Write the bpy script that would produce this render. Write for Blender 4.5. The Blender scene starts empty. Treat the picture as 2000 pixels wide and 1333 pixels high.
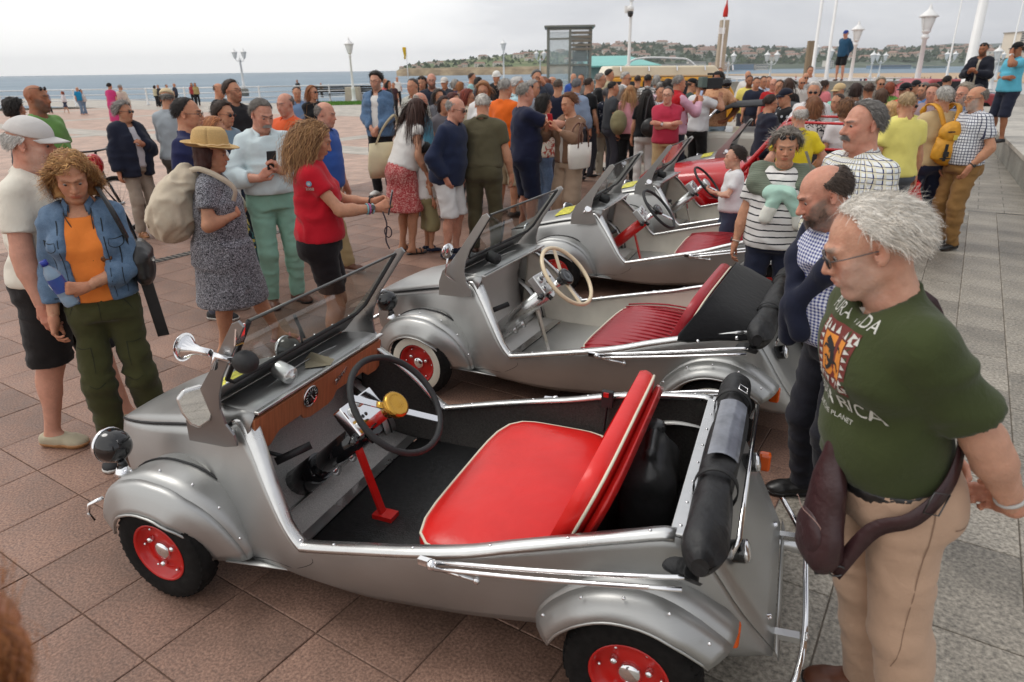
import bpy, math, random
import numpy as np
from mathutils import Vector, Matrix
random.seed(7); np.random.seed(7)
SC = bpy.context.scene
COL = SC.collection
# ------------------------------------------------------------------ camera
EYE = np.array([0., 0., 1.88])
PITCH, ROLL, FPX = math.radians(21.75), math.radians(0.8), 1333.0
cam = bpy.data.cameras.new('camera'); camo = bpy.data.objects.new('camera', cam); COL.objects.link(camo)
cam.sensor_width = 36.0; cam.lens = 36.0 * FPX / 2000.0
cam.clip_start = 0.05; cam.clip_end = 20000
camo.matrix_world = (Matrix.Translation(Vector(EYE)) @ Matrix.Rotation(math.radians(90) - PITCH, 4, 'X') @ Matrix.Rotation(-ROLL, 4, 'Z'))
SC.camera = camo
cam.dof.use_dof = True; cam.dof.focus_distance = 3.4; cam.dof.aperture_fstop = 4.0
# ------------------------------------------------------------------ sky and light
w = bpy.data.worlds.new('World'); SC.world = w; w.use_nodes = True
nt = w.node_tree; nt.nodes.clear()
N = nt.nodes.new; Lk = nt.links.new
SUN_EL, SUN_AZ = math.radians(58), math.radians(-70)   # high, veiled sun from the left behind the cloud
out = N('ShaderNodeOutputWorld'); bg = N('ShaderNodeBackground'); bg.inputs[1].default_value = 0.14
sky = N('ShaderNodeTexSky'); sky.sky_type = 'NISHITA'; sky.sun_disc = False
sky.sun_elevation = SUN_EL; sky.sun_rotation = SUN_AZ; sky.air_density = 1.0; sky.dust_density = 2.0
tc = N('ShaderNodeTexCoord'); mp = N('ShaderNodeMapping'); mp.inputs['Scale'].default_value = (1.0, 1.0, 3.6)
Lk(tc.outputs['Generated'], mp.inputs[0])
n1 = N('ShaderNodeTexNoise'); n1.inputs['Scale'].default_value = 2.6; n1.inputs['Detail'].default_value = 7; n1.inputs['Roughness'].default_value = 0.52; n1.inputs['Distortion'].default_value = 0.4
Lk(mp.outputs[0], n1.inputs['Vector'])
sx = N('ShaderNodeSeparateXYZ'); Lk(tc.outputs['Generated'], sx.inputs[0])
# heavier grey cloud towards the land (right), thin bright cloud over the sea (left)
ad = N('ShaderNodeMath'); ad.operation = 'MULTIPLY_ADD'; ad.inputs[1].default_value = -0.62; ad.inputs[2].default_value = 0.07
Lk(sx.outputs['X'], ad.inputs[0])
ad2 = N('ShaderNodeMath'); ad2.operation = 'ADD'; Lk(n1.outputs['Fac'], ad2.inputs[0]); Lk(ad.outputs[0], ad2.inputs[1])
cr = N('ShaderNodeValToRGB'); e = cr.color_ramp.elements
e[0].position = 0.30; e[0].color = (5.3, 5.4, 5.7, 1); e[1].position = 0.72; e[1].color = (9.0, 8.95, 8.85, 1)
el = cr.color_ramp.elements.new(0.46); el.color = (6.6, 6.65, 6.85, 1)
el = cr.color_ramp.elements.new(0.56); el.color = (8.2, 8.2, 8.25, 1)
Lk(ad2.outputs[0], cr.inputs[0])
mx = N('ShaderNodeMix'); mx.data_type = 'RGBA'; mx.inputs[0].default_value = 0.95
Lk(sky.outputs[0], mx.inputs[6]); Lk(cr.outputs[0], mx.inputs[7])
Lk(mx.outputs[2], bg.inputs[0]); Lk(bg.outputs[0], out.inputs[0])
sl = bpy.data.lights.new('sun', 'SUN'); sl.energy = 1.0; sl.angle = math.radians(20); sl.color = (1.0, 0.965, 0.91)
so = bpy.data.objects.new('sun', sl); COL.objects.link(so)
sd = Vector((math.sin(SUN_AZ) * math.cos(SUN_EL), math.cos(SUN_AZ) * math.cos(SUN_EL), math.sin(SUN_EL)))
so.rotation_euler = sd.to_track_quat('Z', 'Y').to_euler(); so.location = (0, 0, 60)
SC.view_settings.view_transform = 'Standard'; SC.view_settings.look = 'None'
SC.view_settings.exposure = -0.12; SC.view_settings.gamma = 1.0; SC.view_settings.use_curve_mapping = False
SC.render.engine = 'CYCLES'
SC.cycles.max_bounces = 6; SC.cycles.diffuse_bounces = 3; SC.cycles.glossy_bounces = 3; SC.cycles.transmission_bounces = 5; SC.cycles.transparent_max_bounces = 12
SC.cycles.caustics_reflective = False; SC.cycles.caustics_refractive = False
SC.cycles.use_denoising = True
# ------------------------------------------------------------------ pixel helpers (photograph 2000 px wide -> world)
_f = np.array([0, math.cos(PITCH), -math.sin(PITCH)]); _r = np.array([1., 0, 0]); _u = np.cross(_r, _f)
_R = _r * math.cos(ROLL) - _u * math.sin(ROLL); _U = _u * math.cos(ROLL) + _r * math.sin(ROLL)
def ray(px, py):
 d = _f * FPX + _R * (px - 1000) - _U * (py - 666.5); return d / np.linalg.norm(d)
def on_z(px, py, z=0.0):
 d = ray(px, py); return EYE + d * ((z - EYE[2]) / d[2])
def on_y(px, py, y):
 d = ray(px, py); return EYE + d * (y / d[1])
# ------------------------------------------------------------------ scene helpers
def tag(o, label=None, cat=None, group=None, kind=None):
 if label: o['label'] = label
 if cat: o['category'] = cat
 if group: o['group'] = group
 if kind: o['kind'] = kind
 return o
def empty(name, loc=(0, 0, 0), rz=0.0, label=None, cat=None, group=None):
 o = bpy.data.objects.new(name, None); COL.objects.link(o); o.location = loc; o.rotation_euler = (0, 0, rz)
 o.empty_display_size = 0.1
 return tag(o, label, cat, group)
def link(name, me, parent=None, mat=None):
 o = bpy.data.objects.new(name, me); COL.objects.link(o)
 if parent: o.parent = parent
 if mat is not None and not me.materials:
  for m in (mat if isinstance(mat, (list, tuple)) else [mat]): me.materials.append(m)
 return o
def fast_mesh(name, V, F, smooth=True, cols=None, mi=None):
 """V (n,3) array, F (m,4 or 3) int array"""
 me = bpy.data.meshes.new(name); V = np.asarray(V, np.float32); F = np.asarray(F, np.int32)
 m, k = F.shape
 me.vertices.add(len(V)); me.vertices.foreach_set('co', V.ravel())
 me.loops.add(m * k); me.loops.foreach_set('vertex_index', F.ravel())
 me.polygons.add(m); me.polygons.foreach_set('loop_start', np.arange(0, m * k, k, dtype=np.int32))
 me.polygons.foreach_set('loop_total', np.full(m, k, np.int32))
 if mi is not None: me.polygons.foreach_set('material_index', np.asarray(mi, np.int32))
 me.polygons.foreach_set('use_smooth', np.full(m, bool(smooth)))
 if cols is not None:
  a = me.color_attributes.new('Col', 'FLOAT_COLOR', 'POINT')
  c = np.ones((len(V), 4), np.float32); c[:, :3] = cols; a.data.foreach_set('color', c.ravel())
 me.update(calc_edges=True); me.validate()
 return me
def copy_tree(o, parent=None, loc=None, rz=None):
 c = o.copy(); COL.objects.link(c)
 if parent is not None: c.parent = parent
 if loc is not None: c.location = loc
 if rz is not None: c.rotation_euler = (0, 0, rz)
 for ch in list(o.children): copy_tree(ch, c)
 return c
class MB:
 """collects shapes into one mesh (polygons of any size)"""
 def __init__(s): s.v = []; s.f = []; s.sm = []; s.mi = []; s.m = 0
 def add(s, V, F, smooth=False):
  b = len(s.v); s.v += [tuple(map(float, p)) for p in V]; s.f += [tuple(b + i for i in f) for f in F]
  s.sm += [smooth] * len(F); s.mi += [s.m] * len(F); return s
 def box(s, c, size, rz=0.0, M=None, taper=1.0):
  x, y, z = [a / 2 for a in size]; V = []
  for k in (-1, 1):
   t = taper if k > 0 else 1.0
   for i, j in ((-1, -1), (1, -1), (1, 1), (-1, 1)): V.append(Vector((i * x * t, j * y * t, k * z)))
  Q = Matrix.Translation(c) @ Matrix.Rotation(rz, 4, 'Z') if M is None else M
  return s.add([Q @ p for p in V], [(3, 2, 1, 0), (4, 5, 6, 7), (0, 1, 5, 4), (1, 2, 6, 5), (2, 3, 7, 6), (3, 0, 4, 7)])
 def bar(s, a, b, w, h, up=(0, 0, 1)):
  a, b = Vector(a), Vector(b); d = (b - a); L = d.length; d.normalize(); u = Vector(up); x = d.cross(u)
  if x.length < 1e-4: x = d.cross(Vector((1, 0, 0)))
  x.normalize(); u = x.cross(d)
  V = []
  for p in (a, b):
   for i, j in ((-1, -1), (1, -1), (1, 1), (-1, 1)): V.append(p + x * (i * w / 2) + u * (j * h / 2))
  return s.add(V, [(3, 2, 1, 0), (4, 5, 6, 7), (0, 1, 5, 4), (1, 2, 6, 5), (2, 3, 7, 6), (3, 0, 4, 7)])
 def tube(s, pts, r, n=10, cap=True, closed=False):
  pts = [Vector(p) for p in pts]; m = len(pts); rs = r if isinstance(r, (list, tuple, np.ndarray)) else [r] * m
  V = []; prev = None
  for i, p in enumerate(pts):
   if closed: t = pts[(i + 1) % m] - pts[i - 1]
   else: t = pts[min(i + 1, m - 1)] - pts[max(i - 1, 0)]
   t.normalize()
   if prev is None:
    x = t.orthogonal().normalized()
   else:
    x = prev - t * prev.dot(t); x.normalize()
   prev = x; y = t.cross(x)
   for k in range(n):
    a = 2 * math.pi * k / n; V.append(p + (x * math.cos(a) + y * math.sin(a)) * rs[i])
  F = []
  for i in range(m if closed else m - 1):
   i2 = (i + 1) % m
   for k in range(n): F.append((i * n + k, i * n + (k + 1) % n, i2 * n + (k + 1) % n, i2 * n + k))
  s.add(V, F, True)
  if cap and not closed:
   b = len(s.v) - len(V); s.f += [tuple(b + k for k in reversed(range(n))), tuple(b + (m - 1) * n + k for k in range(n))]; s.sm += [False] * 2; s.mi += [s.m] * 2
  return s
 def lathe(s, prof, o=(0, 0, 0), axis=(0, 0, 1), n=24, M=None, ends=True):
  """prof: (radius, height) from first to last along axis"""
  q = Vector(axis).to_track_quat('Z', 'Y').to_matrix().to_4x4(); Q = (Matrix.Translation(o) @ q) if M is None else M
  V = []; F = []
  for r, h in prof:
   for k in range(n):
    a = 2 * math.pi * k / n; V.append(Q @ Vector((r * math.cos(a), r * math.sin(a), h)))
  for i in range(len(prof) - 1):
   for k in range(n): F.append((i * n + k, i * n + (k + 1) % n, (i + 1) * n + (k + 1) % n, (i + 1) * n + k))
  s.add(V, F, True)
  b = len(s.v) - len(V)
  if ends and prof[0][0] > 1e-4: s.f.append(tuple(b + k for k in reversed(range(n)))); s.sm.append(False); s.mi.append(s.m)
  if ends and prof[-1][0] > 1e-4: s.f.append(tuple(b + (len(prof) - 1) * n + k for k in range(n))); s.sm.append(False); s.mi.append(s.m)
  return s
 def prism(s, poly, d0, d1, M=None):
  """poly in the XY plane of M, extruded from d0 to d1 along its Z"""
  Q = M or Matrix.Identity(4); n = len(poly)
  V = [Q @ Vector((x, y, d0)) for x, y in poly] + [Q @ Vector((x, y, d1)) for x, y in poly]
  F = [tuple(reversed(range(n))), tuple(range(n, 2 * n))] + [(i, (i + 1) % n, n + (i + 1) % n, n + i) for i in range(n)]
  return s.add(V, F)
 def sheet(s, G, smooth=True, flip=False):
  """G: rows x cols grid of points"""
  r, c = len(G), len(G[0]); V = [p for row in G for p in row]; F = []
  for i in range(r - 1):
   for j in range(c - 1):
    q = (i * c + j, i * c + j + 1, (i + 1) * c + j + 1, (i + 1) * c + j); F.append(q[::-1] if flip else q)
  return s.add(V, F, smooth)
 def ball(s, c, r, n=12, sc=(1, 1, 1), M=None):
  V = []; F = []; m = n // 2 + 1; Q = M or Matrix.Identity(4)
  for i in range(m):
   t = math.pi * i / (m - 1)
   for k in range(n):
    a = 2 * math.pi * k / n
    p = Q @ Vector((r * sc[0] * math.sin(t) * math.cos(a), r * sc[1] * math.sin(t) * math.sin(a), r * sc[2] * math.cos(t)))
    V.append(Vector(c) + p)
  for i in range(m - 1):
   for k in range(n): F.append((i * n + k, (i + 1) * n + k, (i + 1) * n + (k + 1) % n, i * n + (k + 1) % n))
  return s.add(V, F, True)
 def mesh(s, name):
  me = bpy.data.meshes.new(name); me.from_pydata(s.v, [], s.f)
  me.polygons.foreach_set('use_smooth', s.sm); me.polygons.foreach_set('material_index', s.mi)
  me.validate(); me.update(); return me
 def build(s, name, mat, parent=None, bevel=0.0, thick=0.0, loc=None, segs=2, sub=0):
  o = link(name, s.mesh(name), parent, mat)
  if loc is not None: o.location = loc
  if thick:
   m = o.modifiers.new('s', 'SOLIDIFY'); m.thickness = thick; m.offset = 0
  if sub:
   m = o.modifiers.new('u', 'SUBSURF'); m.levels = m.render_levels = sub
  if bevel:
   m = o.modifiers.new('b', 'BEVEL'); m.width = bevel; m.segments = segs; m.limit_method = 'ANGLE'; m.angle_limit = math.radians(40); m.harden_normals = False
  return o
def spline(P, n):
 """Catmull-Rom through the rows of P, n samples"""
 P = np.asarray(P, float); m = len(P); Q = np.vstack([2 * P[0] - P[1], P, 2 * P[-1] - P[-2]]); out = []
 for t in np.linspace(0, m - 1, n):
  i = min(int(t), m - 2); f = t - i; a, b, c, d = Q[i:i + 4]
  out.append(0.5 * (2 * b + (c - a) * f + (2 * a - 5 * b + 4 * c - d) * f * f + (3 * b - a - 3 * c + d) * f ** 3))
 return np.array(out)
# ------------------------------------------------------------------ materials
MATS = {}
def _new(key):
 m = bpy.data.materials.new(key); m.use_nodes = True; t = m.node_tree; b = t.nodes['Principled BSDF']; return m, t, b
def rgb(c):
 """sRGB 0-255 to linear"""
 return tuple(((x / 255) / 12.92 if x / 255 <= 0.04045 else ((x / 255 + 0.055) / 1.055) ** 2.4) for x in c)
def mat(key, col, rough=0.6, metal=0.0, var=0.0, scale=20.0, bump=0.0, spec=0.5, coat=0.0, emit=0.0, stretch=None, bscale=None, alpha=1.0, rvar=0.0):
 if key in MATS: return MATS[key]
 m, t, b = _new(key); MATS[key] = m
 b.inputs['Base Color'].default_value = (*col, 1); b.inputs['Roughness'].default_value = rough; b.inputs['Metallic'].default_value = metal
 b.inputs['Specular IOR Level'].default_value = spec; b.inputs['Coat Weight'].default_value = coat
 if alpha < 1: b.inputs['Alpha'].default_value = alpha
 if emit: b.inputs['Emission Color'].default_value = (*col, 1); b.inputs['Emission Strength'].default_value = emit
 if var or bump or rvar:
  tc = t.nodes.new('ShaderNodeTexCoord'); src = tc.outputs['Object']
  if stretch:
   mp = t.nodes.new('ShaderNodeMapping'); mp.inputs['Scale'].default_value = stretch; t.links.new(src, mp.inputs[0]); src = mp.outputs[0]
  n = t.nodes.new('ShaderNodeTexNoise'); n.inputs['Scale'].default_value = scale; n.inputs['Detail'].default_value = 6; t.links.new(src, n.inputs['Vector'])
  if var:
   r = t.nodes.new('ShaderNodeValToRGB'); e = r.color_ramp.elements
   e[0].position = 0.3; e[1].position = 0.7
   e[0].color = (*[max(0, x * (1 - var)) for x in col], 1); e[1].color = (*[min(1, x * (1 + var)) for x in col], 1)
   t.links.new(n.outputs['Fac'], r.inputs[0]); t.links.new(r.outputs[0], b.inputs['Base Color'])
  if rvar:
   r = t.nodes.new('ShaderNodeMapRange'); r.inputs[1].default_value = 0.3; r.inputs[2].default_value = 0.7
   r.inputs[3].default_value = max(0.02, rough - rvar); r.inputs[4].default_value = rough + rvar
   t.links.new(n.outputs['Fac'], r.inputs[0]); t.links.new(r.outputs[0], b.inputs['Roughness'])
  if bump:
   n2 = n
   if bscale:
    n2 = t.nodes.new('ShaderNodeTexNoise'); n2.inputs['Scale'].default_value = bscale; n2.inputs['Detail'].default_value = 4; t.links.new(src, n2.inputs['Vector'])
   bp = t.nodes.new('ShaderNodeBump'); bp.inputs['Strength'].default_value = bump; bp.inputs['Distance'].default_value = 0.01
   t.links.new(n2.outputs['Fac'], bp.inputs['Height']); t.links.new(bp.outputs[0], b.inputs['Normal'])
 return m
def math_node(t, op, a, b=None, c=None):
 n = t.nodes.new('ShaderNodeMath'); n.operation = op
 for i, x in enumerate((a, b, c)):
  if x is None: continue
  if isinstance(x, (int, float)): n.inputs[i].default_value = x
  else: t.links.new(x, n.inputs[i])
 return n.outputs[0]
def mix_col(t, fac, a, b):
 n = t.nodes.new('ShaderNodeMix'); n.data_type = 'RGBA'
 for i, x in ((0, fac), (6, a), (7, b)):
  if isinstance(x, (int, float)): n.inputs[i].default_value = x
  elif isinstance(x, tuple): n.inputs[i].default_value = (*x[:3], 1)
  else: t.links.new(x, n.inputs[i])
 return n.outputs[2]
def cloth(col, pat=None, c2=None, size=0.02, rough=0.88, c3=None):
 """woven fabric with slight mottling; pat: stripes / check / gingham / speckle / floral / vstripes / dots / denim"""
 key = 'cloth_%s_%s_%s_%s_%s' % (col, pat, c2, size, c3)
 if key in MATS: return MATS[key]
 m, t, b = _new('fabric'); MATS[key] = m
 L = t.links.new; A = rgb(col); tc = t.nodes.new('ShaderNodeTexCoord'); O = tc.outputs['Object']
 b.inputs['Roughness'].default_value = rough; b.inputs['Specular IOR Level'].default_value = 0.18
 b.inputs['Sheen Weight'].default_value = 0.12
 n = t.nodes.new('ShaderNodeTexNoise'); n.inputs['Scale'].default_value = 9; n.inputs['Detail'].default_value = 5; L(O, n.inputs['Vector'])
 sx = t.nodes.new('ShaderNodeSeparateXYZ'); L(O, sx.inputs[0])
 base = A
 if pat in ('stripes', 'vstripes', 'check', 'gingham', 'plaid'):
  ang = math_node(t, 'MULTIPLY', math_node(t, 'ARCTAN2', sx.outputs['X'], sx.outputs['Y']), 0.19)
  wob = math_node(t, 'MULTIPLY', math_node(t, 'SUBTRACT', n.outputs['Fac'], 0.5), 0.02)
  fz = math_node(t, 'FRACT', math_node(t, 'DIVIDE', math_node(t, 'ADD', sx.outputs['Z'], wob), size))
  fa = math_node(t, 'FRACT', math_node(t, 'DIVIDE', math_node(t, 'ADD', ang, wob), size))
  wd = {'stripes': 0.2, 'vstripes': 0.4, 'check': 0.22, 'gingham': 0.5, 'plaid': 0.13}[pat]
  hz = math_node(t, 'LESS_THAN', fz, wd); ha = math_node(t, 'LESS_THAN', fa, wd)
  B = rgb(c2)
  if pat == 'stripes': base = mix_col(t, hz, A, B)
  elif pat == 'vstripes': base = mix_col(t, ha, A, B)
  elif pat == 'gingham': base = mix_col(t, math_node(t, 'MULTIPLY', math_node(t, 'ADD', hz, ha), 0.5), A, B)
  else:
   base = mix_col(t, math_node(t, 'MAXIMUM', hz, ha), A, B)
   if pat == 'plaid':
    gz = math_node(t, 'GREATER_THAN', fz, 0.72); ga = math_node(t, 'GREATER_THAN', fa, 0.72)
    base = mix_col(t, math_node(t, 'MULTIPLY', math_node(t, 'MAXIMUM', gz, ga), 0.42), base, rgb(c3))
 elif pat in ('speckle', 'floral', 'dots'):
  v = t.nodes.new('ShaderNodeTexVoronoi'); v.inputs['Scale'].default_value = 1 / size; L(O, v.inputs['Vector'])
  if pat == 'speckle':
   s2 = t.nodes.new('ShaderNodeTexNoise'); s2.inputs['Scale'].default_value = 1.0 / size; s2.inputs['Detail'].default_value = 3; s2.inputs['Distortion'].default_value = 2.5; L(O, s2.inputs['Vector'])
   base = mix_col(t, math_node(t, 'GREATER_THAN', s2.outputs['Fac'], 0.535), A, rgb(c2))
  elif pat == 'dots': base = mix_col(t, math_node(t, 'LESS_THAN', v.outputs['Distance'], 0.28), A, rgb(c2))
  else:
   wv = t.nodes.new('ShaderNodeTexNoise'); wv.inputs['Scale'].default_value = 0.9 / size; wv.inputs['Detail'].default_value = 2; wv.inputs['Distortion'].default_value = 1.5; L(O, wv.inputs['Vector'])
   base = mix_col(t, math_node(t, 'GREATER_THAN', wv.outputs['Fac'], 0.54), A, rgb(c2))
   if c3: base = mix_col(t, math_node(t, 'LESS_THAN', v.outputs['Distance'], 0.36), base, rgb(c3))
 if pat == 'denim':
  b2 = t.nodes.new('ShaderNodeTexNoise'); b2.inputs['Scale'].default_value = 38; b2.inputs['Detail'].default_value = 9; L(O, b2.inputs['Vector'])
  f2 = t.nodes.new('ShaderNodeTexNoise'); f2.inputs['Scale'].default_value = 420; L(O, f2.inputs['Vector'])
  k = math_node(t, 'ADD', math_node(t, 'MULTIPLY', math_node(t, 'SUBTRACT', b2.outputs['Fac'], 0.5), 0.55), math_node(t, 'MULTIPLY', f2.outputs['Fac'], 0.6))
  base = mix_col(t, k, A, rgb(c2 or tuple(min(255, x + 70) for x in col)))
 hv = t.nodes.new('ShaderNodeHueSaturation'); L(math_node(t, 'MULTIPLY_ADD', n.outputs['Fac'], 0.28, 0.86), hv.inputs['Value'])
 if isinstance(base, tuple): hv.inputs['Color'].default_value = (*base, 1)
 else: L(base, hv.inputs['Color'])
 L(hv.outputs[0], b.inputs['Base Color'])
 w = t.nodes.new('ShaderNodeTexNoise'); w.inputs['Scale'].default_value = 260; w.inputs['Detail'].default_value = 1; L(O, w.inputs['Vector'])
 w2 = t.nodes.new('ShaderNodeTexNoise'); w2.inputs['Scale'].default_value = 24; w2.inputs['Detail'].default_value = 3; w2.inputs['Distortion'].default_value = 0.8; L(O, w2.inputs['Vector'])
 bp = t.nodes.new('ShaderNodeBump'); bp.inputs['Strength'].default_value = 0.28; bp.inputs['Distance'].default_value = 0.012
 L(math_node(t, 'ADD', math_node(t, 'MULTIPLY', w.outputs['Fac'], 0.12), w2.outputs['Fac']), bp.inputs['Height']); L(bp.outputs[0], b.inputs['Normal'])
 return m
def vcol_mat(key, rough=0.5, spec=0.35, sss=0.0, bump=0.0, bscale=300, aniso=0.0):
 if key in MATS: return MATS[key]
 m, t, b = _new(key); MATS[key] = m
 a = t.nodes.new('ShaderNodeVertexColor'); a.layer_name = 'Col'
 tc = t.nodes.new('ShaderNodeTexCoord')
 n = t.nodes.new('ShaderNodeTexNoise'); n.inputs['Scale'].default_value = 45; n.inputs['Detail'].default_value = 6; t.links.new(tc.outputs['Object'], n.inputs['Vector'])
 hv = t.nodes.new('ShaderNodeHueSaturation'); t.links.new(a.outputs[0], hv.inputs['Color'])
 t.links.new(math_node(t, 'MULTIPLY_ADD', n.outputs['Fac'], 0.34, 0.83), hv.inputs['Value'])
 t.links.new(hv.outputs[0], b.inputs['Base Color'])
 b.inputs['Roughness'].default_value = rough; b.inputs['Specular IOR Level'].default_value = spec
 if sss:
  b.inputs['Subsurface Weight'].default_value = sss; b.inputs['Subsurface Radius'].default_value = (0.01, 0.004, 0.002); b.inputs['Subsurface Scale'].default_value = 0.6
 if bump:
  n2 = t.nodes.new('ShaderNodeTexNoise'); n2.inputs['Scale'].default_value = bscale; n2.inputs['Detail'].default_value = 3; t.links.new(tc.outputs['Object'], n2.inputs['Vector'])
  bp = t.nodes.new('ShaderNodeBump'); bp.inputs['Strength'].default_value = bump; bp.inputs['Distance'].default_value = 0.004
  t.links.new(n2.outputs['Fac'], bp.inputs['Height']); t.links.new(bp.outputs[0], b.inputs['Normal'])
 return m
# ------------------------------------------------------------------ implicit surfaces (numpy): smooth unions meshed by surface nets
_TAB = np.random.RandomState(3).rand(4096).astype(np.float32)
def vnoise(P):
 P = np.asarray(P, np.float32); I = np.floor(P).astype(np.int64); f = P - I; f = f * f * (3 - 2 * f); r = 0
 for a in (0, 1):
  for b in (0, 1):
   for c in (0, 1):
    h = ((I[:, 0] + a) * 73856093 ^ (I[:, 1] + b) * 19349663 ^ (I[:, 2] + c) * 83492791) & 4095
    wt = (f[:, 0] if a else 1 - f[:, 0]) * (f[:, 1] if b else 1 - f[:, 1]) * (f[:, 2] if c else 1 - f[:, 2])
    r = r + _TAB[h] * wt
 return r
def cap(a, b, ra, rb=None, k=.02, clip=None, sub=False): return dict(t='c', a=np.array(a, float), b=np.array(b, float), ra=ra, rb=ra if rb is None else rb, k=k, clip=clip, sub=sub)
def ell(c, r, R=None, k=.02, clip=None, sub=False): return dict(t='e', c=np.array(c, float), r=np.array(r, float), R=R, k=k, clip=clip, sub=sub)
def cone(c, R, z0, z1, r0, r1, k=.03, sub=False): return dict(t='k', c=np.array(c, float), R=R, z0=z0, z1=z1, r0=r0, r1=r1, k=k, clip=None, sub=sub)
def _bounds(p):
 if p['t'] == 'c':
  m = max(p['ra'], p['rb']); return np.minimum(p['a'], p['b']) - m, np.maximum(p['a'], p['b']) + m
 if p['t'] == 'e':
  m = p['r'] if p['R'] is None else np.sqrt(((p['R'] * p['r']) ** 2).sum(1)); return p['c'] - m, p['c'] + m
 m = max(*p['r0'], *p['r1']); A = p['c'] + p['R'][:, 2] * p['z0']; B = p['c'] + p['R'][:, 2] * p['z1']
 return np.minimum(A, B) - m, np.maximum(A, B) + m
def _dist(p, X, Y, Z):
 if p['t'] == 'c':
  a, b = p['a'], p['b']; d = b - a; L2 = max(d @ d, 1e-9)
  t = np.clip(((X - a[0]) * d[0] + (Y - a[1]) * d[1] + (Z - a[2]) * d[2]) / L2, 0, 1)
  D = np.sqrt((X - a[0] - t * d[0]) ** 2 + (Y - a[1] - t * d[1]) ** 2 + (Z - a[2] - t * d[2]) ** 2) - (p['ra'] + t * (p['rb'] - p['ra']))
 else:
  x, y, z = X - p['c'][0], Y - p['c'][1], Z - p['c'][2]
  if p['R'] is not None:
   R = p['R']; x, y, z = R[0, 0] * x + R[1, 0] * y + R[2, 0] * z, R[0, 1] * x + R[1, 1] * y + R[2, 1] * z, R[0, 2] * x + R[1, 2] * y + R[2, 2] * z
  if p['t'] == 'e':
   r = p['r']; k0 = np.sqrt((x / r[0]) ** 2 + (y / r[1]) ** 2 + (z / r[2]) ** 2); k1 = np.sqrt((x / r[0] ** 2) ** 2 + (y / r[1] ** 2) ** 2 + (z / r[2] ** 2) ** 2)
   D = k0 * (k0 - 1) / np.maximum(k1, 1e-6)
  else:
   t = np.clip((z - p['z0']) / (p['z1'] - p['z0']), 0, 1); rx = p['r0'][0] + t * (p['r1'][0] - p['r0'][0]); ry = p['r0'][1] + t * (p['r1'][1] - p['r0'][1])
   D = (np.sqrt((x / rx) ** 2 + (y / ry) ** 2) - 1) * np.minimum(rx, ry)
   lo, hi = min(p['z0'], p['z1']), max(p['z0'], p['z1']); D = np.maximum(D, np.maximum(lo - z, z - hi))
 if p['clip']:
  for c, n in p['clip']: D = np.maximum(D, (X - c[0]) * n[0] + (Y - c[1]) * n[1] + (Z - c[2]) * n[2])
 return D
def field(prims, cell, lo=None, hi=None, clips=(), extra=None):
 if lo is None:
  bs = [_bounds(p) for p in prims if not p['sub']]
  lo = np.min([b[0] for b in bs], 0) - 2.5 * cell - .012; hi = np.max([b[1] for b in bs], 0) + 2.5 * cell + .012
 lo = np.asarray(lo, float); hi = np.asarray(hi, float)
 n = np.maximum(np.ceil((hi - lo) / cell).astype(int) + 1, 3); F = np.full(tuple(n), 0.15, np.float32)
 ax = [(lo[i] + cell * np.arange(n[i])).astype(np.float32) for i in range(3)]
 for p in prims:
  a, b = _bounds(p); m = p['k'] + 2 * cell
  i0 = np.clip(np.floor((a - m - lo) / cell).astype(int), 0, n); i1 = np.clip(np.ceil((b + m - lo) / cell).astype(int) + 1, 0, n)
  if (i1 <= i0).any(): continue
  sl = tuple(slice(i0[i], i1[i]) for i in range(3))
  D = _dist(p, ax[0][sl[0]][:, None, None], ax[1][sl[1]][None, :, None], ax[2][sl[2]][None, None, :]); S = F[sl]; k = p['k']
  if p['sub']:
   h = np.clip(.5 - .5 * (S + D) / k, 0, 1); F[sl] = S + h * (-D - S) + k * h * (1 - h)
  else:
   h = np.clip(.5 + .5 * (S - D) / k, 0, 1); F[sl] = S + h * (D - S) - k * h * (1 - h)
 if extra is not None: F = extra(F, ax[0][:, None, None], ax[1][None, :, None], ax[2][None, None, :])
 for c, nn in clips: F = np.maximum(F, (ax[0][:, None, None] - c[0]) * nn[0] + (ax[1][None, :, None] - c[1]) * nn[1] + (ax[2][None, None, :] - c[2]) * nn[2])
 F[0] = F[-1] = .1; F[:, 0] = F[:, -1] = .1; F[:, :, 0] = F[:, :, -1] = .1
 return F, lo, cell
_E = [(0, 1), (2, 3), (4, 5), (6, 7), (0, 2), (1, 3), (4, 6), (5, 7), (0, 4), (1, 5), (2, 6), (3, 7)]
_C = np.array([[(i >> 2) & 1, (i >> 1) & 1, i & 1] for i in range(8)], float)
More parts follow.
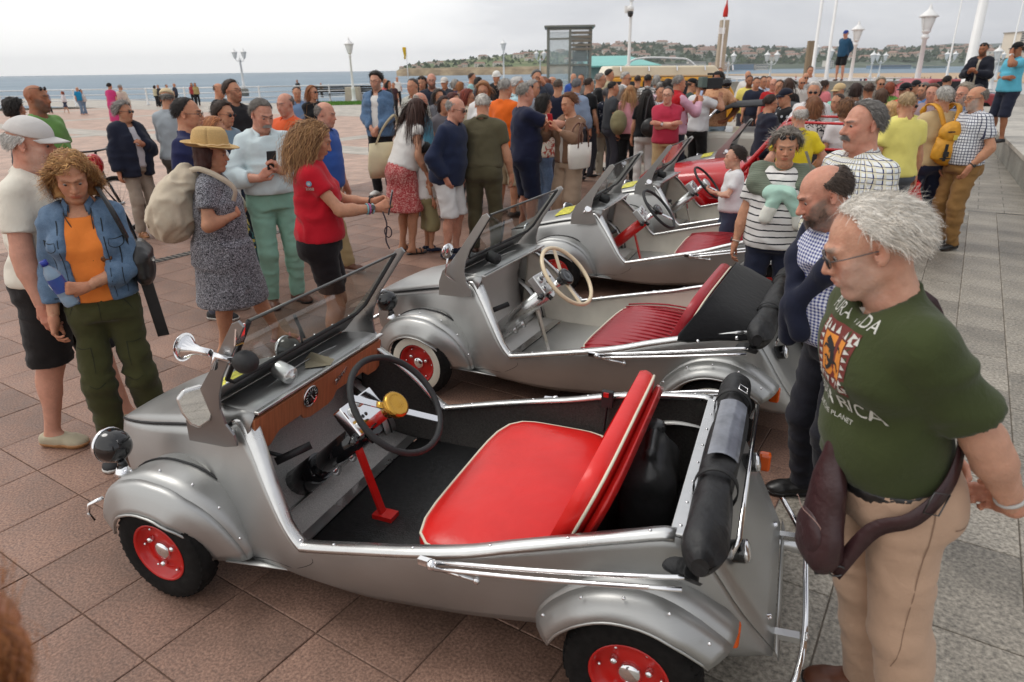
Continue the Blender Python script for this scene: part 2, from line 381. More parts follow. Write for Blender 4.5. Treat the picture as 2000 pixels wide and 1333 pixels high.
def snet(F, lo, cell):
 ins = F < 0; c = np.zeros(tuple(s - 1 for s in F.shape), np.int8)
 for q in _C.astype(int):
  c += ins[q[0]:F.shape[0] - 1 + q[0], q[1]:F.shape[1] - 1 + q[1], q[2]:F.shape[2] - 1 + q[2]]
 act = (c > 0) & (c < 8); I, J, K = np.nonzero(act); idx = np.full(act.shape, -1, np.int32); idx[I, J, K] = np.arange(len(I))
 v = np.stack([F[I + int(q[0]), J + int(q[1]), K + int(q[2])] for q in _C], 1)
 P = np.zeros((len(I), 3)); cnt = np.zeros(len(I))
 for a, b in _E:
  va, vb = v[:, a], v[:, b]; m = (va < 0) != (vb < 0); t = np.where(m, va / np.where(m, va - vb, 1), 0)
  P += m[:, None] * (_C[a] + t[:, None] * (_C[b] - _C[a])); cnt += m
 V = lo + cell * (np.stack([I, J, K], 1) + P / cnt[:, None])
 Q = []
 for axis in range(3):
  s0 = [slice(1, -1)] * 3; s1 = [slice(1, -1)] * 3; s0[axis] = slice(0, -1); s1[axis] = slice(1, None)
  A = ins[tuple(s0)]; B = ins[tuple(s1)]; g = np.stack(np.nonzero(A != B), 1)
  o = np.ones(3, int); o[axis] = 0; g = g + o; u, w_ = [(1, 2), (2, 0), (0, 1)][axis]
  def at(du, dw):
   h = g.copy(); h[:, u] += du; h[:, w_] += dw; return idx[h[:, 0], h[:, 1], h[:, 2]]
  q = np.stack([at(-1, -1), at(0, -1), at(0, 0), at(-1, 0)], 1); pos = ins[g[:, 0], g[:, 1], g[:, 2]]
  q[~pos] = q[~pos][:, ::-1]; Q.append(q)
 return V, np.concatenate(Q)
def vnormals(V, F):
 n = np.cross(V[F[:, 2]] - V[F[:, 0]], V[F[:, 3]] - V[F[:, 1]]); o = np.zeros_like(V)
 for i in range(4): np.add.at(o, F[:, i], n)
 return o / np.maximum(np.linalg.norm(o, axis=1, keepdims=True), 1e-9)
def solid(prims, cell, clips=(), folds=0.0, ffreq=(9, 9, 16), seed=0., **k):
 F, lo, c = field(prims, cell, clips=clips, **k); V, Q = snet(F, lo, c)
 if folds and len(V):
  nrm = vnormals(V, Q); f = np.array(ffreq); wv = vnoise(V * 7 + 31 + seed)[:, None] * 1.4
  a = vnoise(V * f + wv + seed); b = vnoise(V * f * 2.1 + wv * 1.7 + 9 + seed)
  fd = 1.0
  for c_, n_ in clips: fd = fd * np.clip(-((V - np.array(c_)) @ np.array(n_)) / .035, .06, 1)
  V = V + nrm * (((1 - np.abs(2 * a - 1) * 1.9) * .8 + (b - .5) * .8) * fd)[:, None] * folds
 return V, Q
def rotx(a): c, s = math.cos(a), math.sin(a); return np.array([[1, 0, 0], [0, c, -s], [0, s, c]])
def roty(a): c, s = math.cos(a), math.sin(a); return np.array([[c, 0, s], [0, 1, 0], [-s, 0, c]])
def rotz(a): c, s = math.cos(a), math.sin(a); return np.array([[c, -s, 0], [s, c, 0], [0, 0, 1]])
def unit(v): v = np.asarray(v, float); return v / max(np.linalg.norm(v), 1e-9)
# ------------------------------------------------------------------ people
SKINS = dict(fair=(208, 160, 136), tan=(194, 142, 113), red=(202, 148, 126), brown=(160, 108, 80), old=(200, 152, 128))
CELL = [dict(body=.024, head=.0056, hand=.0052, cloth=.012), dict(body=.036, head=.0112, hand=.0098, cloth=.022), dict(body=.052, head=.0168, hand=.024, cloth=.038), dict(body=.04, head=.028, hand=.03, cloth=.036)]
ARMS = {  # wrist for the right arm in the upright body's metres (x outwards), elbow hint, finger direction, palm normal, curl
 'down': ((.25, .04, .87), (.3, -1, 0), None, (-1, 0, 0), .45),
 'pocket': ((.20, .07, .93), (.8, -1, 0), (-.2, .35, -1), (-1, 0, 0), .3),
 'cross': ((-.10, .24, 1.22), (1, -.2, -.6), (-1, .1, .15), (0, -1, 0), .4),
 'crosslow': ((-.12, .20, 1.15), (1, -.2, -.6), (-1, .0, .1), (0, -1, 0), .5),
 'phone': ((.07, .34, 1.36), (.9, -.3, -1), (-.35, .3, 1), (-.6, .2, .2), .75),
 'phonelow': ((.07, .30, 1.19), (.9, -.4, -1), (-.4, .7, .45), (-.4, .1, .8), .75),
 'chest': ((.03, .22, 1.22), (.9, -.3, -1), (-.7, .3, .4), (-.3, -1, 0), .6),
 'clasp': ((.04, .20, .98), (.9, -.6, -.2), (-.6, .3, -.8), (-.3, -1, 0), .6),
 'behind': ((.06, -.17, .95), (1, -.5, .2), (-.9, -.1, -.4), (0, 1, 0), .5),
 'hip': ((.22, .08, 1.0), (1, -.7, 0), (-.7, .5, -.3), (-1, 0, 0), .4),
 'strap': ((.10, .15, 1.34), (.9, -.2, -1), (-.2, -.4, .9), (0, -1, 0), .95),
 'face': ((.07, .17, 1.55), (.8, .2, -1), (-.4, -.1, .8), (-.3, -1, 0), .7),
 'reach': ((.16, .50, 1.30), (.7, -.4, -1), (-.1, 1, .15), (-.3, 0, -1), .7),
 'bag': ((.22, .12, 1.10), (.6, -1, -.2), (-.2, 1, .1), (-.3, 0, -1), .8),
}
class Skel: pass
def skeleton(h, sex, fat, lean, head, arms, legs, broad=1.0):
 k = Skel(); S = k.S = h / 1.75; k.fat = fat; k.sex = sex; k.w = broad * (1.0 if sex == 'm' else .93) * (1 + .10 * fat)
 if sex == 'c': k.w *= .92
 piv = np.array([0, 0, .95]); k.R = rotx(-math.radians(lean)); k.piv = piv
 k.T = lambda p: (k.R @ (np.array(p, float) - piv) + piv) * S
 k.Pl = lambda p: np.array(p, float) * S
 k.neck0 = k.T((0, -.02, 1.47)); hy, hp = math.radians(head[0]), math.radians(head[1])
 hr = math.radians(head[2]) if len(head) > 2 else 0
 k.HR = rotz(-hy) @ rotx(-hp) @ roty(hr)
 nb = k.T((0, -.012, 1.542)); k.HS = .955 * S ** .55 * (1.0 if sex == 'm' else .955) * (1.12 if sex == 'c' else 1.0)
 k.H = nb + k.HR @ np.array([0, .02, .085]) * k.HS            # head centre
 k.sh = {}; k.el = {}; k.wr = {}; k.hd = {}
 for sd, nm in ((1, 'R'), (-1, 'L')):
  k.sh[nm] = k.T((sd * .166 * k.w, -.012, 1.40))
  a = arms.get(nm, 'down') if isinstance(arms, dict) else arms
  a = ARMS[a] if isinstance(a, str) else a
  wr, hint, fd, pn, curl = a
  tw = np.array([sd * wr[0], wr[1], wr[2]])
  if wr[0] == ARMS['down'][0][0]: tw[0] *= (k.w + .12 * fat)
  tw = tw * S if (a is ARMS['down'] or a is ARMS['pocket']) and abs(lean) < 25 else k.T(tw)
  if a is ARMS['down'] and lean: tw = tw + (k.sh[nm] - k.Pl((sd * .166 * k.w, -.012, 1.40))) * np.array([1, 1, 0])
  L1, L2 = .29 * S, .255 * S; d = tw - k.sh[nm]; D = np.linalg.norm(d)
  if D > (L1 + L2) * .998: tw = k.sh[nm] + d / D * (L1 + L2) * .998; d = tw - k.sh[nm]; D = np.linalg.norm(d)
  u = d / D; aa = (L1 ** 2 - L2 ** 2 + D * D) / (2 * D); hh = math.sqrt(max(L1 ** 2 - aa * aa, 0)); hv = np.array([sd * hint[0], hint[1], hint[2]], float); hv = hv - u * (hv @ u)
  k.el[nm] = k.sh[nm] + u * aa + unit(hv) * hh; k.wr[nm] = tw
  fdv = unit(tw - k.el[nm]) if fd is None else unit((sd * fd[0], fd[1], fd[2])); pv = np.array([sd * pn[0], pn[1], pn[2]], float); pv = unit(pv - fdv * (pv @ fdv))
  k.hd[nm] = (fdv, pv, curl, sd)
 k.hip = {}; k.kn = {}; k.an = {}; k.toe = {}
 hw = .088 if sex == 'm' else .092
 for sd, nm in ((1, 'R'), (-1, 'L')):
  lx, ly, out_, lift = legs.get(nm, (.105, 0, 12, 0)) if isinstance(legs, dict) else (.10 * k.w + .012, 0, 12, 0)
  k.hip[nm] = k.Pl((sd * hw * k.w, 0, .90)); an = k.Pl((sd * lx, ly, .085 + lift)); k.an[nm] = an
  d = an - k.hip[nm]; D = np.linalg.norm(d); L1, L2 = .42 * S, .405 * S
  if D > (L1 + L2) * .999: d = d / D * (L1 + L2) * .999; k.an[nm] = an = k.hip[nm] + d; D = (L1 + L2) * .999
  u = d / D; aa = (L1 ** 2 - L2 ** 2 + D * D) / (2 * D); hh = math.sqrt(max(L1 ** 2 - aa * aa, 0)); hv = np.array([sd * .12, 1., 0]); hv -= u * (hv @ u)
  k.kn[nm] = k.hip[nm] + u * aa + unit(hv) * hh
  o = math.radians(out_); tv = np.array([sd * math.sin(o), math.cos(o), 0]); k.toe[nm] = tv
 return k
def torso(k, g=0.0, ks=.05):
 S, w, f, R, T = k.S, k.w, k.fat, k.R, k.T; P = []
 P.append(ell(T((0, -.005, 1.30)), np.array([.165 * w, .112 + .02 * f, .17]) * S + g, R, ks * S))
 P.append(ell(T((0, .0 + .045 * f, 1.10)), np.array([.138 * w + .035 * f, .102 + .062 * f, .17]) * S + g, R, ks * S))
 P.append(ell(T((0, -.01, .95)), np.array([(.158 if k.sex == 'm' else .172) * w, .118 + .02 * f, .125]) * S + g, R, ks * S))
 P.append(cap(T((-.128 * w, -.015, 1.395)), T((.128 * w, -.015, 1.395)), .06 * S + g, k=ks * S))
 for s in (1, -1):
  P.append(cap(T((s * .11 * w, -.02, 1.415)), T((0, -.025, 1.49)), .04 * S + g * .6, .042 * S + g * .3, k=.04 * S))
  P.append(ell(k.Pl((s * .078 * w, -.055, .905)), np.array([.09, .085, .09]) * S + g, None, .05 * S))
  if k.sex == 'f': P.append(ell(T((s * .075, .082, 1.265)), np.array([.07, .062, .066]) * S + g, R, .04 * S))
  elif k.sex == 'm': P.append(ell(T((s * .075, .065, 1.32)), np.array([.075, .04, .065]) * S + g, R, .05 * S))
 return P
def arm(k, nm, g=0.0, part='ul', r=(.052, .043, .03), ks=.03, cut=None):
 S = k.S; q = []; m = (1 + .22 * k.fat) * (1 if k.sex == 'm' else .88)
 a, b, c = k.sh[nm], k.el[nm], k.wr[nm]
 if 'u' in part:
  e = b if cut is None else a + (b - a) * min(cut + .12, 1.0)
  cl = None if cut is None else [(a + (b - a) * cut, unit(b - a))]
  rr = r[0] * m * S + g * .45; re = r[1] * m * S + g
  q.append(cap(a, e, rr, rr + (re - rr) * (1 if cut is None else min(cut + .12, 1)), ks, cl))
 if 'l' in part:
  mid = b + (c - b) * .3
  q += [cap(b, mid, r[1] * m * S + g, (r[1] * 1.03) * m * S + g, ks), cap(mid, c, (r[1] * 1.03) * m * S + g, r[2] * m * S + g, ks)]
 return q
def leg(k, nm, g=(0, 0, 0), ks=.03, upto=1.0):
 S = k.S; m = (1 + .13 * k.fat); h, n, a = k.hip[nm], k.kn[nm], k.an[nm]
 q = [cap(h, n, .086 * m * S * k.w + g[0], .057 * m * S + g[1], ks)]
 if upto > .5: q += [cap(n, a, .054 * m * S + g[1], .039 * S + g[2], ks), ell(n + (a - n) * .3 + np.array([0, -.022 * S, 0]), np.array([.048, .05, .11]) * m * S + min(g[1], g[2]), None, ks)]
 return q
def foot(k, nm, g=0.0):
 a = k.an[nm]; t = k.toe[nm]; S = k.S; z = np.array([0, 0, -1.]); q = []
 base = a + z * (.085 * S)
 q.append(cap(base - t * .045 * S - z * .038 * S, base + t * .10 * S - z * (.032 * S), .036 * S + g, .036 * S + g, .03))
 q.append(ell(base + t * .135 * S - z * (.026 * S), np.array([.043, .05, .026]) * S + g, np.stack([np.cross(t, (0, 0, 1)), t, (0, 0, 1)], 1), .03))
 q.append(cap(a + z * .02 * S, base + t * .03 * S - z * .045 * S, .038 * S + g, .034 * S + g, .03))
 return q
def handprims(k, nm):
 f, p, curl, sd = k.hd[nm]; b = -p; x = np.cross(f, b) * sd; s = k.S * (1.0 if k.sex == 'm' else .9); W = k.wr[nm]
 x = unit(x); L = lambda a, y, z: W + (x * a + f * y + b * z) * s; q = []
 q.append(cap(W - unit(W - k.el[nm]) * .06 * k.S, W, .02 * k.S, .027 * s, .012))
 q.append(cap(W, L(0, .03, 0), .027 * s, .025 * s, .015))
 for j, (fx, ln, r) in enumerate(((.026, .072, .0092), (.0085, .08, .0095), (-.0095, .074, .009), (-.026, .057, .008))):
  kx = fx * 1.0; q.append(cap(L(kx * .6, .02, 0), L(kx, .082 - abs(fx) * .15, 0), .0145 * s, .0125 * s, .012))
  p0 = L(kx, .085 - abs(fx) * .2, 0); c1 = curl * (1.0 + .12 * j); ang = 0.; pt = p0
  for seg, (fl, cc) in enumerate(((.42, c1 * .9), (.32, c1 * 1.25), (.26, c1 * .8))):
   ang += cc; d = f * math.cos(ang) - b * math.sin(ang) + x * (fx * 2.2 * (1 - curl)); nx = pt + unit(d) * ln * fl * s * 1.12
   q.append(cap(pt, nx, r * s, r * .93 * s, .0035)); pt = nx
 t0 = L(.026, .02, -.006); t1 = L(.05, .052, -.016 - .014 * curl); t2 = L(.052 - .012 * curl, .082, -.026 - .022 * curl)
 q += [cap(t0, t1, .0155 * s, .0118 * s, .012), cap(t1, t2, .0112 * s, .0092 * s, .005)]
 return q
def headprims(k, nose=1.0, jaw=1.0, smile=0):
 H, R, s = k.H, k.HR, k.HS; L = lambda *p: H + R @ (np.array(p) * s); e = lambda c, r, kk=.02, rot=None, sub=False: ell(L(*c), np.array(r) * s, R if rot is None else R @ rot, kk * s, sub=sub)
 c = lambda a, b, ra, rb=None, kk=.012, sub=False: cap(L(*a), L(*b), ra * s, (ra if rb is None else rb) * s, kk * s, sub=sub)
 f = k.fat; q = [e((0, -.014, .036), (.077, .097, .084)), e((0, .03, -.026), (.058 + .007 * f, .063, .085), .03), e((0, .066, -.097), (.023 * jaw, .021, .02), .03)]
 for x in (1, -1):
  q += [c((x * .045 * jaw, -.0, -.06), (x * .014, .066, -.098), .017 + .008 * f, .015, .03), e((x * .043, .06, -.016), (.021, .02, .019), .025),
    e((x * .034, .066, -.05), (.02, .018, .025), .02), c((x * .012, .092, .03), (x * .05, .072, .027), .009, .008, .014)]
 q += [c((0, .089, .014), (0, .112 * (1 + .04 * (nose - 1)), -.026), .0072, .0115 * nose, .012)]
 for x in (1, -1): q += [e((x * .0125, .099, -.031), (.0085, .011, .008), .007), e((x * .031, .104, .006), (.017, .02, .0125), .014, None, True)]
 for x in (1, -1): q += [c((x * .018, .084, .0155), (x * .046, .073, .0125), .0068, .006, .006), c((x * .021, .082, -.001), (x * .043, .076, -.001), .0048, .0045, .006)]
 q += [e((0, .086, -.062), (.027, .018, .017), .012), c((-.02, .093, -.0545), (0, .1005, -.052), .0055, .0065, .006), c((.02, .093, -.0545), (0, .1005, -.052), .0055, .0065, .006),
   c((-.015, .094, -.066), (.015, .094, -.066), .0068, None, .006), c((-.024, .1, -.0598), (.024, .1, -.0598), .0022, None, .004, True), e((0, .1, -.079), (.018, .009, .0055), .008, None, True)]
 for x in (1, -1):
  rt = rotz(-x * .35) @ rotx(.2)
  q += [e((x * .083, -.014, -.002), (.0075, .021, .034), .006, rt), e((x * .089, -.008, .002), (.006, .011, .02), .006, rt, True)]
 n0 = k.neck0; nr = (.052 if k.sex == 'm' else .043) * k.S * (1 + .12 * f)
 q += [cap(n0 - k.R @ np.array([0, 0, .04]) * k.S, H + R @ np.array([0, -.03, -.05]) * s, nr * 1.04, nr * .98, .03 * k.S)]
 if f > .5: q += [e((0, .035, -.112), (.04, .04, .022), .03)]
 for sd in (1, -1): q.append(cap(k.T((sd * .10 * k.w, -.022, 1.43)), k.T((0, -.02, 1.49)), .033 * k.S, .04 * k.S, .045 * k.S))
 return q
def head_cols(k, V, skin, brow, beard=None, lip=1.0):
 P = (V - k.H) @ k.HR / k.HS; sk = np.array(rgb(skin)); C = np.tile(sk, (len(V), 1)); x, y, z = P.T
 def blend(m, c): nonlocal C; C = C * (1 - m[:, None]) + np.array(c) * m[:, None]
 g = lambda cx, cy, cz, r: np.exp(-(((np.abs(x) - cx) ** 2 + (y - cy) ** 2 + (z - cz) ** 2) / r ** 2))
 red = sk * np.array([1.0, .72, .68])
 blend(np.clip(g(.042, .07, -.02, .028) * .6 + g(0, .11, -.025, .016) * .6 + g(.085, -.01, 0, .03) * .5, 0, .7), red)
 blend(np.clip((vnoise(V * 60) - .6) * 2.2, 0, .35), sk * np.array([.74, .64, .6])); blend(np.clip((vnoise(V * 24 + 5) - .5) * .9, 0, .3), red)
 m = np.clip(1.4 - np.hypot((np.abs(x)) / .024, (z + .0598) / .0095), 0, 1) * (y > .06); blend(np.clip(m * 1.6, 0, .85) * lip, sk * np.array([.82, .42, .42]))
 bm = np.clip(1.5 - np.hypot((np.abs(x) - .03) / .019, (z - .030 - .09 * (np.abs(x) - .03)) / .0055), 0, 1) * (y > .04); blend(np.clip(bm * 1.4, 0, .75 if k.sex != 'f' else .5), rgb(brow))
 em = np.clip(1.3 - np.hypot((np.abs(x) - .032) / .015, (z - .0065) / .0035), 0, 1) * (y > .05); blend(np.clip(em * 1.2, 0, .6), sk * .3)
 if beard:
  st = beard[1]; mus = len(beard) > 2; bz = np.clip((-.034 - z + np.clip(np.abs(x) - .036, 0, 1) * 1.5) / .022, 0, 1) * np.clip((y + .01) / .035, 0, 1) * np.clip((z + .15) / .03, 0, 1)
  bz = np.clip(1.5 - np.hypot(x / .03, (z + .048) / .009), 0, 1) * (y > .05) if mus else bz; mo = np.clip(1.25 - np.hypot(x / .021, (z + .06) / .012), 0, 1); bz = bz * (1 - mo) * (1 - np.clip(g(0, .115, -.025, .02), 0, 1)); blend(np.clip(bz * (0.45 + .7 * vnoise(V * 160)), 0, .85) * st, rgb(beard[0]))
 return C
HAIRLINE = dict(short=([-1, -.35, -.12, .12, .36, .56, .8], [-.62, -.56, -.18, .04, .2, .62, .84]), receding=([-1, -.35, -.12, .12, .3, .5, .62], [-.62, -.56, -.16, .08, .4, .8, .97]), long=([-1, -.3, .1, .3, .55, .8], [-.75, -.65, -.35, -.05, .55, .75]))
def hair_mask(d, kind):
 y, z = d[..., 1], d[..., 2]; hl = HAIRLINE['long' if kind in ('long', 'curly', 'bob', 'pony') else ('receding' if kind in ('receding', 'bald', 'wisp') else 'short')]
 m = np.clip((z - np.interp(y, *hl) - .22 * np.clip((np.abs(d[..., 0]) - .25) * 2.5, 0, 1) * np.clip((y - .15) * 4, 0, 1)) / .2 + .5, 0, 1)
 m = np.clip(m + (vnoise(d.reshape(-1, 3) * 9).reshape(m.shape) - .5) * .55 * (m > .02) * (m < .98), 0, 1)
 if kind == 'bald': m = m * np.clip((np.interp(y, [-1, -.5, 0, .5], [.62, .55, .38, .25]) - z) / .12 + .5, 0, 1)
 return m
def hair(k, spec, lod):
 kind = spec['kind']; c = np.array(rgb(spec['col'])); c2 = np.array(rgb(spec.get('col2', spec['col']))); H, R, s = k.H, k.HR, k.HS; cc = np.array([0, -.014, .036]); cr = np.array([.077, .097, .084])
 t = spec.get('t', dict(short=.009, receding=.006, bald=.006, wisp=.010, curly=.035, bob=.022, long=.018, pony=.012)[kind]); cell = CELL[lod]['head'] * 1.35
 C0 = H + R @ (cc * s)
 def extra(F, X, Y, Z):
  x, y, z = X - C0[0], Y - C0[1], Z - C0[2]; lx = (R[0, 0] * x + R[1, 0] * y + R[2, 0] * z) / s; ly = (R[0, 1] * x + R[1, 1] * y + R[2, 1] * z) / s; lz = (R[0, 2] * x + R[1, 2] * y + R[2, 2] * z) / s
  n = np.sqrt(lx ** 2 + ly ** 2 + lz ** 2) + 1e-6; d = np.stack(np.broadcast_arrays(lx / n, ly / n, lz / n), -1); m = hair_mask(d, kind) * (np.clip((.2 - d[..., 2]) / .2, 0, 1) if spec.get('under') else 1)
  k0 = np.sqrt((lx / cr[0]) ** 2 + (ly / cr[1]) ** 2 + (lz / cr[2]) ** 2); D = (k0 - 1) * .085 * s - (t * s * m - .014 * (1 - m))
  return np.minimum(F, D)
 L = lambda *p: H + R @ (np.array(p) * s); G = lambda p, z: p + np.array([0, 0, -z])
 P = []
 ln = spec.get('len', dict(curly=.16, bob=.14, long=.36, pony=.3).get(kind, 0))
 if kind in ('curly', 'bob', 'long'):
  for x in (1, -1): P += [cap(L(x * .066, -.03, .04), G(L(x * .072, -.04, -.02), ln * .55), .026, .028, .03), cap(L(x * .04, -.08, .03), G(L(x * .045, -.08, 0), ln * .8), .036, .034, .04)]
  P += [cap(L(0, -.09, .04), G(L(0, -.10, 0), ln * .9), .045, .038, .04)]
 if kind == 'pony': P += [ell(L(0, -.115, .06), (.034, .034, .034), None, .02), cap(L(0, -.13, .06), G(L(0, -.155, .0), ln), .036, .03, .03)]
 pad = .16 * s + .06; lo = np.minimum(C0 - pad, H - pad); hi = C0 + pad
 for p in P: a, b = _bounds(p); lo = np.minimum(lo, a - .04); hi = np.maximum(hi, b + .04)
 if not P: P = [ell(C0, (.01, .01, .01))]
 F, lo, cl = field(P, cell, lo, hi, extra=extra); V, Q = snet(F, lo, cl)
 amp = dict(curly=.016, long=.007, pony=.006, bob=.007).get(kind, .0045)
 nr = vnormals(V, Q); fr = np.array([30, 30, 14.]) if kind != 'curly' else np.array([34, 34, 34.])
 V = V + nr * (vnoise(V * fr) - .5)[:, None] * 2 * amp + nr * (vnoise(V * fr * 3) - .5)[:, None] * amp
 Cc = c * (.6 + .35 * vnoise(V * 55) + .4 * vnoise(V * np.array([160, 160, 30.])))[:, None]
 if spec.get('col2'): b_ = np.clip((vnoise(V * 20) - .35) * 2.2, 0, 1)[:, None]; Cc = Cc * (1 - b_) + c2 * .8 * b_
 n = spec.get('n', (1600, 360, 60, 0)[lod])
 if n:
  rs = np.random.RandomState(int(abs(H[0]) * 1e4) % 9999); d = rs.normal(size=(n * 8, 3)); d /= np.linalg.norm(d, axis=1, keepdims=True); d = d[(hair_mask(d, kind) > rs.rand(len(d)) * .8 + .15) & (d[:, 2] < (.1 if spec.get('under') else 2))][:n]
  if kind == 'pony': d[:, 2] = np.abs(d[:, 2]) * .9 - .2
  m = len(d); ls = spec.get('slen', dict(short=.03, receding=.028, bald=.02, wisp=.085, curly=.2, bob=.17, long=.36, pony=.12)[kind]); ls = ls * (.6 + .7 * rs.rand(m)); ns = (7, 4, 3, 3)[lod]
  p = d * cr + cc; nrm = d / cr; nrm /= np.linalg.norm(nrm, axis=1, keepdims=True); p = p + nrm * (t * .95 + .001)
  comb = np.array(spec.get('comb', (0, -.55, -.45) if kind not in ('long', 'bob', 'curly') else (0, -.25, -.8)), float)
  if kind in ('long', 'bob', 'curly'): fr_ = np.clip(d[:, 1] * 2.5, 0, 1); comb = comb + np.stack([np.sign(d[:, 0] + .15) * (.4 + 1.6 * fr_), -.9 * fr_, .5 * fr_], 1)
  dr = nrm * spec.get('lift', .2) + comb + rs.normal(size=(m, 3)) * spec.get('mess', .2) * (rs.rand(m, 1) ** 3 * 2.2 + .12); dr /= np.linalg.norm(dr, axis=1, keepdims=True)
  grav = R.T @ np.array([0, 0, -1.]); wind = np.array(spec.get('wind', (0, 0, 0)), float); wind = R.T @ wind
  pts = [p]; gk = spec.get('grav', .5 if kind in ('long', 'bob', 'curly', 'pony') else .12); ca, cf = spec.get('curl', (.014, 70) if kind == 'curly' else (.004, 40)); ph = vnoise(p * 28) * 19 + rs.rand(m) * .9
  cur = p.copy(); rr = cr + t * 1.05 + .0015
  for i in range(ns):
   dr = dr + grav * gk + wind * .2 + rs.normal(size=(m, 3)) * .05; dr /= np.linalg.norm(dr, axis=1, keepdims=True); cur = cur + dr * (ls / ns)[:, None]
   q = (cur - cc) / rr; q0 = np.linalg.norm(q, axis=1); ins = q0 < 1; cur[ins] = cc + (q[ins] / q0[ins][:, None]) * rr; fc = (cur[:, 1] > .01) & (cur[:, 2] < .055) & (np.abs(cur[:, 0]) < .068); cur[fc, 0] = np.where(cur[fc, 0] + d[fc, 0] * .01 >= 0, .068, -.068); fb = (cur[:, 1] > .035) & (cur[:, 2] < .06); cur[fb, 1] = .035
   e1 = np.cross(dr, nrm); e1 /= np.maximum(np.linalg.norm(e1, axis=1, keepdims=True), 1e-6); e2 = np.cross(dr, e1); a = ph + cf * ls * (i + 1) / ns
   pts.append(cur + (e1 * np.cos(a)[:, None] + e2 * np.sin(a)[:, None]) * ca * min(1, (i + 1) / 2))
  pts = np.stack(pts, 1); dd = np.gradient(pts, axis=1); sd = np.cross(dd, nrm[:, None, :]); sd /= np.maximum(np.linalg.norm(sd, axis=2, keepdims=True), 1e-6)
  wd = spec.get('width', (.0019, .0035, .008, .01)[lod]) * np.linspace(1, .35, ns + 1)[None, :, None]
  A = H + (pts - sd * wd) @ R.T * s; B = H + (pts + sd * wd) @ R.T * s; sv = np.stack([A, B], 2).reshape(-1, 3)
  base = (np.arange(m) * (ns + 1) * 2)[:, None] + np.arange(ns)[None] * 2; sq = np.stack([base, base + 1, base + 3, base + 2], -1).reshape(-1, 4) + len(V)
  mixv = rs.rand(m, 1); sc = (c * (1 - mixv) + c2 * mixv) * (.65 + .8 * rs.rand(m, 1) ** 1.5); sc = np.repeat(sc, (ns + 1) * 2, 0); V = np.vstack([V, sv]); Q = np.vstack([Q, sq]); Cc = np.vstack([Cc, sc])
 return V, Q, Cc
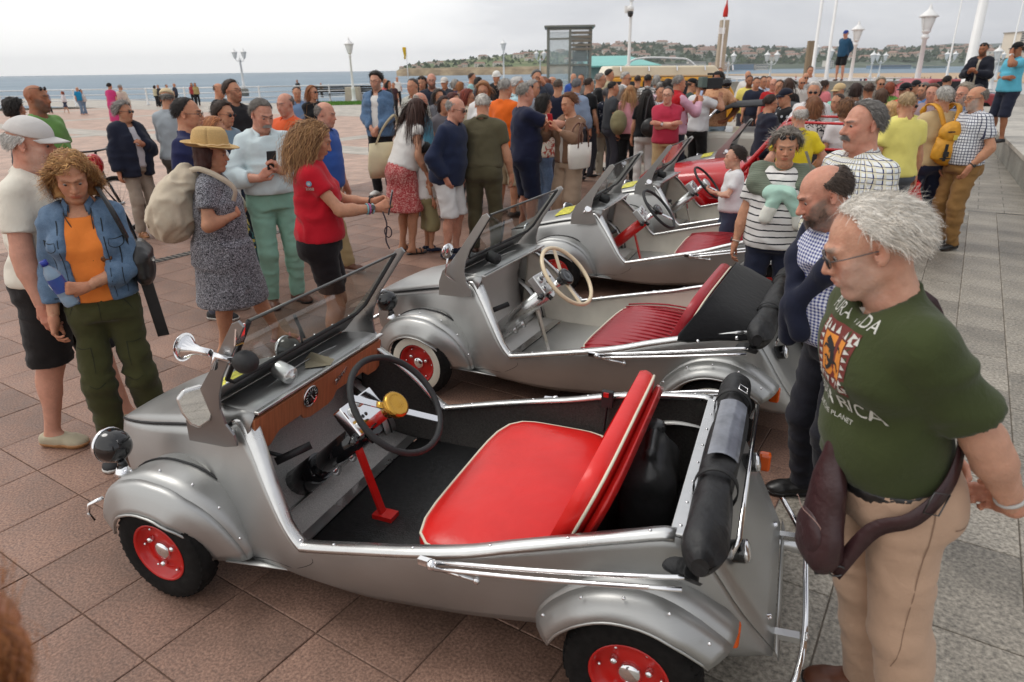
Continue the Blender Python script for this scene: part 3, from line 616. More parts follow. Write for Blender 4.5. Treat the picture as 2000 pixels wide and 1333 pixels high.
def person(label, xy, face, h=1.72, sex='m', fat=.35, skin='tan', lean=0, head=(0, 8), arms='down', legs=None, top=None, bot=None, shoe=None, hr=None, beard=None, extra=(), lod=0, group=None, z=0.0, broad=1.0, nose=1.0, seed=None):
 """a standing figure: one continuous body mesh; hair and clothes are its children"""
 k = skeleton(h, sex, fat, lean, head, arms, legs, broad); S = k.S; c = CELL[lod]; sk = SKINS[skin] if isinstance(skin, str) else skin; seed = seed if seed is not None else (xy[0] * 3.7 + xy[1] * 1.3) % 17
 root = empty('person', (xy[0], xy[1], z), -math.radians(face), label, 'person', group); k.root = root
 k.M = Matrix.Translation((xy[0], xy[1], z)) @ Matrix.Rotation(-math.radians(face), 4, 'Z')
 hc = hr['col'] if hr else (110, 90, 80)
 if hr and any(getattr(e, 'hat', 0) for e in extra): hr = dict(hr, under=True)
 add = lambda name, V, Q, m, cols=None: link(name, fast_mesh(name, V, Q, True, cols), root, m)
 # body
 P = torso(k, -.004, .05)
 for nm in 'RL': P += arm(k, nm) + leg(k, nm) + foot(k, nm, -.004)
 V, Q = solid(P, c['body']); vs, qs, cs = [V], [Q], [np.tile(np.array(rgb(sk)), (len(V), 1)) * (.9 + .2 * vnoise(V * 25))[:, None]]; n = len(V)
 if lod < 3:
  for nm in 'RL':
   v, q = solid(handprims(k, nm), c['hand']); vs.append(v); qs.append(q + n); n += len(v); cs.append(np.tile(np.array(rgb(sk)) * np.array([.97, .86, .84]), (len(v), 1)))
 v, q = solid(headprims(k, nose), c['head']); vs.append(v); qs.append(q + n); cs.append(head_cols(k, v, sk, spec_brow(hc), beard, .9 if sex == 'f' else .55))
 body = add('body', np.vstack(vs), np.vstack(qs), vcol_mat('skin', .55, .3, .12, .5, 140), np.vstack(cs))
 if lod == 0:
  for sd in (1, -1):
   mb = MB(); C = k.H + k.HR @ (np.array([sd * .0315, .0762, .0072]) * k.HS); mb.ball(C, .0118 * k.HS, 14)
   e = mb.build('eye', None, root); V = np.array(mb.v); dd = ((V - C) @ k.HR) / (.0118 * k.HS); gz = dd[:, 1] * .95 - dd[:, 2] * .3
   col = np.where(gz[:, None] > .9, .01, np.where(gz[:, None] > .68, np.array([[.06, .04, .025]]), np.array([[.38, .34, .32]])))
   a = e.data.color_attributes.new('Col', 'FLOAT_COLOR', 'POINT'); cc = np.ones((len(V), 4), np.float32); cc[:, :3] = col; a.data.foreach_set('color', cc.ravel()); e.data.materials.append(vcol_mat('eyes', .15, .6))
 # bottoms
 cc = c['cloth']
 Rt = k.R
 if bot:
  kd = bot['kind']; m = bot['m']; wz = bot.get('waist', 1.02)
  if kd in ('trousers', 'shorts', 'jeans', 'wide', 'crop'):
   gi = dict(trousers=(.007, .015, .022), jeans=(.004, .009, .015), shorts=(.018, .034, .03), wide=(.02, .05, .075), crop=(.008, .016, .03))[kd]; gi = tuple(x * bot.get('loose', 1) for x in gi)
   P = [ell(k.T((0, -.01, .95)), np.array([(.158 if sex == 'm' else .172) * k.w, .118 + .02 * fat, .125]) * S + .013, Rt, .05 * S), cone(np.zeros(3), np.eye(3), .86 * S, 1.04 * S, ((.168 * k.w) * S + .008, (.125 + .03 * fat) * S + .006), ((.15 * k.w + .03 * fat) * S + .006, (.118 + .045 * fat) * S + .006), .04)]
   if lean: P[1]['R'] = Rt; P[1]['c'] = (k.piv - Rt @ k.piv) * S
   for nm in 'RL':
    P.append(ell(k.Pl(((1 if nm == 'R' else -1) * .078 * k.w, -.055, .905)), np.array([.09, .085, .09]) * S + .012, None, .05 * S))
    P += leg(k, nm, gi, .03)
   clips = [(k.T((0, 0, wz)), Rt @ np.array([0, 0, 1.]))]
   if kd == 'shorts':
    hz = bot.get('hem', .50)
    clips.append((k.Pl((0, 0, hz)), np.array([0, 0, -1.])))
   else: clips.append((np.array([0, 0, bot.get('hem', .045 if kd != 'crop' else .17) * S]), np.array([0, 0, -1.])))
   V, Q = solid(P, cc, clips, folds=bot.get('folds', .0075) * (1 if lod < 2 else .8), ffreq=(9, 9, 17), seed=seed)
   t = k.pants = add('shorts' if kd == 'shorts' else 'trousers', V, Q, m)
  elif kd == 'skirt':
   P = [cone(np.zeros(3), np.eye(3), 1.03 * S, bot.get('hem', .5) * S, (.14 * k.w * S + .01, .115 * S + .01), bot.get('flare', (.25, .22)), .03), ell(k.Pl((0, -.03, .92)), np.array([.175 * k.w, .135, .12]) * S + .015, None, .05)]
   V, Q = solid(P, cc, folds=.012, ffreq=(16, 16, 3), seed=seed); add('skirt', V, Q, m)
  if bot.get('belt'):
   P = [cone((k.piv - Rt @ k.piv) * S, Rt, (wz - .035) * S, wz * S, ((.155 * k.w + .032 * fat) * S + .013, (.121 + .042 * fat) * S + .013), ((.15 * k.w + .032 * fat) * S + .013, (.12 + .045 * fat) * S + .013), .004)]
   V, Q = solid(P, cc * .8); add('belt', V, Q, bot['belt'])
 # shoes
 if shoe:
  for nm in 'RL':
   kd = shoe['kind']; P = foot(k, nm, .006); a = k.an[nm]; base = a[2] - .085 * S
   top_z = base + (.10 if kd == 'boot' else .085 if kd == 'sneaker' else .07) * S
   if kd in ('flipflop', 'sandal'):
    V, Q = solid(P, c['hand'] * 1.4, [((0, 0, base + .014), (0, 0, 1.))]); o = add('sandal', V, Q, shoe['m'])
    t = k.toe[nm]; b0 = np.array([a[0], a[1], base]); xs = np.cross(t, (0, 0, 1.)); mb = MB()
    for q in ([.10, .04] if kd == 'sandal' else [.09]):
     mb.tube([b0 + t * (q * S) + xs * (.047 * S * math.cos(th)) + np.array([0, 0, (.012 + .062 * math.sin(th) - .1 * (q - .04)) * S]) for th in np.linspace(0, math.pi, 9)], .006, 6)
    mb.build('strap', shoe.get('m2', shoe['m']), o)
   else:
    V, Q = solid(P, c['hand'] * 1.8, [((0, 0, top_z), (0, 0, 1.)), ((0, 0, base + .012), (0, 0, -1.))]); o = add('shoe', V, Q, shoe['m'])
    if lod < 1:
     V, Q = solid(foot(k, nm, .011), c['hand'] * 1.5, [((0, 0, base + .024), (0, 0, 1.))]); link('sole', fast_mesh('sole', V, Q), o, shoe.get('sole', MATS['sole']))
 # tops
 if top:
  kd = top['kind']; m = top['m']; g = top.get('g', .014)
  fl_ = 0 if kd == 'dress' else top.get('flare', 0); hem = top.get('hem', .90); sl_ = top.get('sleeve', .62)
  def upper(g, hem, sl_, drape=top.get('drape', True), neck=.066, gs=None, nd=.0, tank=False):
   P = torso(k, g, .05); gs = g if gs is None else gs
   P = [p for p in P if not (p['t'] == 'e' and p['c'][2] < .93 * S and hem > .95)]
   off = (k.piv - Rt @ k.piv) * S
   if drape:
    bx = max(.150 * k.w + .04 * fat, .148); by = .108 + .062 * fat
    P.append(cone(off + Rt @ np.array([0, (.022 * fat) * S, 0]), Rt, (hem - .02) * S, 1.22 * S, (max(bx, .162 * k.w) * S + g + .008 + fl_, max(by, .128) * S + g + .01 + fl_), (.150 * k.w * S + g, (.108 + .03 * fat) * S + g), .07))
   for nm in 'RL':
    if sl_ <= 0: continue
    if sl_ <= 1: P += arm(k, nm, gs + .008, 'u', cut=sl_)
    else:
     P += arm(k, nm, gs + .004, 'ul'); fr = sl_ - 1
     for p_ in P[-2:]: p_['clip'] = [(k.el[nm] + (k.wr[nm] - k.el[nm]) * fr, unit(k.wr[nm] - k.el[nm]))]
   nk = k.neck0; P.append(cap(nk + Rt @ np.array([0, .015 + nd, .015]) * S, nk + Rt @ np.array([0, .05 + nd * 2, .2]) * S, neck * S, .12 * S, .012, sub=True))
   if tank:
    for sd in (1, -1): P.append(ell(k.T((sd * .235 * k.w, 0, 1.37)), np.array([.085, .16, .13]) * S, Rt, .015, sub=True))
   return P
  hemc = [(k.T((0, 0, hem)), -(Rt @ np.array([0, 0, 1.])))]
  if kd in ('tee', 'polo', 'shirt', 'tank', 'sweater'):
   tank = kd == 'tank'; P = upper(g, hem, 0 if tank else sl_, neck=.085 if tank else (.066 if kd != 'polo' else .062), nd=.03 if tank else (.022 if top.get('v') else 0), tank=tank)
   V, Q = solid(P, cc, hemc, folds=top.get('folds', .012), ffreq=(5, 5, 8), seed=seed); sh = add({'tee': 'tshirt', 'tank': 'top'}.get(kd, kd), V, Q, m); k.shirt = sh
  elif kd in ('jacket', 'cardigan'):
   P = upper(.003, .95, .3, neck=top.get('neck', .075), nd=.02, gs=-.01); V, Q = solid(P, cc, hemc, folds=.004, seed=seed); add('tshirt', V, Q, top['m2'])
   P = upper(g + .012, hem, sl_, neck=.082, gs=g + .006); o = top.get('open', .07)
   P.append(cone((k.piv - Rt @ k.piv) * S + Rt @ np.array([0, .30 * S, 0]), Rt, .8 * S, 1.6 * S, (o * S, .30 * S), (o * 1.15 * S, .33 * S), .012, sub=True))
   V, Q = solid(P, cc, hemc, folds=top.get('folds', .013), ffreq=(7, 7, 11), seed=seed); k.shirt = add('jacket', V, Q, m)
  elif kd == 'dress':
   P = upper(.018, .8, .55, neck=.07); P = [p for p in P if p['t'] != 'k']; fl = top.get('flare', (.25, .2))
   P.append(cone((k.piv - Rt @ k.piv) * S, Rt, 1.25 * S, .8 * S, (.16 * k.w * S + .015, (.12 + .03 * fat) * S + .02), (.2 * k.w * S + .03, (.16 + .05 * fat) * S + .02), .06))
   P.append(cone(np.array([0, .02, 0]), np.eye(3), .95 * S, hem * S, (.19 * k.w * S + .03, (.15 + .05 * fat) * S + .02), fl, .05))
   V, Q = solid([p for p in P if not p['sub']] + [p for p in P if p['sub']], cc, [(k.Pl((0, 0, hem)), np.array([0, 0, -1.]))], folds=.011, ffreq=(12, 12, 4), seed=seed); k.shirt = add('dress', V, Q, m)
  if kd in ('polo', 'shirt') or top.get('collar'):
   mb = MB(); n0 = k.neck0; r0 = (.066 if sex == 'm' else .058) * S * (1 + .1 * fat); rows = []
   for j, (dz, rr) in enumerate(((.0, 1.0), (.042, .93), (.045, 1.02), (.008, 1.3))):
    row = []
    for a in np.linspace(-140, 140, 25):
     t = math.radians(a - 90); fr = abs(a) / 140; z = dz - .055 * fr ** 2 * (1 if j else 1) - (.02 * max(0, fr - .75) * 4 if j == 3 else 0)
     row.append(n0 + Rt @ (np.array([math.cos(t) * r0 * rr, math.sin(t) * r0 * rr * (1.0 + .12 * (j == 3)) + .014 * S + .02 * fr * S, (z + .01) * S])))
    rows.append(row)
   mb.sheet(rows); mb.build('collar', top.get('mc', m), k.shirt, thick=.003)
 if hr:
  V, Q, C = hair(k, hr, lod); add('hair', V, Q, vcol_mat('hair', .55, .3), C)
 if beard and lod == 0 and beard[1] >= .8:
  H, R, s = k.H, k.HR, k.HS; n = 700; rs = np.random.RandomState(5); mu = beard[2] if len(beard) > 2 else 'full'
  th = rs.rand(n) * 2 - 1
  if mu == 'moustache': x = th * .032; zz = -.045 - .012 * np.abs(th) ** 1.5 + rs.rand(n) * .008; y = .103 - .02 * np.abs(th) ** 2
  else: x = th * .066; zz = -.05 - rs.rand(n) * .062 + .03 * np.abs(th); y = .1 - .075 * np.abs(th) ** 2.2
  p = np.stack([x, y, zz], 1); d = np.stack([th * .45, .35 + 0 * th, -1 + 0 * th], 1) + rs.normal(size=(n, 3)) * .25; d /= np.linalg.norm(d, axis=1, keepdims=True); ln = .014 + .01 * rs.rand(n, 1)
  sd = np.cross(d, [0, 1, 0]); sd /= np.linalg.norm(sd, axis=1, keepdims=True); W = .0012; A = [p - sd * W, p + sd * W, p + d * ln + sd * W * .4, p + d * ln - sd * W * .4]
  V = np.stack(A, 1).reshape(-1, 3) @ R.T * s + H; Q = np.arange(4 * n).reshape(-1, 4); C = np.repeat(np.array(rgb(beard[0])) * (.7 + .6 * rs.rand(n, 1)), 4, 0); add('beard' if mu != 'moustache' else 'moustache', V, Q, vcol_mat('hair', .55, .3), C)
 for e in extra: e(k)
 return k
def spec_brow(c): return tuple(int(x * .62 + 8) for x in c)
MATS['sole'] = mat('rubber_sole', (.62, .6, .56), .7)
# ------------------------------------------------------------------ worn things (parts of a person)
def HL(k): return lambda *p: Vector(k.H + k.HR @ (np.array(p, float) * k.HS))
def glasses(dark=False, up=False, frame=(.02, .02, .02)):
 def f(k):
  L = HL(k); mb = MB(); dz, dy, tl = (.086, -.034, .0) if up else (0, 0, 0)
  rim = mat('glasses_frame%s' % (frame,), frame, .3)
  for s in (1, -1):
   pts = [L(s * .032 + .0235 * math.cos(a), .104 + dy - .012 * abs(math.cos(a) * s * .5 + .5 * (abs(math.cos(a)) > .7)) * .5, .004 + dz + .0175 * math.sin(a)) for a in np.linspace(0, 6.283, 15)[:-1]]
   mb.tube(pts, .0016, 5, closed=True)
   mb.tube([L(s * .055, .098 + dy, .008 + dz), L(s * .074, .07 + dy * 2, .009 + dz), L(s * .084, -.01, .006 + dz * .9)], .0017, 5)
  mb.tube([L(-.009, .108 + dy, .008 + dz), L(.009, .108 + dy, .008 + dz)], .0017, 5)
  o = mb.build('sunglasses' if dark else 'glasses', rim, k.root)
  lm = mat('dark_lens', (.015, .015, .018), .08) if dark else None
  if dark:
   for s in (1, -1):
    m2 = MB(); c = L(s * .032, .1035 + dy, .004 + dz); R3 = Matrix(k.HR.tolist()).to_4x4(); m2.ball(c, 1, 12, (.0228 * k.HS, .004 * k.HS, .017 * k.HS), R3.to_3x3()); m2.build('lens', lm, o)
 return f
def cap_hat(col, back=False, c2=None, brim=True, bucket=False):
 m = col if not isinstance(col, tuple) else cloth(col)
 def f(k):
  H, R, s = k.H, k.HR, k.HS; L = lambda *p: H + R @ (np.array(p) * s); cell = .006 if s and k.lod0 else .011
  P = [ell(L(0, -.012, .05), np.array([.09, .112, .09]) * s, R, .01)]
  V, Q = solid(P, cell, [(L(0, -.01, .048), -(R @ np.array([0, .12, 1.])))], folds=.002); o = link('cap', fast_mesh('cap', V, Q), k.root, m)
  if brim:
   rows = []
   for t in np.linspace(0, 1, 5):
    rows.append([Vector(L(.088 * math.sin(a) * (1 - .10 * t), (-.012 + .112 * math.cos(a)) * 1.0 + t * .075 * math.cos(a) ** 1.0, .052 - .014 * t - .022 * math.sin(a) ** 2 * 1.0)) for a in np.linspace(-1.15, 1.15, 13)])
   mb = MB(); mb.sheet(rows); mb.build('brim', cloth(c2) if c2 else m, o, thick=.004)
  if bucket:
   mb = MB(); mb.lathe([(.088, .04), (.105, .015), (.125, -.005)], M=Matrix.Translation(Vector(H)) @ Matrix(R.tolist()).to_4x4() @ Matrix.Translation((0, -.012 * s, .02))); mb.build('brim', m, o, thick=.003)
 f.hat = 1; return f
def straw_hat(k):
 Q = Matrix.Translation(Vector(k.H)) @ Matrix(k.HR.tolist()).to_4x4() @ Matrix.Translation((0, -.012, .055)) @ Matrix.Rotation(math.radians(4), 4, 'X') @ Matrix.Scale(1.18, 4, (0, 1, 0))
 m = mat('straw', rgb((208, 172, 114)), .75, var=.2, scale=300, bump=.6, bscale=420)
 mb = MB(); n = 36; rows = []
 for r, h in ((.150, .008), (.146, .012), (.12, .0), (.098, .002), (.096, .02), (.092, .06), (.084, .098), (.070, .112), (.045, .104), (.012, .098)):
  rows.append([Q @ Vector((r * math.cos(a) * (1 - (.18 * max(0, math.sin(a)) if h > .08 else 0)), r * math.sin(a), h - (.018 * max(0, math.sin(a)) if r > .11 else 0) + (.012 if r > .13 and math.sin(a) < -.3 else 0) - (.02 * math.exp(-(math.cos(a) * r / .02) ** 2) if h > .095 else 0))) for a in np.linspace(0, 2 * math.pi, n + 1)])
 mb.sheet(rows); o = mb.build('straw_hat', m, k.root, thick=.004)
 m2 = MB(); m2.tube([Q @ Vector((.099 * math.cos(a), .099 * math.sin(a), .012 + .003 * math.sin(a * 9))) for a in np.linspace(0, 6.283, 40)[:-1]], .005, 6, closed=True); m2.build('hat_band', mat('raffia', rgb((226, 196, 150)), .8), o)
straw_hat.hat = 1
def watch(nm, col=(.02, .02, .02), strap=(.03, .03, .03)):
 def f(k):
  W, E = k.wr[nm], k.el[nm]; d = unit(E - W); c = W + d * .035 * k.S; _, p, _, sd = k.hd[nm]; mb = MB(); x = unit(np.cross(d, p)); y = np.cross(d, x)
  r = .034 * k.S * (.98 if k.sex == 'm' else .9); mb.tube([c + (x * math.cos(a) + y * math.sin(a)) * r for a in np.linspace(0, 6.283, 20)[:-1]], .005, 6, closed=True)
  o = mb.build('watch', mat('watch_strap%s' % (strap,), strap, .6), k.root); m2 = MB(); m2.lathe([(.017, -.004), (.017, .004), (.014, .006), (0, .006)], c - p * (r + .004) * 1.0, Vector(-p), 16); m2.build('watch_face', mat('watch_face%s' % (col,), col, .15), o)
 return f
# ------------------------------------------------------------------ ground
HAZE = .0001
A_S = math.radians(-33); ES = np.array([math.cos(A_S), math.sin(A_S)]); ET = np.array([-ES[1], ES[0]])
def st(s, t, z=0.0): p = ES * s + ET * t; return (p[0], p[1], z)
def to_st(x, y): p = np.array([x, y]); return p @ ES, p @ ET
def stone(key, c, dark, light, tiles=False, var=.3, ts=(.41, .4), rough=.55, grain=1.0):
 m, t, b = _new(key); L = t.links.new; tc = t.nodes.new('ShaderNodeTexCoord'); O = tc.outputs['Object']
 n1 = t.nodes.new('ShaderNodeTexNoise'); n1.inputs['Scale'].default_value = 95 * grain; n1.inputs['Detail'].default_value = 5; n1.inputs['Roughness'].default_value = .65; L(O, n1.inputs['Vector'])
 n2 = t.nodes.new('ShaderNodeTexNoise'); n2.inputs['Scale'].default_value = 2.2; n2.inputs['Detail'].default_value = 6; L(O, n2.inputs['Vector'])
 n3 = t.nodes.new('ShaderNodeTexNoise'); n3.inputs['Scale'].default_value = 9; n3.inputs['Detail'].default_value = 8; n3.inputs['Roughness'].default_value = .7; L(O, n3.inputs['Vector'])
 cr = t.nodes.new('ShaderNodeValToRGB'); e = cr.color_ramp.elements; e[0].position = .30; e[0].color = (*rgb(dark), 1); e[1].position = .68; e[1].color = (*rgb(light), 1); q = e.new(.48); q.color = (*rgb(c), 1); L(n1.outputs['Fac'], cr.inputs[0])
 oi = t.nodes.new('ShaderNodeObjectInfo'); hv = t.nodes.new('ShaderNodeHueSaturation'); L(cr.outputs[0], hv.inputs['Color'])
 k = math_node(t, 'ADD', math_node(t, 'MULTIPLY', math_node(t, 'SUBTRACT', n2.outputs['Fac'], .5), 1.1), math_node(t, 'MULTIPLY', math_node(t, 'SUBTRACT', n3.outputs['Fac'], .5), .55))
 v = math_node(t, 'ADD', k, 1.0)
 if not tiles: v = math_node(t, 'ADD', v, math_node(t, 'MULTIPLY', math_node(t, 'SUBTRACT', oi.outputs['Random'], .5), var))
 L(v, hv.inputs['Value'])
 # dark drips and old chewing-gum spots with shapes of their own
 sp = t.nodes.new('ShaderNodeTexNoise'); sp.inputs['Scale'].default_value = 3.1; sp.inputs['Detail'].default_value = 9; sp.inputs['Roughness'].default_value = .75; L(O, sp.inputs['Vector'])
 fac = math_node(t, 'MULTIPLY', math_node(t, 'SUBTRACT', sp.outputs['Fac'], .63), 8); fac = math_node(t, 'MINIMUM', math_node(t, 'MAXIMUM', fac, 0), .6)
 col = mix_col(t, fac, hv.outputs[0], tuple(x * .35 for x in rgb(dark)))
 bump = n1.outputs['Fac']
 if tiles:
  br = t.nodes.new('ShaderNodeTexBrick'); br.offset = .5; br.inputs['Scale'].default_value = 1; br.inputs['Brick Width'].default_value = ts[0]; br.inputs['Row Height'].default_value = ts[1]; br.inputs['Mortar Size'].default_value = .007; br.inputs['Mortar Smooth'].default_value = .2
  br.inputs['Color1'].default_value = (1.12, 1.12, 1.12, 1); br.inputs['Color2'].default_value = (.9, .9, .9, 1); br.inputs['Mortar'].default_value = (.42, .40, .38, 1); br.inputs['Bias'].default_value = 0
  mp = t.nodes.new('ShaderNodeMapping'); mp.inputs['Rotation'].default_value = (0, 0, -A_S); L(O, mp.inputs[0]); L(mp.outputs[0], br.inputs['Vector'])
  mu = t.nodes.new('ShaderNodeMix'); mu.data_type = 'RGBA'; mu.blend_type = 'MULTIPLY'; mu.inputs[0].default_value = 1; L(col, mu.inputs[6]); L(br.outputs['Color'], mu.inputs[7]); col = mu.outputs[2]
 L(col, b.inputs['Base Color']); b.inputs['Specular IOR Level'].default_value = .5
 mr = t.nodes.new('ShaderNodeMapRange'); mr.inputs[1].default_value = .3; mr.inputs[2].default_value = .7; mr.inputs[3].default_value = rough - .12; mr.inputs[4].default_value = rough + .15; L(n3.outputs['Fac'], mr.inputs[0]); L(mr.outputs[0], b.inputs['Roughness'])
 bp = t.nodes.new('ShaderNodeBump'); bp.inputs['Strength'].default_value = .5; bp.inputs['Distance'].default_value = .004; L(bump, bp.inputs['Height']); L(bp.outputs[0], b.inputs['Normal'])
 MATS[key] = m; return m
PINK = dict(c=(172, 140, 122), dark=(128, 102, 90), light=(204, 174, 154))  # paler pink for the outer paving, brightness of grazing sky painted into it
GREY = dict(c=(138, 131, 120), dark=(88, 84, 77), light=(174, 166, 153))
tile_m = stone('pink_granite', (132, 101, 86), (88, 68, 59), (164, 130, 111), var=.34); tile_far = stone('pink_granite_far_lit', **PINK, tiles=True)  # same granite twice: darker near tiles, far sheet with grazing light in its colour
slab_m = stone('grey_slate', **GREY, grain=.6, var=.38); slab_far = stone('grey_slate_laid', **GREY, tiles=True, ts=(.6, .3), grain=.6); band_m = stone('pale_band', (168, 160, 148), (128, 122, 114), (196, 188, 176), tiles=True, ts=(.8, .4))
joint = mat('joint_sand', rgb((102, 80, 68)), .95, var=.3, scale=40)
S0, S1, T0, T1 = -9.02, -.42, -.4, 11.2; G1 = 7.0
def quad(name, pts, m, kind='structure', parent=None):
 mb = MB(); mb.add(pts, [tuple(range(len(pts)))]); o = mb.build(name, m, parent); return tag(o, kind=kind) if kind else o
plaza = quad('plaza', [st(S0, T0, -.005), st(S1, T0, -.005), st(S1, T1, -.005), st(S0, T1, -.005)], joint)
pave = quad('pavement', [st(S1, T0 - .6, -.006), st(G1, T0 - .6, -.006), st(G1, T1, -.006), st(S1, T1, -.006)], mat('slab_joint', rgb((118, 110, 100)), .95, var=.3, scale=40))
FAR = 140
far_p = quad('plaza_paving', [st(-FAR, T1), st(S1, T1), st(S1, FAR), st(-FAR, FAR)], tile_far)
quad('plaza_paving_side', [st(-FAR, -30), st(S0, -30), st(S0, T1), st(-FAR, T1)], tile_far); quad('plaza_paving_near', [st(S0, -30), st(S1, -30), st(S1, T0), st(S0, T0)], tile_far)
quad('pavement_far', [st(S1, T1), st(60, T1), st(60, FAR), st(S1, FAR)], slab_far); quad('pavement_side', [st(G1, -30), st(60, -30), st(60, T1), st(G1, T1)], slab_far); quad('pavement_near', [st(S1, -30), st(G1, -30), st(G1, T0 - .6), st(S1, T0 - .6)], slab_far)
def lay(parent, name, cells, m):
 """cells: (s0, s1, t0, t1); the 300 that show largest are parts, the rest one joined part"""
 def rank(c):
  s, t = (c[0] + c[1]) / 2, (c[2] + c[3]) / 2; p = np.array(st(s, t)); v = p - EYE; zc = v @ _f
  if zc < .3: return 1e9
  x, y = FPX * (v @ _R) / zc, -FPX * (v @ _U) / zc
  return np.linalg.norm(v) + (50 if abs(x) > 1080 or abs(y) > 740 else 0)
 cells = sorted(cells, key=rank); rest = MB(); protos = {}
 rs = random.Random(4)
 for i, (s0, s1, t0, t1) in enumerate(cells):
  c = st((s0 + s1) / 2, (t0 + t1) / 2); w_, h_ = s1 - s0 - .0048, t1 - t0 - .0048; dz = rs.uniform(-.0012, .0012)
  if i < 300:
   key = (round(w_, 3), round(h_, 3))
   if key not in protos:
    b = MB(); a = .0025; V = [(-w_ / 2, -h_ / 2, -.011), (w_ / 2, -h_ / 2, -.011), (w_ / 2, h_ / 2, -.011), (-w_ / 2, h_ / 2, -.011), (-w_ / 2, -h_ / 2, -a), (w_ / 2, -h_ / 2, -a), (w_ / 2, h_ / 2, -a), (-w_ / 2, h_ / 2, -a), (-w_ / 2 + a, -h_ / 2 + a, 0), (w_ / 2 - a, -h_ / 2 + a, 0), (w_ / 2 - a, h_ / 2 - a, 0), (-w_ / 2 + a, h_ / 2 - a, 0)]
    b.add(V, [(8, 9, 10, 11)] + [(i_, (i_ + 1) % 4, (i_ + 1) % 4 + 4, i_ + 4) for i_ in range(4)] + [(i_ + 4, (i_ + 1) % 4 + 4, (i_ + 1) % 4 + 8, i_ + 8) for i_ in range(4)]); protos[key] = b.mesh(name); protos[key].materials.append(m)
   o = link(name, protos[key], parent); o.location = (c[0], c[1], dz); o.rotation_euler = (rs.uniform(-.002, .002), rs.uniform(-.002, .002), A_S)
  else: rest.add([st(s0 + .0045, t0 + .0045, dz), st(s1 - .0045, t0 + .0045, dz), st(s1 - .0045, t1 - .0045, dz), st(s0 + .0045, t1 - .0045, dz)], [(0, 1, 2, 3)])
 if rest.f: tag(rest.build(name + '_field', m, parent), kind='stuff')
cells = []; rs = random.Random(2)
nt_ = int(round((T1 - T0) / .4)); s_line = []
ns_ = int(round((S1 - S0) / .41))
for j in range(nt_):
 off = rs.choice([0, .0, .205]); t0 = T0 + (T1 - T0) * j / nt_; t1 = T0 + (T1 - T0) * (j + 1) / nt_; s = S0
 if off: cells.append((S0, S0 + off, t0, t1)); s = S0 + off
 while s < S1 - .01: e_ = min(s + .41, S1); e_ = S1 if S1 - e_ < .08 else e_; cells.append((s, e_, t0, t1)); s = e_
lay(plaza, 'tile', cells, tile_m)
cells = []
for i in range(int((G1 - S1) / .297)):
 s0 = S1 + (G1 - S1) * i / int((G1 - S1) / .297); s1 = S1 + (G1 - S1) * (i + 1) / int((G1 - S1) / .297); t = T0 - .6 - rs.uniform(0, .5)
 while t < T1 - .01: e_ = min(t + .6, T1); a_ = max(t, T0 - .6); (cells.append((s0, s1, a_, e_)) if e_ - a_ > .05 else None); t = e_
lay(pave, 'paving_slab', cells, slab_m)
# pale bands and drain grating across the plaza
quad('pale_band', [st(-60, 12.3, .004), st(S1, 12.3, .004), st(S1, 13.6, .004), st(-60, 13.6, .004)], band_m); quad('pale_band', [st(-70, 23, .004), st(S1, 23, .004), st(S1, 31, .004), st(-70, 31, .004)], band_m)
for k in range(4): quad('pale_band', [st(-16 - 9 * k, T1, .003), st(-15.2 - 9 * k, T1, .003), st(-15.2 - 9 * k, 60, .003), st(-16 - 9 * k, 60, .003)], band_m)
gr = tag(quad('drain_grating', [st(-7.2, 3.8, .002), st(-7.05, 3.8, .002), st(-7.05, 14, .002), st(-7.2, 14, .002)], mat('drain_dark', (.02, .02, .02), .8), kind=None), 'long narrow steel drain grating set flush in the pink paving', 'drain')
mb = MB()
for k in range(150): t = 3.85 + k * .067; mb.bar(st(-7.195, t, .004), st(-7.055, t, .004), .03, .004)
tag(mb.build('bar', mat('grating_steel', rgb((120, 112, 104)), .5, .6), gr), kind='stuff')
# ------------------------------------------------------------------ sea, lawn, railing
def sea_mat():
 m, t, b = _new('sea_water'); L = t.links.new; tc = t.nodes.new('ShaderNodeTexCoord'); mp = t.nodes.new('ShaderNodeMapping'); mp.inputs['Scale'].default_value = (.5, 1.2, 1); L(tc.outputs['Object'], mp.inputs[0])
 n = t.nodes.new('ShaderNodeTexNoise'); n.inputs['Scale'].default_value = .16; n.inputs['Detail'].default_value = 10; n.inputs['Roughness'].default_value = .68; L(mp.outputs[0], n.inputs['Vector'])
 n2 = t.nodes.new('ShaderNodeTexNoise'); n2.inputs['Scale'].default_value = .012; n2.inputs['Detail'].default_value = 6; L(mp.outputs[0], n2.inputs['Vector'])
 k = math_node(t, 'ADD', math_node(t, 'MULTIPLY', n.outputs['Fac'], .75), math_node(t, 'MULTIPLY', n2.outputs['Fac'], .55))
 cr = t.nodes.new('ShaderNodeValToRGB'); e = cr.color_ramp.elements; e[0].position = .42; e[0].color = (*rgb((78, 98, 116)), 1); e[1].position = .88; e[1].color = (*rgb((150, 166, 176)), 1); q = e.new(.62); q.color = (*rgb((108, 130, 146)), 1); L(k, cr.inputs[0]); L(cr.outputs[0], b.inputs['Base Color'])
 b.inputs['Roughness'].default_value = .5; b.inputs['Specular IOR Level'].default_value = .3
 bp = t.nodes.new('ShaderNodeBump'); bp.inputs['Strength'].default_value = 1; bp.inputs['Distance'].default_value = 1.2; L(n.outputs['Fac'], bp.inputs['Height']); L(bp.outputs[0], b.inputs['Normal']); return m
quad('sea', [(-9000, 20, -6), (9000, 20, -6), (14000, 14000, -6), (-14000, 14000, -6)], sea_mat())
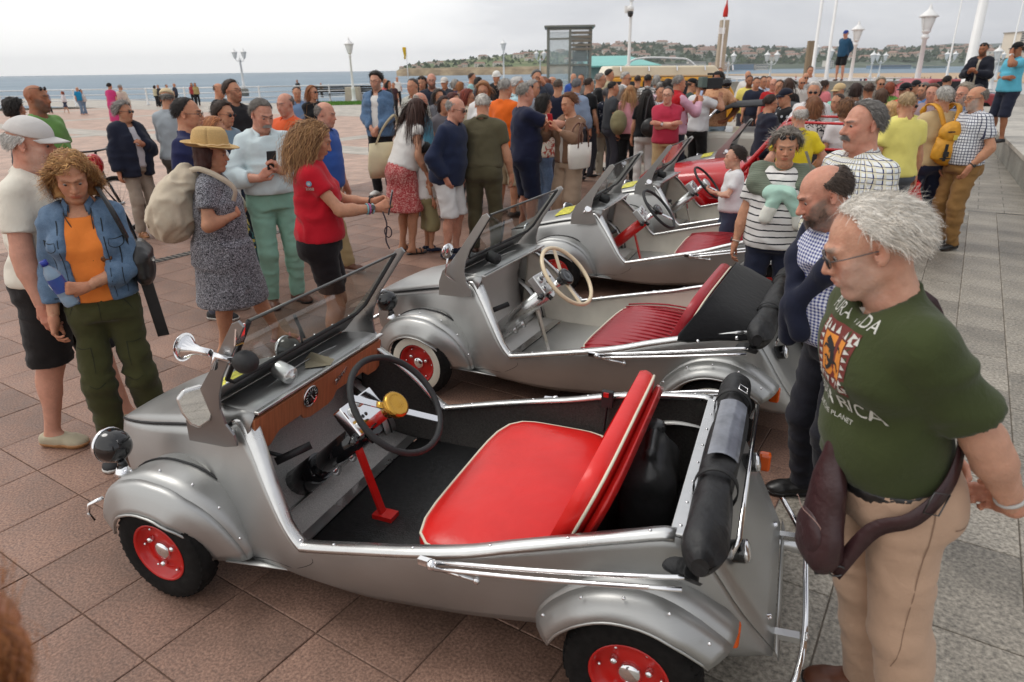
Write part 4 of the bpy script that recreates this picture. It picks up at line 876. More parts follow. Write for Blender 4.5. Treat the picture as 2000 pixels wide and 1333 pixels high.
# promenade platform edge: the plaza ends at the sea wall line (pixels of the railing foot -> ground)
EDGE = [np.array([-120, 36, 0.]), on_z(5, 212), on_z(290, 206), on_z(580, 200), np.array([4., 56, 0]), np.array([26, 47, 0.]), np.array([60, 33, 0.])]
mb = MB(); n_ = len(EDGE)
mb.add([(p[0], p[1], -6.5) for p in EDGE] + [(p[0], p[1], -.02) for p in EDGE], [(i, i + 1, n_ + i + 1, n_ + i) for i in range(n_ - 1)]); tag(mb.build('sea_wall', mat('sea_wall_stone', rgb((128, 118, 104)), .9, var=.2, scale=2)), 'long stone sea wall dropping from the promenade to the water', 'wall')
# everything beyond the edge is cut away from the paving sheets
for nm in ('plaza_paving', 'pavement_far', 'plaza_paving_side', 'pavement_side'):
 o = bpy.data.objects.get(nm)
 if not o: continue
 # clip the polygon against the convex sea-wall line
 poly = [tuple(v.co) for v in o.data.vertices]
 for a, b in zip(EDGE[:-1], EDGE[1:]):
  d = b - a; inside = lambda p: (p[0] - a[0]) * d[1] - (p[1] - a[1]) * d[0] > 0; outp = []
  for i in range(len(poly)):
   p, q = np.array(poly[i]), np.array(poly[(i + 1) % len(poly)]); ip, iq = inside(p), inside(q)
   if ip: outp.append(tuple(p))
   if ip != iq: f = lambda r: (r[0] - a[0]) * d[1] - (r[1] - a[1]) * d[0]; t_ = f(p) / (f(p) - f(q)); outp.append(tuple(p + (q - p) * t_))
  poly = outp
  if not poly: break
 me = bpy.data.meshes.new(nm); me.from_pydata(poly, [], [tuple(range(len(poly)))] if poly else []); m = o.data.materials[0]; o.data = me; me.materials.append(m)
WHITE = mat('white_enamel', (.80, .80, .79), .4, var=.05, scale=3)
rail = empty('railing', (0, 0, 0), 0, 'white tubular railing along the edge of the promenade above the sea', 'railing')
proto_post = None
for a, b in zip(EDGE[1:-2], EDGE[2:-1]):
 d = b - a; L_ = np.linalg.norm(d); k_ = max(2, int(L_ / 2.1))
 for zz in (1.0, .68, .36):
  mb = MB(); mb.tube([(a[0], a[1], zz), (b[0], b[1], zz)], .035 if zz == 1.0 else .026, 8); mb.build('rail', WHITE, rail)
 for i in range(k_):
  p = a + d * i / k_
  if proto_post is None: mb = MB(); mb.lathe([(.11, 0), (.10, .08), (.06, .12), (.055, .95), (.07, 1.0), (.03, 1.06), (0, 1.07)], n=10); proto_post = mb.mesh('post'); proto_post.materials.append(WHITE)
  o = link('post', proto_post, rail); o.location = (p[0], p[1], 0)
lw = [on_z(560, 209), on_z(775, 203), on_z(775, 198), on_z(560, 202.5)]
lawn = quad('lawn_bed', [(p[0], p[1], .006) for p in lw], mat('lawn_green', rgb((98, 128, 58)), .9, var=.35, scale=3)); mb = MB(); rs_ = random.Random(8)
for _ in range(2600):
 u, v = rs_.random(), rs_.random(); p = (lw[0] * (1 - u) + lw[1] * u) * (1 - v) + (lw[3] * (1 - u) + lw[2] * u) * v; a = rs_.random() * 6.28; h_ = .06 + .08 * rs_.random()
 mb.add([(p[0] - .05 * math.cos(a), p[1] - .05 * math.sin(a), 0), (p[0] + .05 * math.cos(a), p[1] + .05 * math.sin(a), 0), (p[0] + .03 * math.cos(a + 1), p[1] + .03 * math.sin(a + 1), h_)], [(0, 1, 2)])
tag(mb.build('grass', mat('grass_blade', rgb((96, 140, 54)), .8)), kind='stuff')
# ------------------------------------------------------------------ far shore: hills, woods, houses, town front, beach
def hill(name, prof, D, depth, m, noise=6, cliff=0, n=90, rows=9):
 """prof: (px, py) ridge points in the photograph; D: distance of the ridge"""
 xs = np.linspace(prof[0][0], prof[-1][0], n); ys = np.interp(xs, [p[0] for p in prof], [p[1] for p in prof]); G = []
 R_ = np.random.RandomState(int(D))
 for j in range(rows):
  f = j / (rows - 1); row = []
  for x, y in zip(xs, ys):
   q = on_y(x, y, D); d = np.array([q[0], q[1]]); d = d / np.linalg.norm(d); rad = np.hypot(q[0], q[1]) - depth * (1 - f); nz = vnoise(np.array([[x * .02, j * 1.1, D * .01]]))[0] - .5
   hgt = -6.5 + (q[2] + 6.5) * (f ** .8 if not cliff else (cliff + (1 - cliff) * f ** .9 if j else 0)) + nz * noise * (1 if 0 < j < rows - 1 else .4 * (j > 0)); row.append((d[0] * rad, d[1] * rad, hgt))
  G.append(row)
 q = [(x * 1.06, y * 1.06, -10) for x, y, z in G[-1]]; G.append(q); mb = MB(); mb.sheet(G, flip=True); o = mb.build(name, m); tag(o, kind='structure'); return np.array(G[:-1])
def land(key, a, b_, c, s=.02):
 m, t, b = _new(key); L = t.links.new; tc = t.nodes.new('ShaderNodeTexCoord'); n = t.nodes.new('ShaderNodeTexNoise'); n.inputs['Scale'].default_value = s; n.inputs['Detail'].default_value = 9; n.inputs['Roughness'].default_value = .65; L(tc.outputs['Object'], n.inputs['Vector'])
 cr = t.nodes.new('ShaderNodeValToRGB'); e = cr.color_ramp.elements; e[0].position = .38; e[0].color = (*rgb(a), 1); e[1].position = .62; e[1].color = (*rgb(c), 1); q = e.new(.5); q.color = (*rgb(b_), 1); L(n.outputs['Fac'], cr.inputs[0]); L(cr.outputs[0], b.inputs['Base Color']); b.inputs['Roughness'].default_value = .95; b.inputs['Specular IOR Level'].default_value = .1; return m
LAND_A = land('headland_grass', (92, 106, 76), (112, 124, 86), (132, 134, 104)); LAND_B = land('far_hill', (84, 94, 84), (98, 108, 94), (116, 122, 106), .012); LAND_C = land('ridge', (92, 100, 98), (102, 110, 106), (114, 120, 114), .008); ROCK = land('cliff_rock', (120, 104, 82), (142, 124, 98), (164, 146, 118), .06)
h0 = hill('headland', [(776, 137), (800, 127), (850, 120), (905, 116), (960, 113), (1010, 104), (1060, 99), (1120, 108), (1200, 122)], 1500, 420, LAND_A, 5, .18)
hill('headland_cliff', [(774, 138.5), (790, 133), (850, 133), (930, 131.5), (1000, 131), (1080, 130), (1200, 130)], 1090, 40, ROCK, 2.5, .55, rows=6)
h1 = hill('hill', [(1060, 112), (1110, 102), (1150, 93), (1215, 86), (1300, 88), (1370, 94), (1440, 98), (1500, 95), (1570, 99), (1640, 97), (1700, 100), (1790, 96), (1880, 92), (1960, 100), (2080, 92)], 2600, 1150, LAND_B, 14)
hill('ridge', [(1380, 100), (1460, 95), (1560, 93), (1640, 96), (1730, 97), (1800, 91), (1860, 85), (1920, 87), (2000, 84), (2080, 80)], 3600, 700, LAND_C, 14)
def hill_pt(G, rs, lo=1):
 j = rs.uniform(lo, len(G) - 1.2); i = rs.uniform(1, len(G[0]) - 2); a, b = int(j), int(i); return G[a][b] + (G[a + 1][b] - G[a][b]) * (j - a) + (G[a][b + 1] - G[a][b]) * (i - b)
rs = random.Random(11); hw = mat('house_wall', rgb((214, 208, 198)), .8, var=.08, scale=.2); hw2 = mat('house_wall_ochre', rgb((196, 178, 158)), .8); hr_ = mat('house_roof', rgb((150, 120, 106)), .85, var=.15, scale=.5); wn = mat('house_window', (.06, .07, .08), .3)
def house_mesh(w_, d_, h_, wall):
 mb = MB(); mb.m = 0; mb.box((0, 0, h_ / 2), (w_, d_, h_)); mb.m = 1; r = h_ * .35; mb.add([(-w_ * .55, -d_ * .55, h_), (w_ * .55, -d_ * .55, h_), (w_ * .55, d_ * .55, h_), (-w_ * .55, d_ * .55, h_), (-w_ * .4, 0, h_ + r), (w_ * .4, 0, h_ + r)], [(0, 1, 5, 4), (2, 3, 4, 5), (1, 2, 5), (3, 0, 4)]); mb.m = 2
 for k in range(3):
  for zz in (.3, .7): mb.box((-w_ * .3 + k * w_ * .3, -d_ / 2 - .05, h_ * zz), (w_ * .12, .2, h_ * .18))
 me = mb.mesh('house'); [me.materials.append(x) for x in (wall, hr_, wn)]; return me
hm = [house_mesh(13, 10, 7, hw), house_mesh(20, 11, 8, hw), house_mesh(11, 9, 6, hw2), house_mesh(26, 12, 10, hw), house_mesh(14, 12, 9, hw2)]
for k in range(250):
 G = h1 if k > 34 else h0; p = hill_pt(G, rs, 1.5 if k > 34 else 1.8)
 o = link('house', hm[rs.randrange(5)]); o.location = (p[0], p[1], p[2] - 1.5); o.rotation_euler = (0, 0, math.atan2(p[0], p[1]) * -1 + rs.uniform(-.7, .7)); s_ = rs.uniform(.8, 1.5) * (1 if k > 34 else .55); o.scale = (s_, s_, s_)
 tag(o, 'small pale house scattered among trees on the far hillside' if k > 34 else 'small pale house on the green headland above the cliff', 'house', 'houses on the far hillside' if k > 34 else 'houses on the headland')
mb = MB(); 
for k in range(2600):
 G = h1 if k > 420 else h0; p = hill_pt(G, rs, 1.0); r = rs.uniform(4, 11) * (1 if k > 420 else .45); V = []
 for i in range(6): a = i * 1.047 + rs.random(); V.append((p[0] + r * math.cos(a) * rs.uniform(.7, 1.2), p[1] + r * math.sin(a) * .8, p[2] + r * rs.uniform(.1, .5)))
 V += [(p[0], p[1], p[2] + r * rs.uniform(1.0, 1.5)), (p[0] + r * .4, p[1], p[2] + r * rs.uniform(.8, 1.2))]; mb.add(V, [(i, (i + 1) % 6, 6 if i < 3 else 7) for i in range(6)] + [(0, 7, 6), (3, 6, 7)])
tag(mb.build('woodland', land('far_trees', (58, 70, 54), (70, 82, 62), (88, 98, 74), .05)), kind='stuff')
# beach, breakwater, town front
def strip(name, pts_top, pts_bot, z, m):
 P = [on_z(x, y, z) for x, y in pts_bot] + [on_z(x, y, z) for x, y in reversed(pts_top)]; return quad(name, [(p[0], p[1], z) for p in P], m)
strip('beach', [(1380, 146), (1500, 144), (1700, 143.5), (1900, 142.5), (2080, 141)], [(1380, 146.6), (1500, 149), (1700, 153), (1900, 158), (2080, 166)], -5.7, mat('beach_sand', rgb((184, 158, 128)), .95, var=.12, scale=.05))
strip('wet_sand', [(1300, 147), (1500, 149), (1700, 153), (1900, 158), (2080, 166)], [(1300, 149), (1500, 156), (1700, 164), (1900, 178), (2080, 190)], -5.85, mat('wet_sand_grey', rgb((170, 166, 160)), .3, var=.1, scale=.03))
def front(x0, x1, y0, y1, D, m, name='waterfront_building', lab='', win=None, floors=3, cols=14):
 a, b = on_y(x0, y1, D), on_y(x1, y1, D); t_ = on_y((x0 + x1) / 2, y0, D)[2]; z0 = a[2] - 3; d = b - a; Lw = np.hypot(d[0], d[1]); an = math.atan2(d[1], d[0]); mid = (a + b) / 2; r = empty(name, (mid[0], mid[1], z0), an, lab, 'building')
 mb = MB(); mb.box((0, 9, (t_ - z0) / 2), (Lw, 18, t_ - z0)); mb.build('wall', m, r); mb = MB(); mb.box((0, 9, t_ - z0 + .4), (Lw + 1.2, 19.2, .8)); mb.build('roof', mat('flat_roof', rgb((150, 146, 140)), .8), r)
 if win:
  H_ = t_ - z0 - 3; mb = MB(); mb.box((0, 0, 0), (Lw / cols * .62, .3, H_ / floors * .5)); me = mb.mesh('window'); me.materials.append(win)
  for i in range(cols):
   for j in range(floors): o = link('window', me, r); o.location = (-Lw / 2 + Lw * (i + .5) / cols, -.05, 3 + H_ * (j + .5) / floors)
 return r
wpaint = mat('town_white', rgb((214, 208, 196)), .8, var=.05, scale=.1); wblue = mat('town_glass_blue', rgb((122, 146, 168)), .25); wdk = mat('town_window', rgb((92, 96, 100)), .3)
front(1288, 1345, 126, 136, 1250, wpaint, lab='low white waterfront building just past the turquoise roof', win=wdk, floors=2); front(1345, 1378, 121, 136, 1260, wpaint, lab='stepped white waterfront block in the middle of the town front', win=wdk)
front(1388, 1425, 122, 136, 1280, mat('town_salmon', rgb((190, 152, 128)), .8), lab='salmon coloured waterfront block with rows of pale windows', win=wpaint, floors=4); front(1432, 1472, 126, 136, 1270, wblue, lab='blue glazed waterfront building beside the salmon block', win=wdk, floors=3)
front(1476, 1500, 126, 136, 1275, wpaint, lab='small white waterfront building right after the blue one', win=wdk, floors=2); front(1590, 1622, 132, 141, 1300, wpaint, lab='low white beach pavilion behind the white posts', win=wdk, floors=1); front(1612, 1626, 119, 141, 1310, wpaint, lab='narrow white tower block standing above the beach', win=wdk, floors=6, cols=3)
front(1702, 1778, 128, 138, 1150, wblue, lab='long dark blue glass building above the beach', win=wdk, floors=2, cols=22); front(1782, 1845, 130, 140, 1160, mat('town_aqua', rgb((158, 184, 180)), .4), lab='pale green glass building with a flat white roof', win=wdk, floors=2, cols=18)
front(1986, 2030, 64, 104, 520, wpaint, lab='tall white apartment tower at the edge of the view', win=wdk, floors=9, cols=5)
mb = MB(); P = [on_y(x, y, 1080) for x, y in ((900, 140), (1070, 139), (1300, 138), (1500, 140), (1700, 140.5), (1900, 140), (2080, 140))]
mb.add([(p[0], p[1], -7) for p in P] + [(p[0], p[1], p[2]) for p in P] + [(p[0] * 1.03, p[1] * 1.03, p[2]) for p in P], [(i, i + 1, 8 + i, 7 + i) for i in range(6)] + [(7 + i, 8 + i, 15 + i, 14 + i) for i in range(6)]); tag(mb.build('harbour_wall', ROCK), 'long low brown harbour wall in front of the town', 'wall')
# ------------------------------------------------------------------ granite steps and terrace behind the crowd
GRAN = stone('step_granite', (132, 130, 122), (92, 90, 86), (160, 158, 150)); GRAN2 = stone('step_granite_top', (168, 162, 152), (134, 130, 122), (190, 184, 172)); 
foot0, dirf = np.array([7.6, 10.0]), np.array([.495, .869]); nrm_ = np.array([.869, -.495])
steps = empty('granite_steps', (0, 0, 0), 0, 'broad grey granite steps rising at the edge of the pavement', 'steps')
def stepblock(k, z0, z1, off, lip=True):
 a = foot0 - dirf * 8 + nrm_ * off; b = foot0 + dirf * 17 + nrm_ * off; wd_ = 4.6 - off + .0; a2, b2 = a + nrm_ * wd_, b + nrm_ * wd_
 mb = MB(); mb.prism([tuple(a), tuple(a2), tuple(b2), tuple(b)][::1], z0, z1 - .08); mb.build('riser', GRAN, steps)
 L_ = np.linalg.norm(b - a); n_ = int(L_ / 1.4)
 for i in range(n_):
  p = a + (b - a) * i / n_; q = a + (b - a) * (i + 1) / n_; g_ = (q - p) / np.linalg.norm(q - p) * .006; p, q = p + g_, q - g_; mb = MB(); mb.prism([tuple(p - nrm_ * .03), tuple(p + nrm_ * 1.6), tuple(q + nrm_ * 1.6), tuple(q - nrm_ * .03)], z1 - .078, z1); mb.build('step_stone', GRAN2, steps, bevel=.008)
stepblock(0, 0, .47, 0); stepblock(1, .392, .90, 1.55); stepblock(2, .822, 1.30, 3.0)
mb = MB(); mb.prism([(7.0, 28.75), (15.95, 24.85), (16.2, 25.4), (7.2, 29.3)], 0, 1.30); tag(mb.build('parapet_wall', GRAN), 'low grey granite wall behind the crowd at the terrace edge', 'wall')
# ------------------------------------------------------------------ sea air
hb = MB(); hb.box((0, 2700, 55), (9800, 5600, 132)); hz = hb.build('haze', None); tag(hz, kind='stuff'); hm_ = bpy.data.materials.new('haze_air'); hm_.use_nodes = True; t = hm_.node_tree; t.nodes.clear(); o_ = t.nodes.new('ShaderNodeOutputMaterial'); v_ = t.nodes.new('ShaderNodeVolumePrincipled'); v_.inputs['Color'].default_value = (.90, .93, .97, 1); v_.inputs['Density'].default_value = HAZE; v_.inputs['Anisotropy'].default_value = .2; t.links.new(v_.outputs[0], o_.inputs['Volume']); hz.data.materials.append(hm_)
# ------------------------------------------------------------------ microcars (local x = towards the tail, y = far side, z = up)
def brushed(key, col, rough=.34, metal=.85, st=(2, 2, 60), amp=.10):
 if key in MATS: return MATS[key]
 m, t, b = _new(key); MATS[key] = m; L = t.links.new
 tc = t.nodes.new('ShaderNodeTexCoord'); mp = t.nodes.new('ShaderNodeMapping'); mp.inputs['Scale'].default_value = st; L(tc.outputs['Object'], mp.inputs[0])
 n = t.nodes.new('ShaderNodeTexNoise'); n.inputs['Scale'].default_value = 9; n.inputs['Detail'].default_value = 6; L(mp.outputs[0], n.inputs['Vector'])
 n2 = t.nodes.new('ShaderNodeTexNoise'); n2.inputs['Scale'].default_value = 3.2; n2.inputs['Detail'].default_value = 5; L(tc.outputs['Object'], n2.inputs['Vector'])
 k = math_node(t, 'ADD', math_node(t, 'MULTIPLY', n.outputs['Fac'], amp), math_node(t, 'MULTIPLY', n2.outputs['Fac'], .34))
 hv = t.nodes.new('ShaderNodeHueSaturation'); hv.inputs['Color'].default_value = (*col, 1); L(math_node(t, 'ADD', k, .80), hv.inputs['Value']); L(hv.outputs[0], b.inputs['Base Color'])
 L(math_node(t, 'ADD', math_node(t, 'MULTIPLY', n2.outputs['Fac'], .22), rough - .1), b.inputs['Roughness'])
 b.inputs['Metallic'].default_value = metal
 bp = t.nodes.new('ShaderNodeBump'); bp.inputs['Strength'].default_value = .25; bp.inputs['Distance'].default_value = .012; L(n2.outputs['Fac'], bp.inputs['Height']); L(bp.outputs[0], b.inputs['Normal'])
 return m
ALU = brushed('satin_aluminium', (.43, .43, .42), .42, .86)
ALU2 = brushed('satin_aluminium_pale', (.47, .47, .455), .38, .86)
POL = brushed('polished_aluminium', (.66, .66, .65), .27, .95, (3, 3, 3), .2)
CHR = mat('chrome', (.86, .86, .87), .07, 1.0)
BLK = mat('black_gloss', (.008, .008, .009), .12, coat=.5)
BLKM = mat('black_rubber', (.016, .016, .017), .62, var=.25, scale=60, bump=.15)
MATS['vinyl_black'] = mat('black_vinyl', (.012, .012, .013), .55, var=.3, scale=14, bump=1.0, bscale=16)
TYRE = mat('tyre_rubber', (.012, .011, .0105), .9, spec=.2, var=.35, scale=40)
REDP = mat('red_paint', rgb((196, 28, 24)), .3, var=.12, scale=8, coat=.3)
def vinyl(key, c): return mat(key, rgb(c), .33, var=.08, scale=5, bump=.5, bscale=9, spec=.45)
RED_SEAT = vinyl('red_vinyl', (222, 38, 34)); WINE_SEAT = vinyl('wine_vinyl', (158, 34, 44)); PIPE = mat('cream_piping', rgb((228, 222, 200)), .5)
WOOD = mat('wood_dash', rgb((170, 104, 70)), .45, var=.2, scale=6, stretch=(1, 14, 1), coat=.15)
CARPET = mat('dark_carpet', (.05, .046, .042), .97, var=.3, scale=120, bump=.6, bscale=260)
MAT_BLACK = mat('rubber_mat', (.02, .02, .021), .5, var=.5, scale=50, bump=.3, bscale=160)
PLATE_PERF = mat('perforated_plate', (.42, .41, .39), .5, .35, var=.35, scale=260, bump=.5, bscale=300)
BARE = brushed('bare_interior', (.55, .54, .51), .5, .35); CREAM_IN = mat('cream_lining', rgb((214, 208, 194)), .7, var=.07, scale=9)
GLASSM = None
def glass_mat():
 global GLASSM
 if GLASSM: return GLASSM
 m, t, b = _new('windscreen_glass'); GLASSM = m; L = t.links.new; t.nodes.remove(b)
 tr = t.nodes.new('ShaderNodeBsdfTransparent'); tr.inputs[0].default_value = (.72, .755, .735, 1); gl = t.nodes.new('ShaderNodeBsdfGlossy'); gl.inputs['Roughness'].default_value = .03
 fr = t.nodes.new('ShaderNodeFresnel'); fr.inputs[0].default_value = 1.5; mx = t.nodes.new('ShaderNodeMixShader'); o = t.nodes['Material Output']
 n = t.nodes.new('ShaderNodeTexNoise'); n.inputs['Scale'].default_value = 5; L(math_node(t, 'MULTIPLY_ADD', n.outputs['Fac'], .10, math_node(t, 'MULTIPLY', fr.outputs[0], 1.0)), mx.inputs[0])
 L(tr.outputs[0], mx.inputs[1]); L(gl.outputs[0], mx.inputs[2]); L(mx.outputs[0], o.inputs[0]); return m
AMBER = mat('amber_lens', rgb((226, 92, 14)), .18, spec=.6); REDLENS = mat('red_lens', rgb((170, 16, 12)), .15)
# matched columns of the body side: upper edge (x, z, half width) and lower edge
TOP = [(-2.475, .405, .0), (-2.47, .42, .12), (-2.425, .468, .25), (-2.2, .527, .33), (-1.9, .605, .385), (-1.66, .660, .425), (-1.585, .700, .425), (-1.50, .625, .465), (-1.405, .515, .520), (-1.325, .408, .555), (-1.262, .343, .570), (-1.22, .343, .574), (-1.0, .398, .580), (-.80, .446, .580), (-.615, .492, .570), (-.45, .545, .553), (-.291, .589, .53), (-.13, .628, .497), (0, .650, .468), (.08, .60, .452), (.2, .40, .41), (.31, .215, .335)]
BOT = [(-2.475, .33, .0), (-2.465, .31, .13), (-2.40, .27, .29), (-2.18, .20, .41), (-1.95, .165, .472), (-1.78, .155, .50), (-1.69, .153, .515), (-1.60, .155, .52), (-1.52, .16, .522), (-1.43, .165, .523), (-1.36, .16, .52), (-1.29, .155, .522), (-1.046, .150, .522), (-.85, .165, .516), (-.643, .188, .508), (-.5, .206, .497), (-.367, .222, .485), (-.18, .236, .466), (0, .240, .448), (.08, .235, .44), (.2, .22, .405), (.31, .20, .33)]
def side_cols(n=64):
 T = spline([(x, z, v) for x, z, v in TOP], n); B = spline([(x, z, v) for x, z, v in BOT], n); return T, B
def side_pt(T, B, t, sgn, off=0.0):
 bul = .018 * 4 * t * (1 - t) * min(1, abs(T[2]) / .3)
 x = T[0] + (B[0] - T[0]) * t; z = T[1] + (B[1] - T[1]) * t; y = T[2] + (B[2] - T[2]) * t + bul - off
 return (x, sgn * max(y, 0), z)
def wing_y(a, y): return y - max(0, y - .42) * (.30 * max(0, 1 - a / 60) + .12 * max(0, (a - 125) / 45))
def fender(mb, cx, cz, sgn, prof, th, mul):
 rows = []
 for a in th:
  r_ = math.radians(a); m = np.interp(a, *mul); rows.append([(cx + math.cos(r_) * rr * m, sgn * wing_y(a, yy), cz + math.sin(r_) * rr * m) for yy, rr in prof])
 mb.sheet(rows, flip=sgn > 0)
def wheel(root, x, y, sgn, white=False, steer=0, full=True, rim=None):
 o = empty('wheel', (x, y, .21)); o.parent = root
 ax = Vector((0, sgn, 0)); w2 = .052
 mb = MB(); prof = [(.118, -w2 * .8), (.14, -w2), (.175, -w2), (.196, -w2 * .86), (.2085, -w2 * .5), (.211, 0), (.2085, w2 * .5), (.196, w2 * .86), (.175, w2), (.14, w2), (.118, w2 * .8)]
 mb.lathe(prof, (0, 0, 0), ax, 40, ends=False)
 for k in range(40):                      # tread blocks
  a = 2 * math.pi * k / 40
  for s2 in (-1, 1): mb.bar((.2085 * math.cos(a), s2 * .012, .2085 * math.sin(a)), (.199 * math.cos(a + .05), s2 * .042, .199 * math.sin(a + .05)), .012, .007, (math.cos(a), 0, math.sin(a)))
 mb.build('tyre', TYRE, o)
 if white: m2 = MB(); m2.lathe([(.126, w2 * 1.0), (.165, w2 * 1.06), (.172, w2 * 1.0)], (0, 0, 0), ax, 40, ends=False); m2.build('whitewall', mat('whitewall', rgb((226, 222, 206)), .6, var=.06), o)
 m2 = MB(); m2.lathe([(.122, .046), (.118, .050), (.112, .042), (.105, .018), (.088, .012), (.07, .016), (.045, .020), (.0, .022)], (0, 0, 0), ax, 40, ends=False); m2.lathe([(.118, -.04), (.02, -.03)], (0, 0, 0), ax, 24); m2.build('rim', rim or REDP, o)
 m2 = MB(); m2.lathe([(.036, .018), (.036, .030), (.030, .036), (.012, .040), (.0, .040)], (0, 0, 0), ax, 20)
 m2.build('hub_cap', CHR, o); m2 = MB()
 for k in range(3): a = 2 * math.pi * k / 3 + .4; m2.lathe([(.012, .014), (.012, .032), (.007, .040), (0, .040)], (.062 * math.cos(a), 0, .062 * math.sin(a)), ax, 8)
 for k in range(6): a = 2 * math.pi * k / 6; m2.lathe([(.006, .018), (.006, .026), (0, .028)], (.094 * math.cos(a), 0, .094 * math.sin(a)), ax, 6)
 tag(m2.build('wheel_bolt', CHR, o), kind='stuff')
 return o
def padded(mb, L0, L1, W0, W1, z0, z1, crown=.03, n=10, M=None, rr=.16):
 """cushion: x from L0 to L1, y from W0 to W1, z from z0 to a crowned z1, rounded corners"""
 Q = M or Matrix.Identity(4); N_ = 40; rings = []
 cx, cy, hx, hy = (L0 + L1) / 2, (W0 + W1) / 2, (L1 - L0) / 2, (W1 - W0) / 2
 def ring(s, z, f):
  pts = []
  for k in range(N_):
   a = 2 * math.pi * k / N_; c, d = math.cos(a), math.sin(a); e = 5.0
   m = (abs(c) ** e + abs(d) ** e) ** (-1 / e); pts.append(Q @ Vector((cx + c * m * (hx - s), cy + d * m * (hy - s), z + f * crown * (1 - .0))))
  return pts
 for s, z, f in ((.012, z0, 0), (0, z0 + .02, 0), (0, z1 - .03, 0), (.006, z1 - .012, 0), (.02, z1, 0), (.06, z1 + crown * .45, 0), (.12, z1 + crown * .75, 0), (.2, z1 + crown * .95, 0)): rings.append(ring(min(s, hx * .8, hy * .8), z, f))
 lx, ly = max(hx - hy, 0), max(hy - hx, 0)
 def seg(k): c, d = math.cos(2 * math.pi * k / N_), math.sin(2 * math.pi * k / N_); return Q @ Vector((cx + np.clip(c * 1.4, -1, 1) * lx * .95, cy + np.clip(d * 1.4, -1, 1) * ly * .95, z1 + crown))
 rings.append([seg(k) for k in range(N_)])
 b = [r + [r[0]] for r in rings]; mb.sheet(b)
 return ring(.004, z1 - .012, 0)
def text_obj(name, body, size, M, m, parent, ext=.0006, align='CENTER'):
 cu = bpy.data.curves.new(name, 'FONT'); cu.body = body; cu.size = size; cu.extrude = ext; cu.align_x = align; cu.align_y = 'CENTER'; cu.resolution_u = 3
 t_ = bpy.data.objects.new('tmp', cu); COL.objects.link(t_); bpy.context.view_layer.update(); me = bpy.data.meshes.new_from_object(t_.evaluated_get(bpy.context.evaluated_depsgraph_get())); bpy.data.objects.remove(t_); me.name = name; me.materials.clear(); me.materials.append(m)
 if parent is None: return me
 o = link(name, me, parent); o.matrix_local = M; return tag(o, kind='stuff')
def frame_M(o, x, y):
 """matrix from origin and two in-plane axes"""
 x = Vector(x).normalized(); y = Vector(y); y = (y - x * x.dot(y)).normalized(); z = x.cross(y)
 return Matrix(((x.x, y.x, z.x, o[0]), (x.y, y.y, z.y, o[1]), (x.z, y.z, z.z, o[2]), (0, 0, 0, 1)))
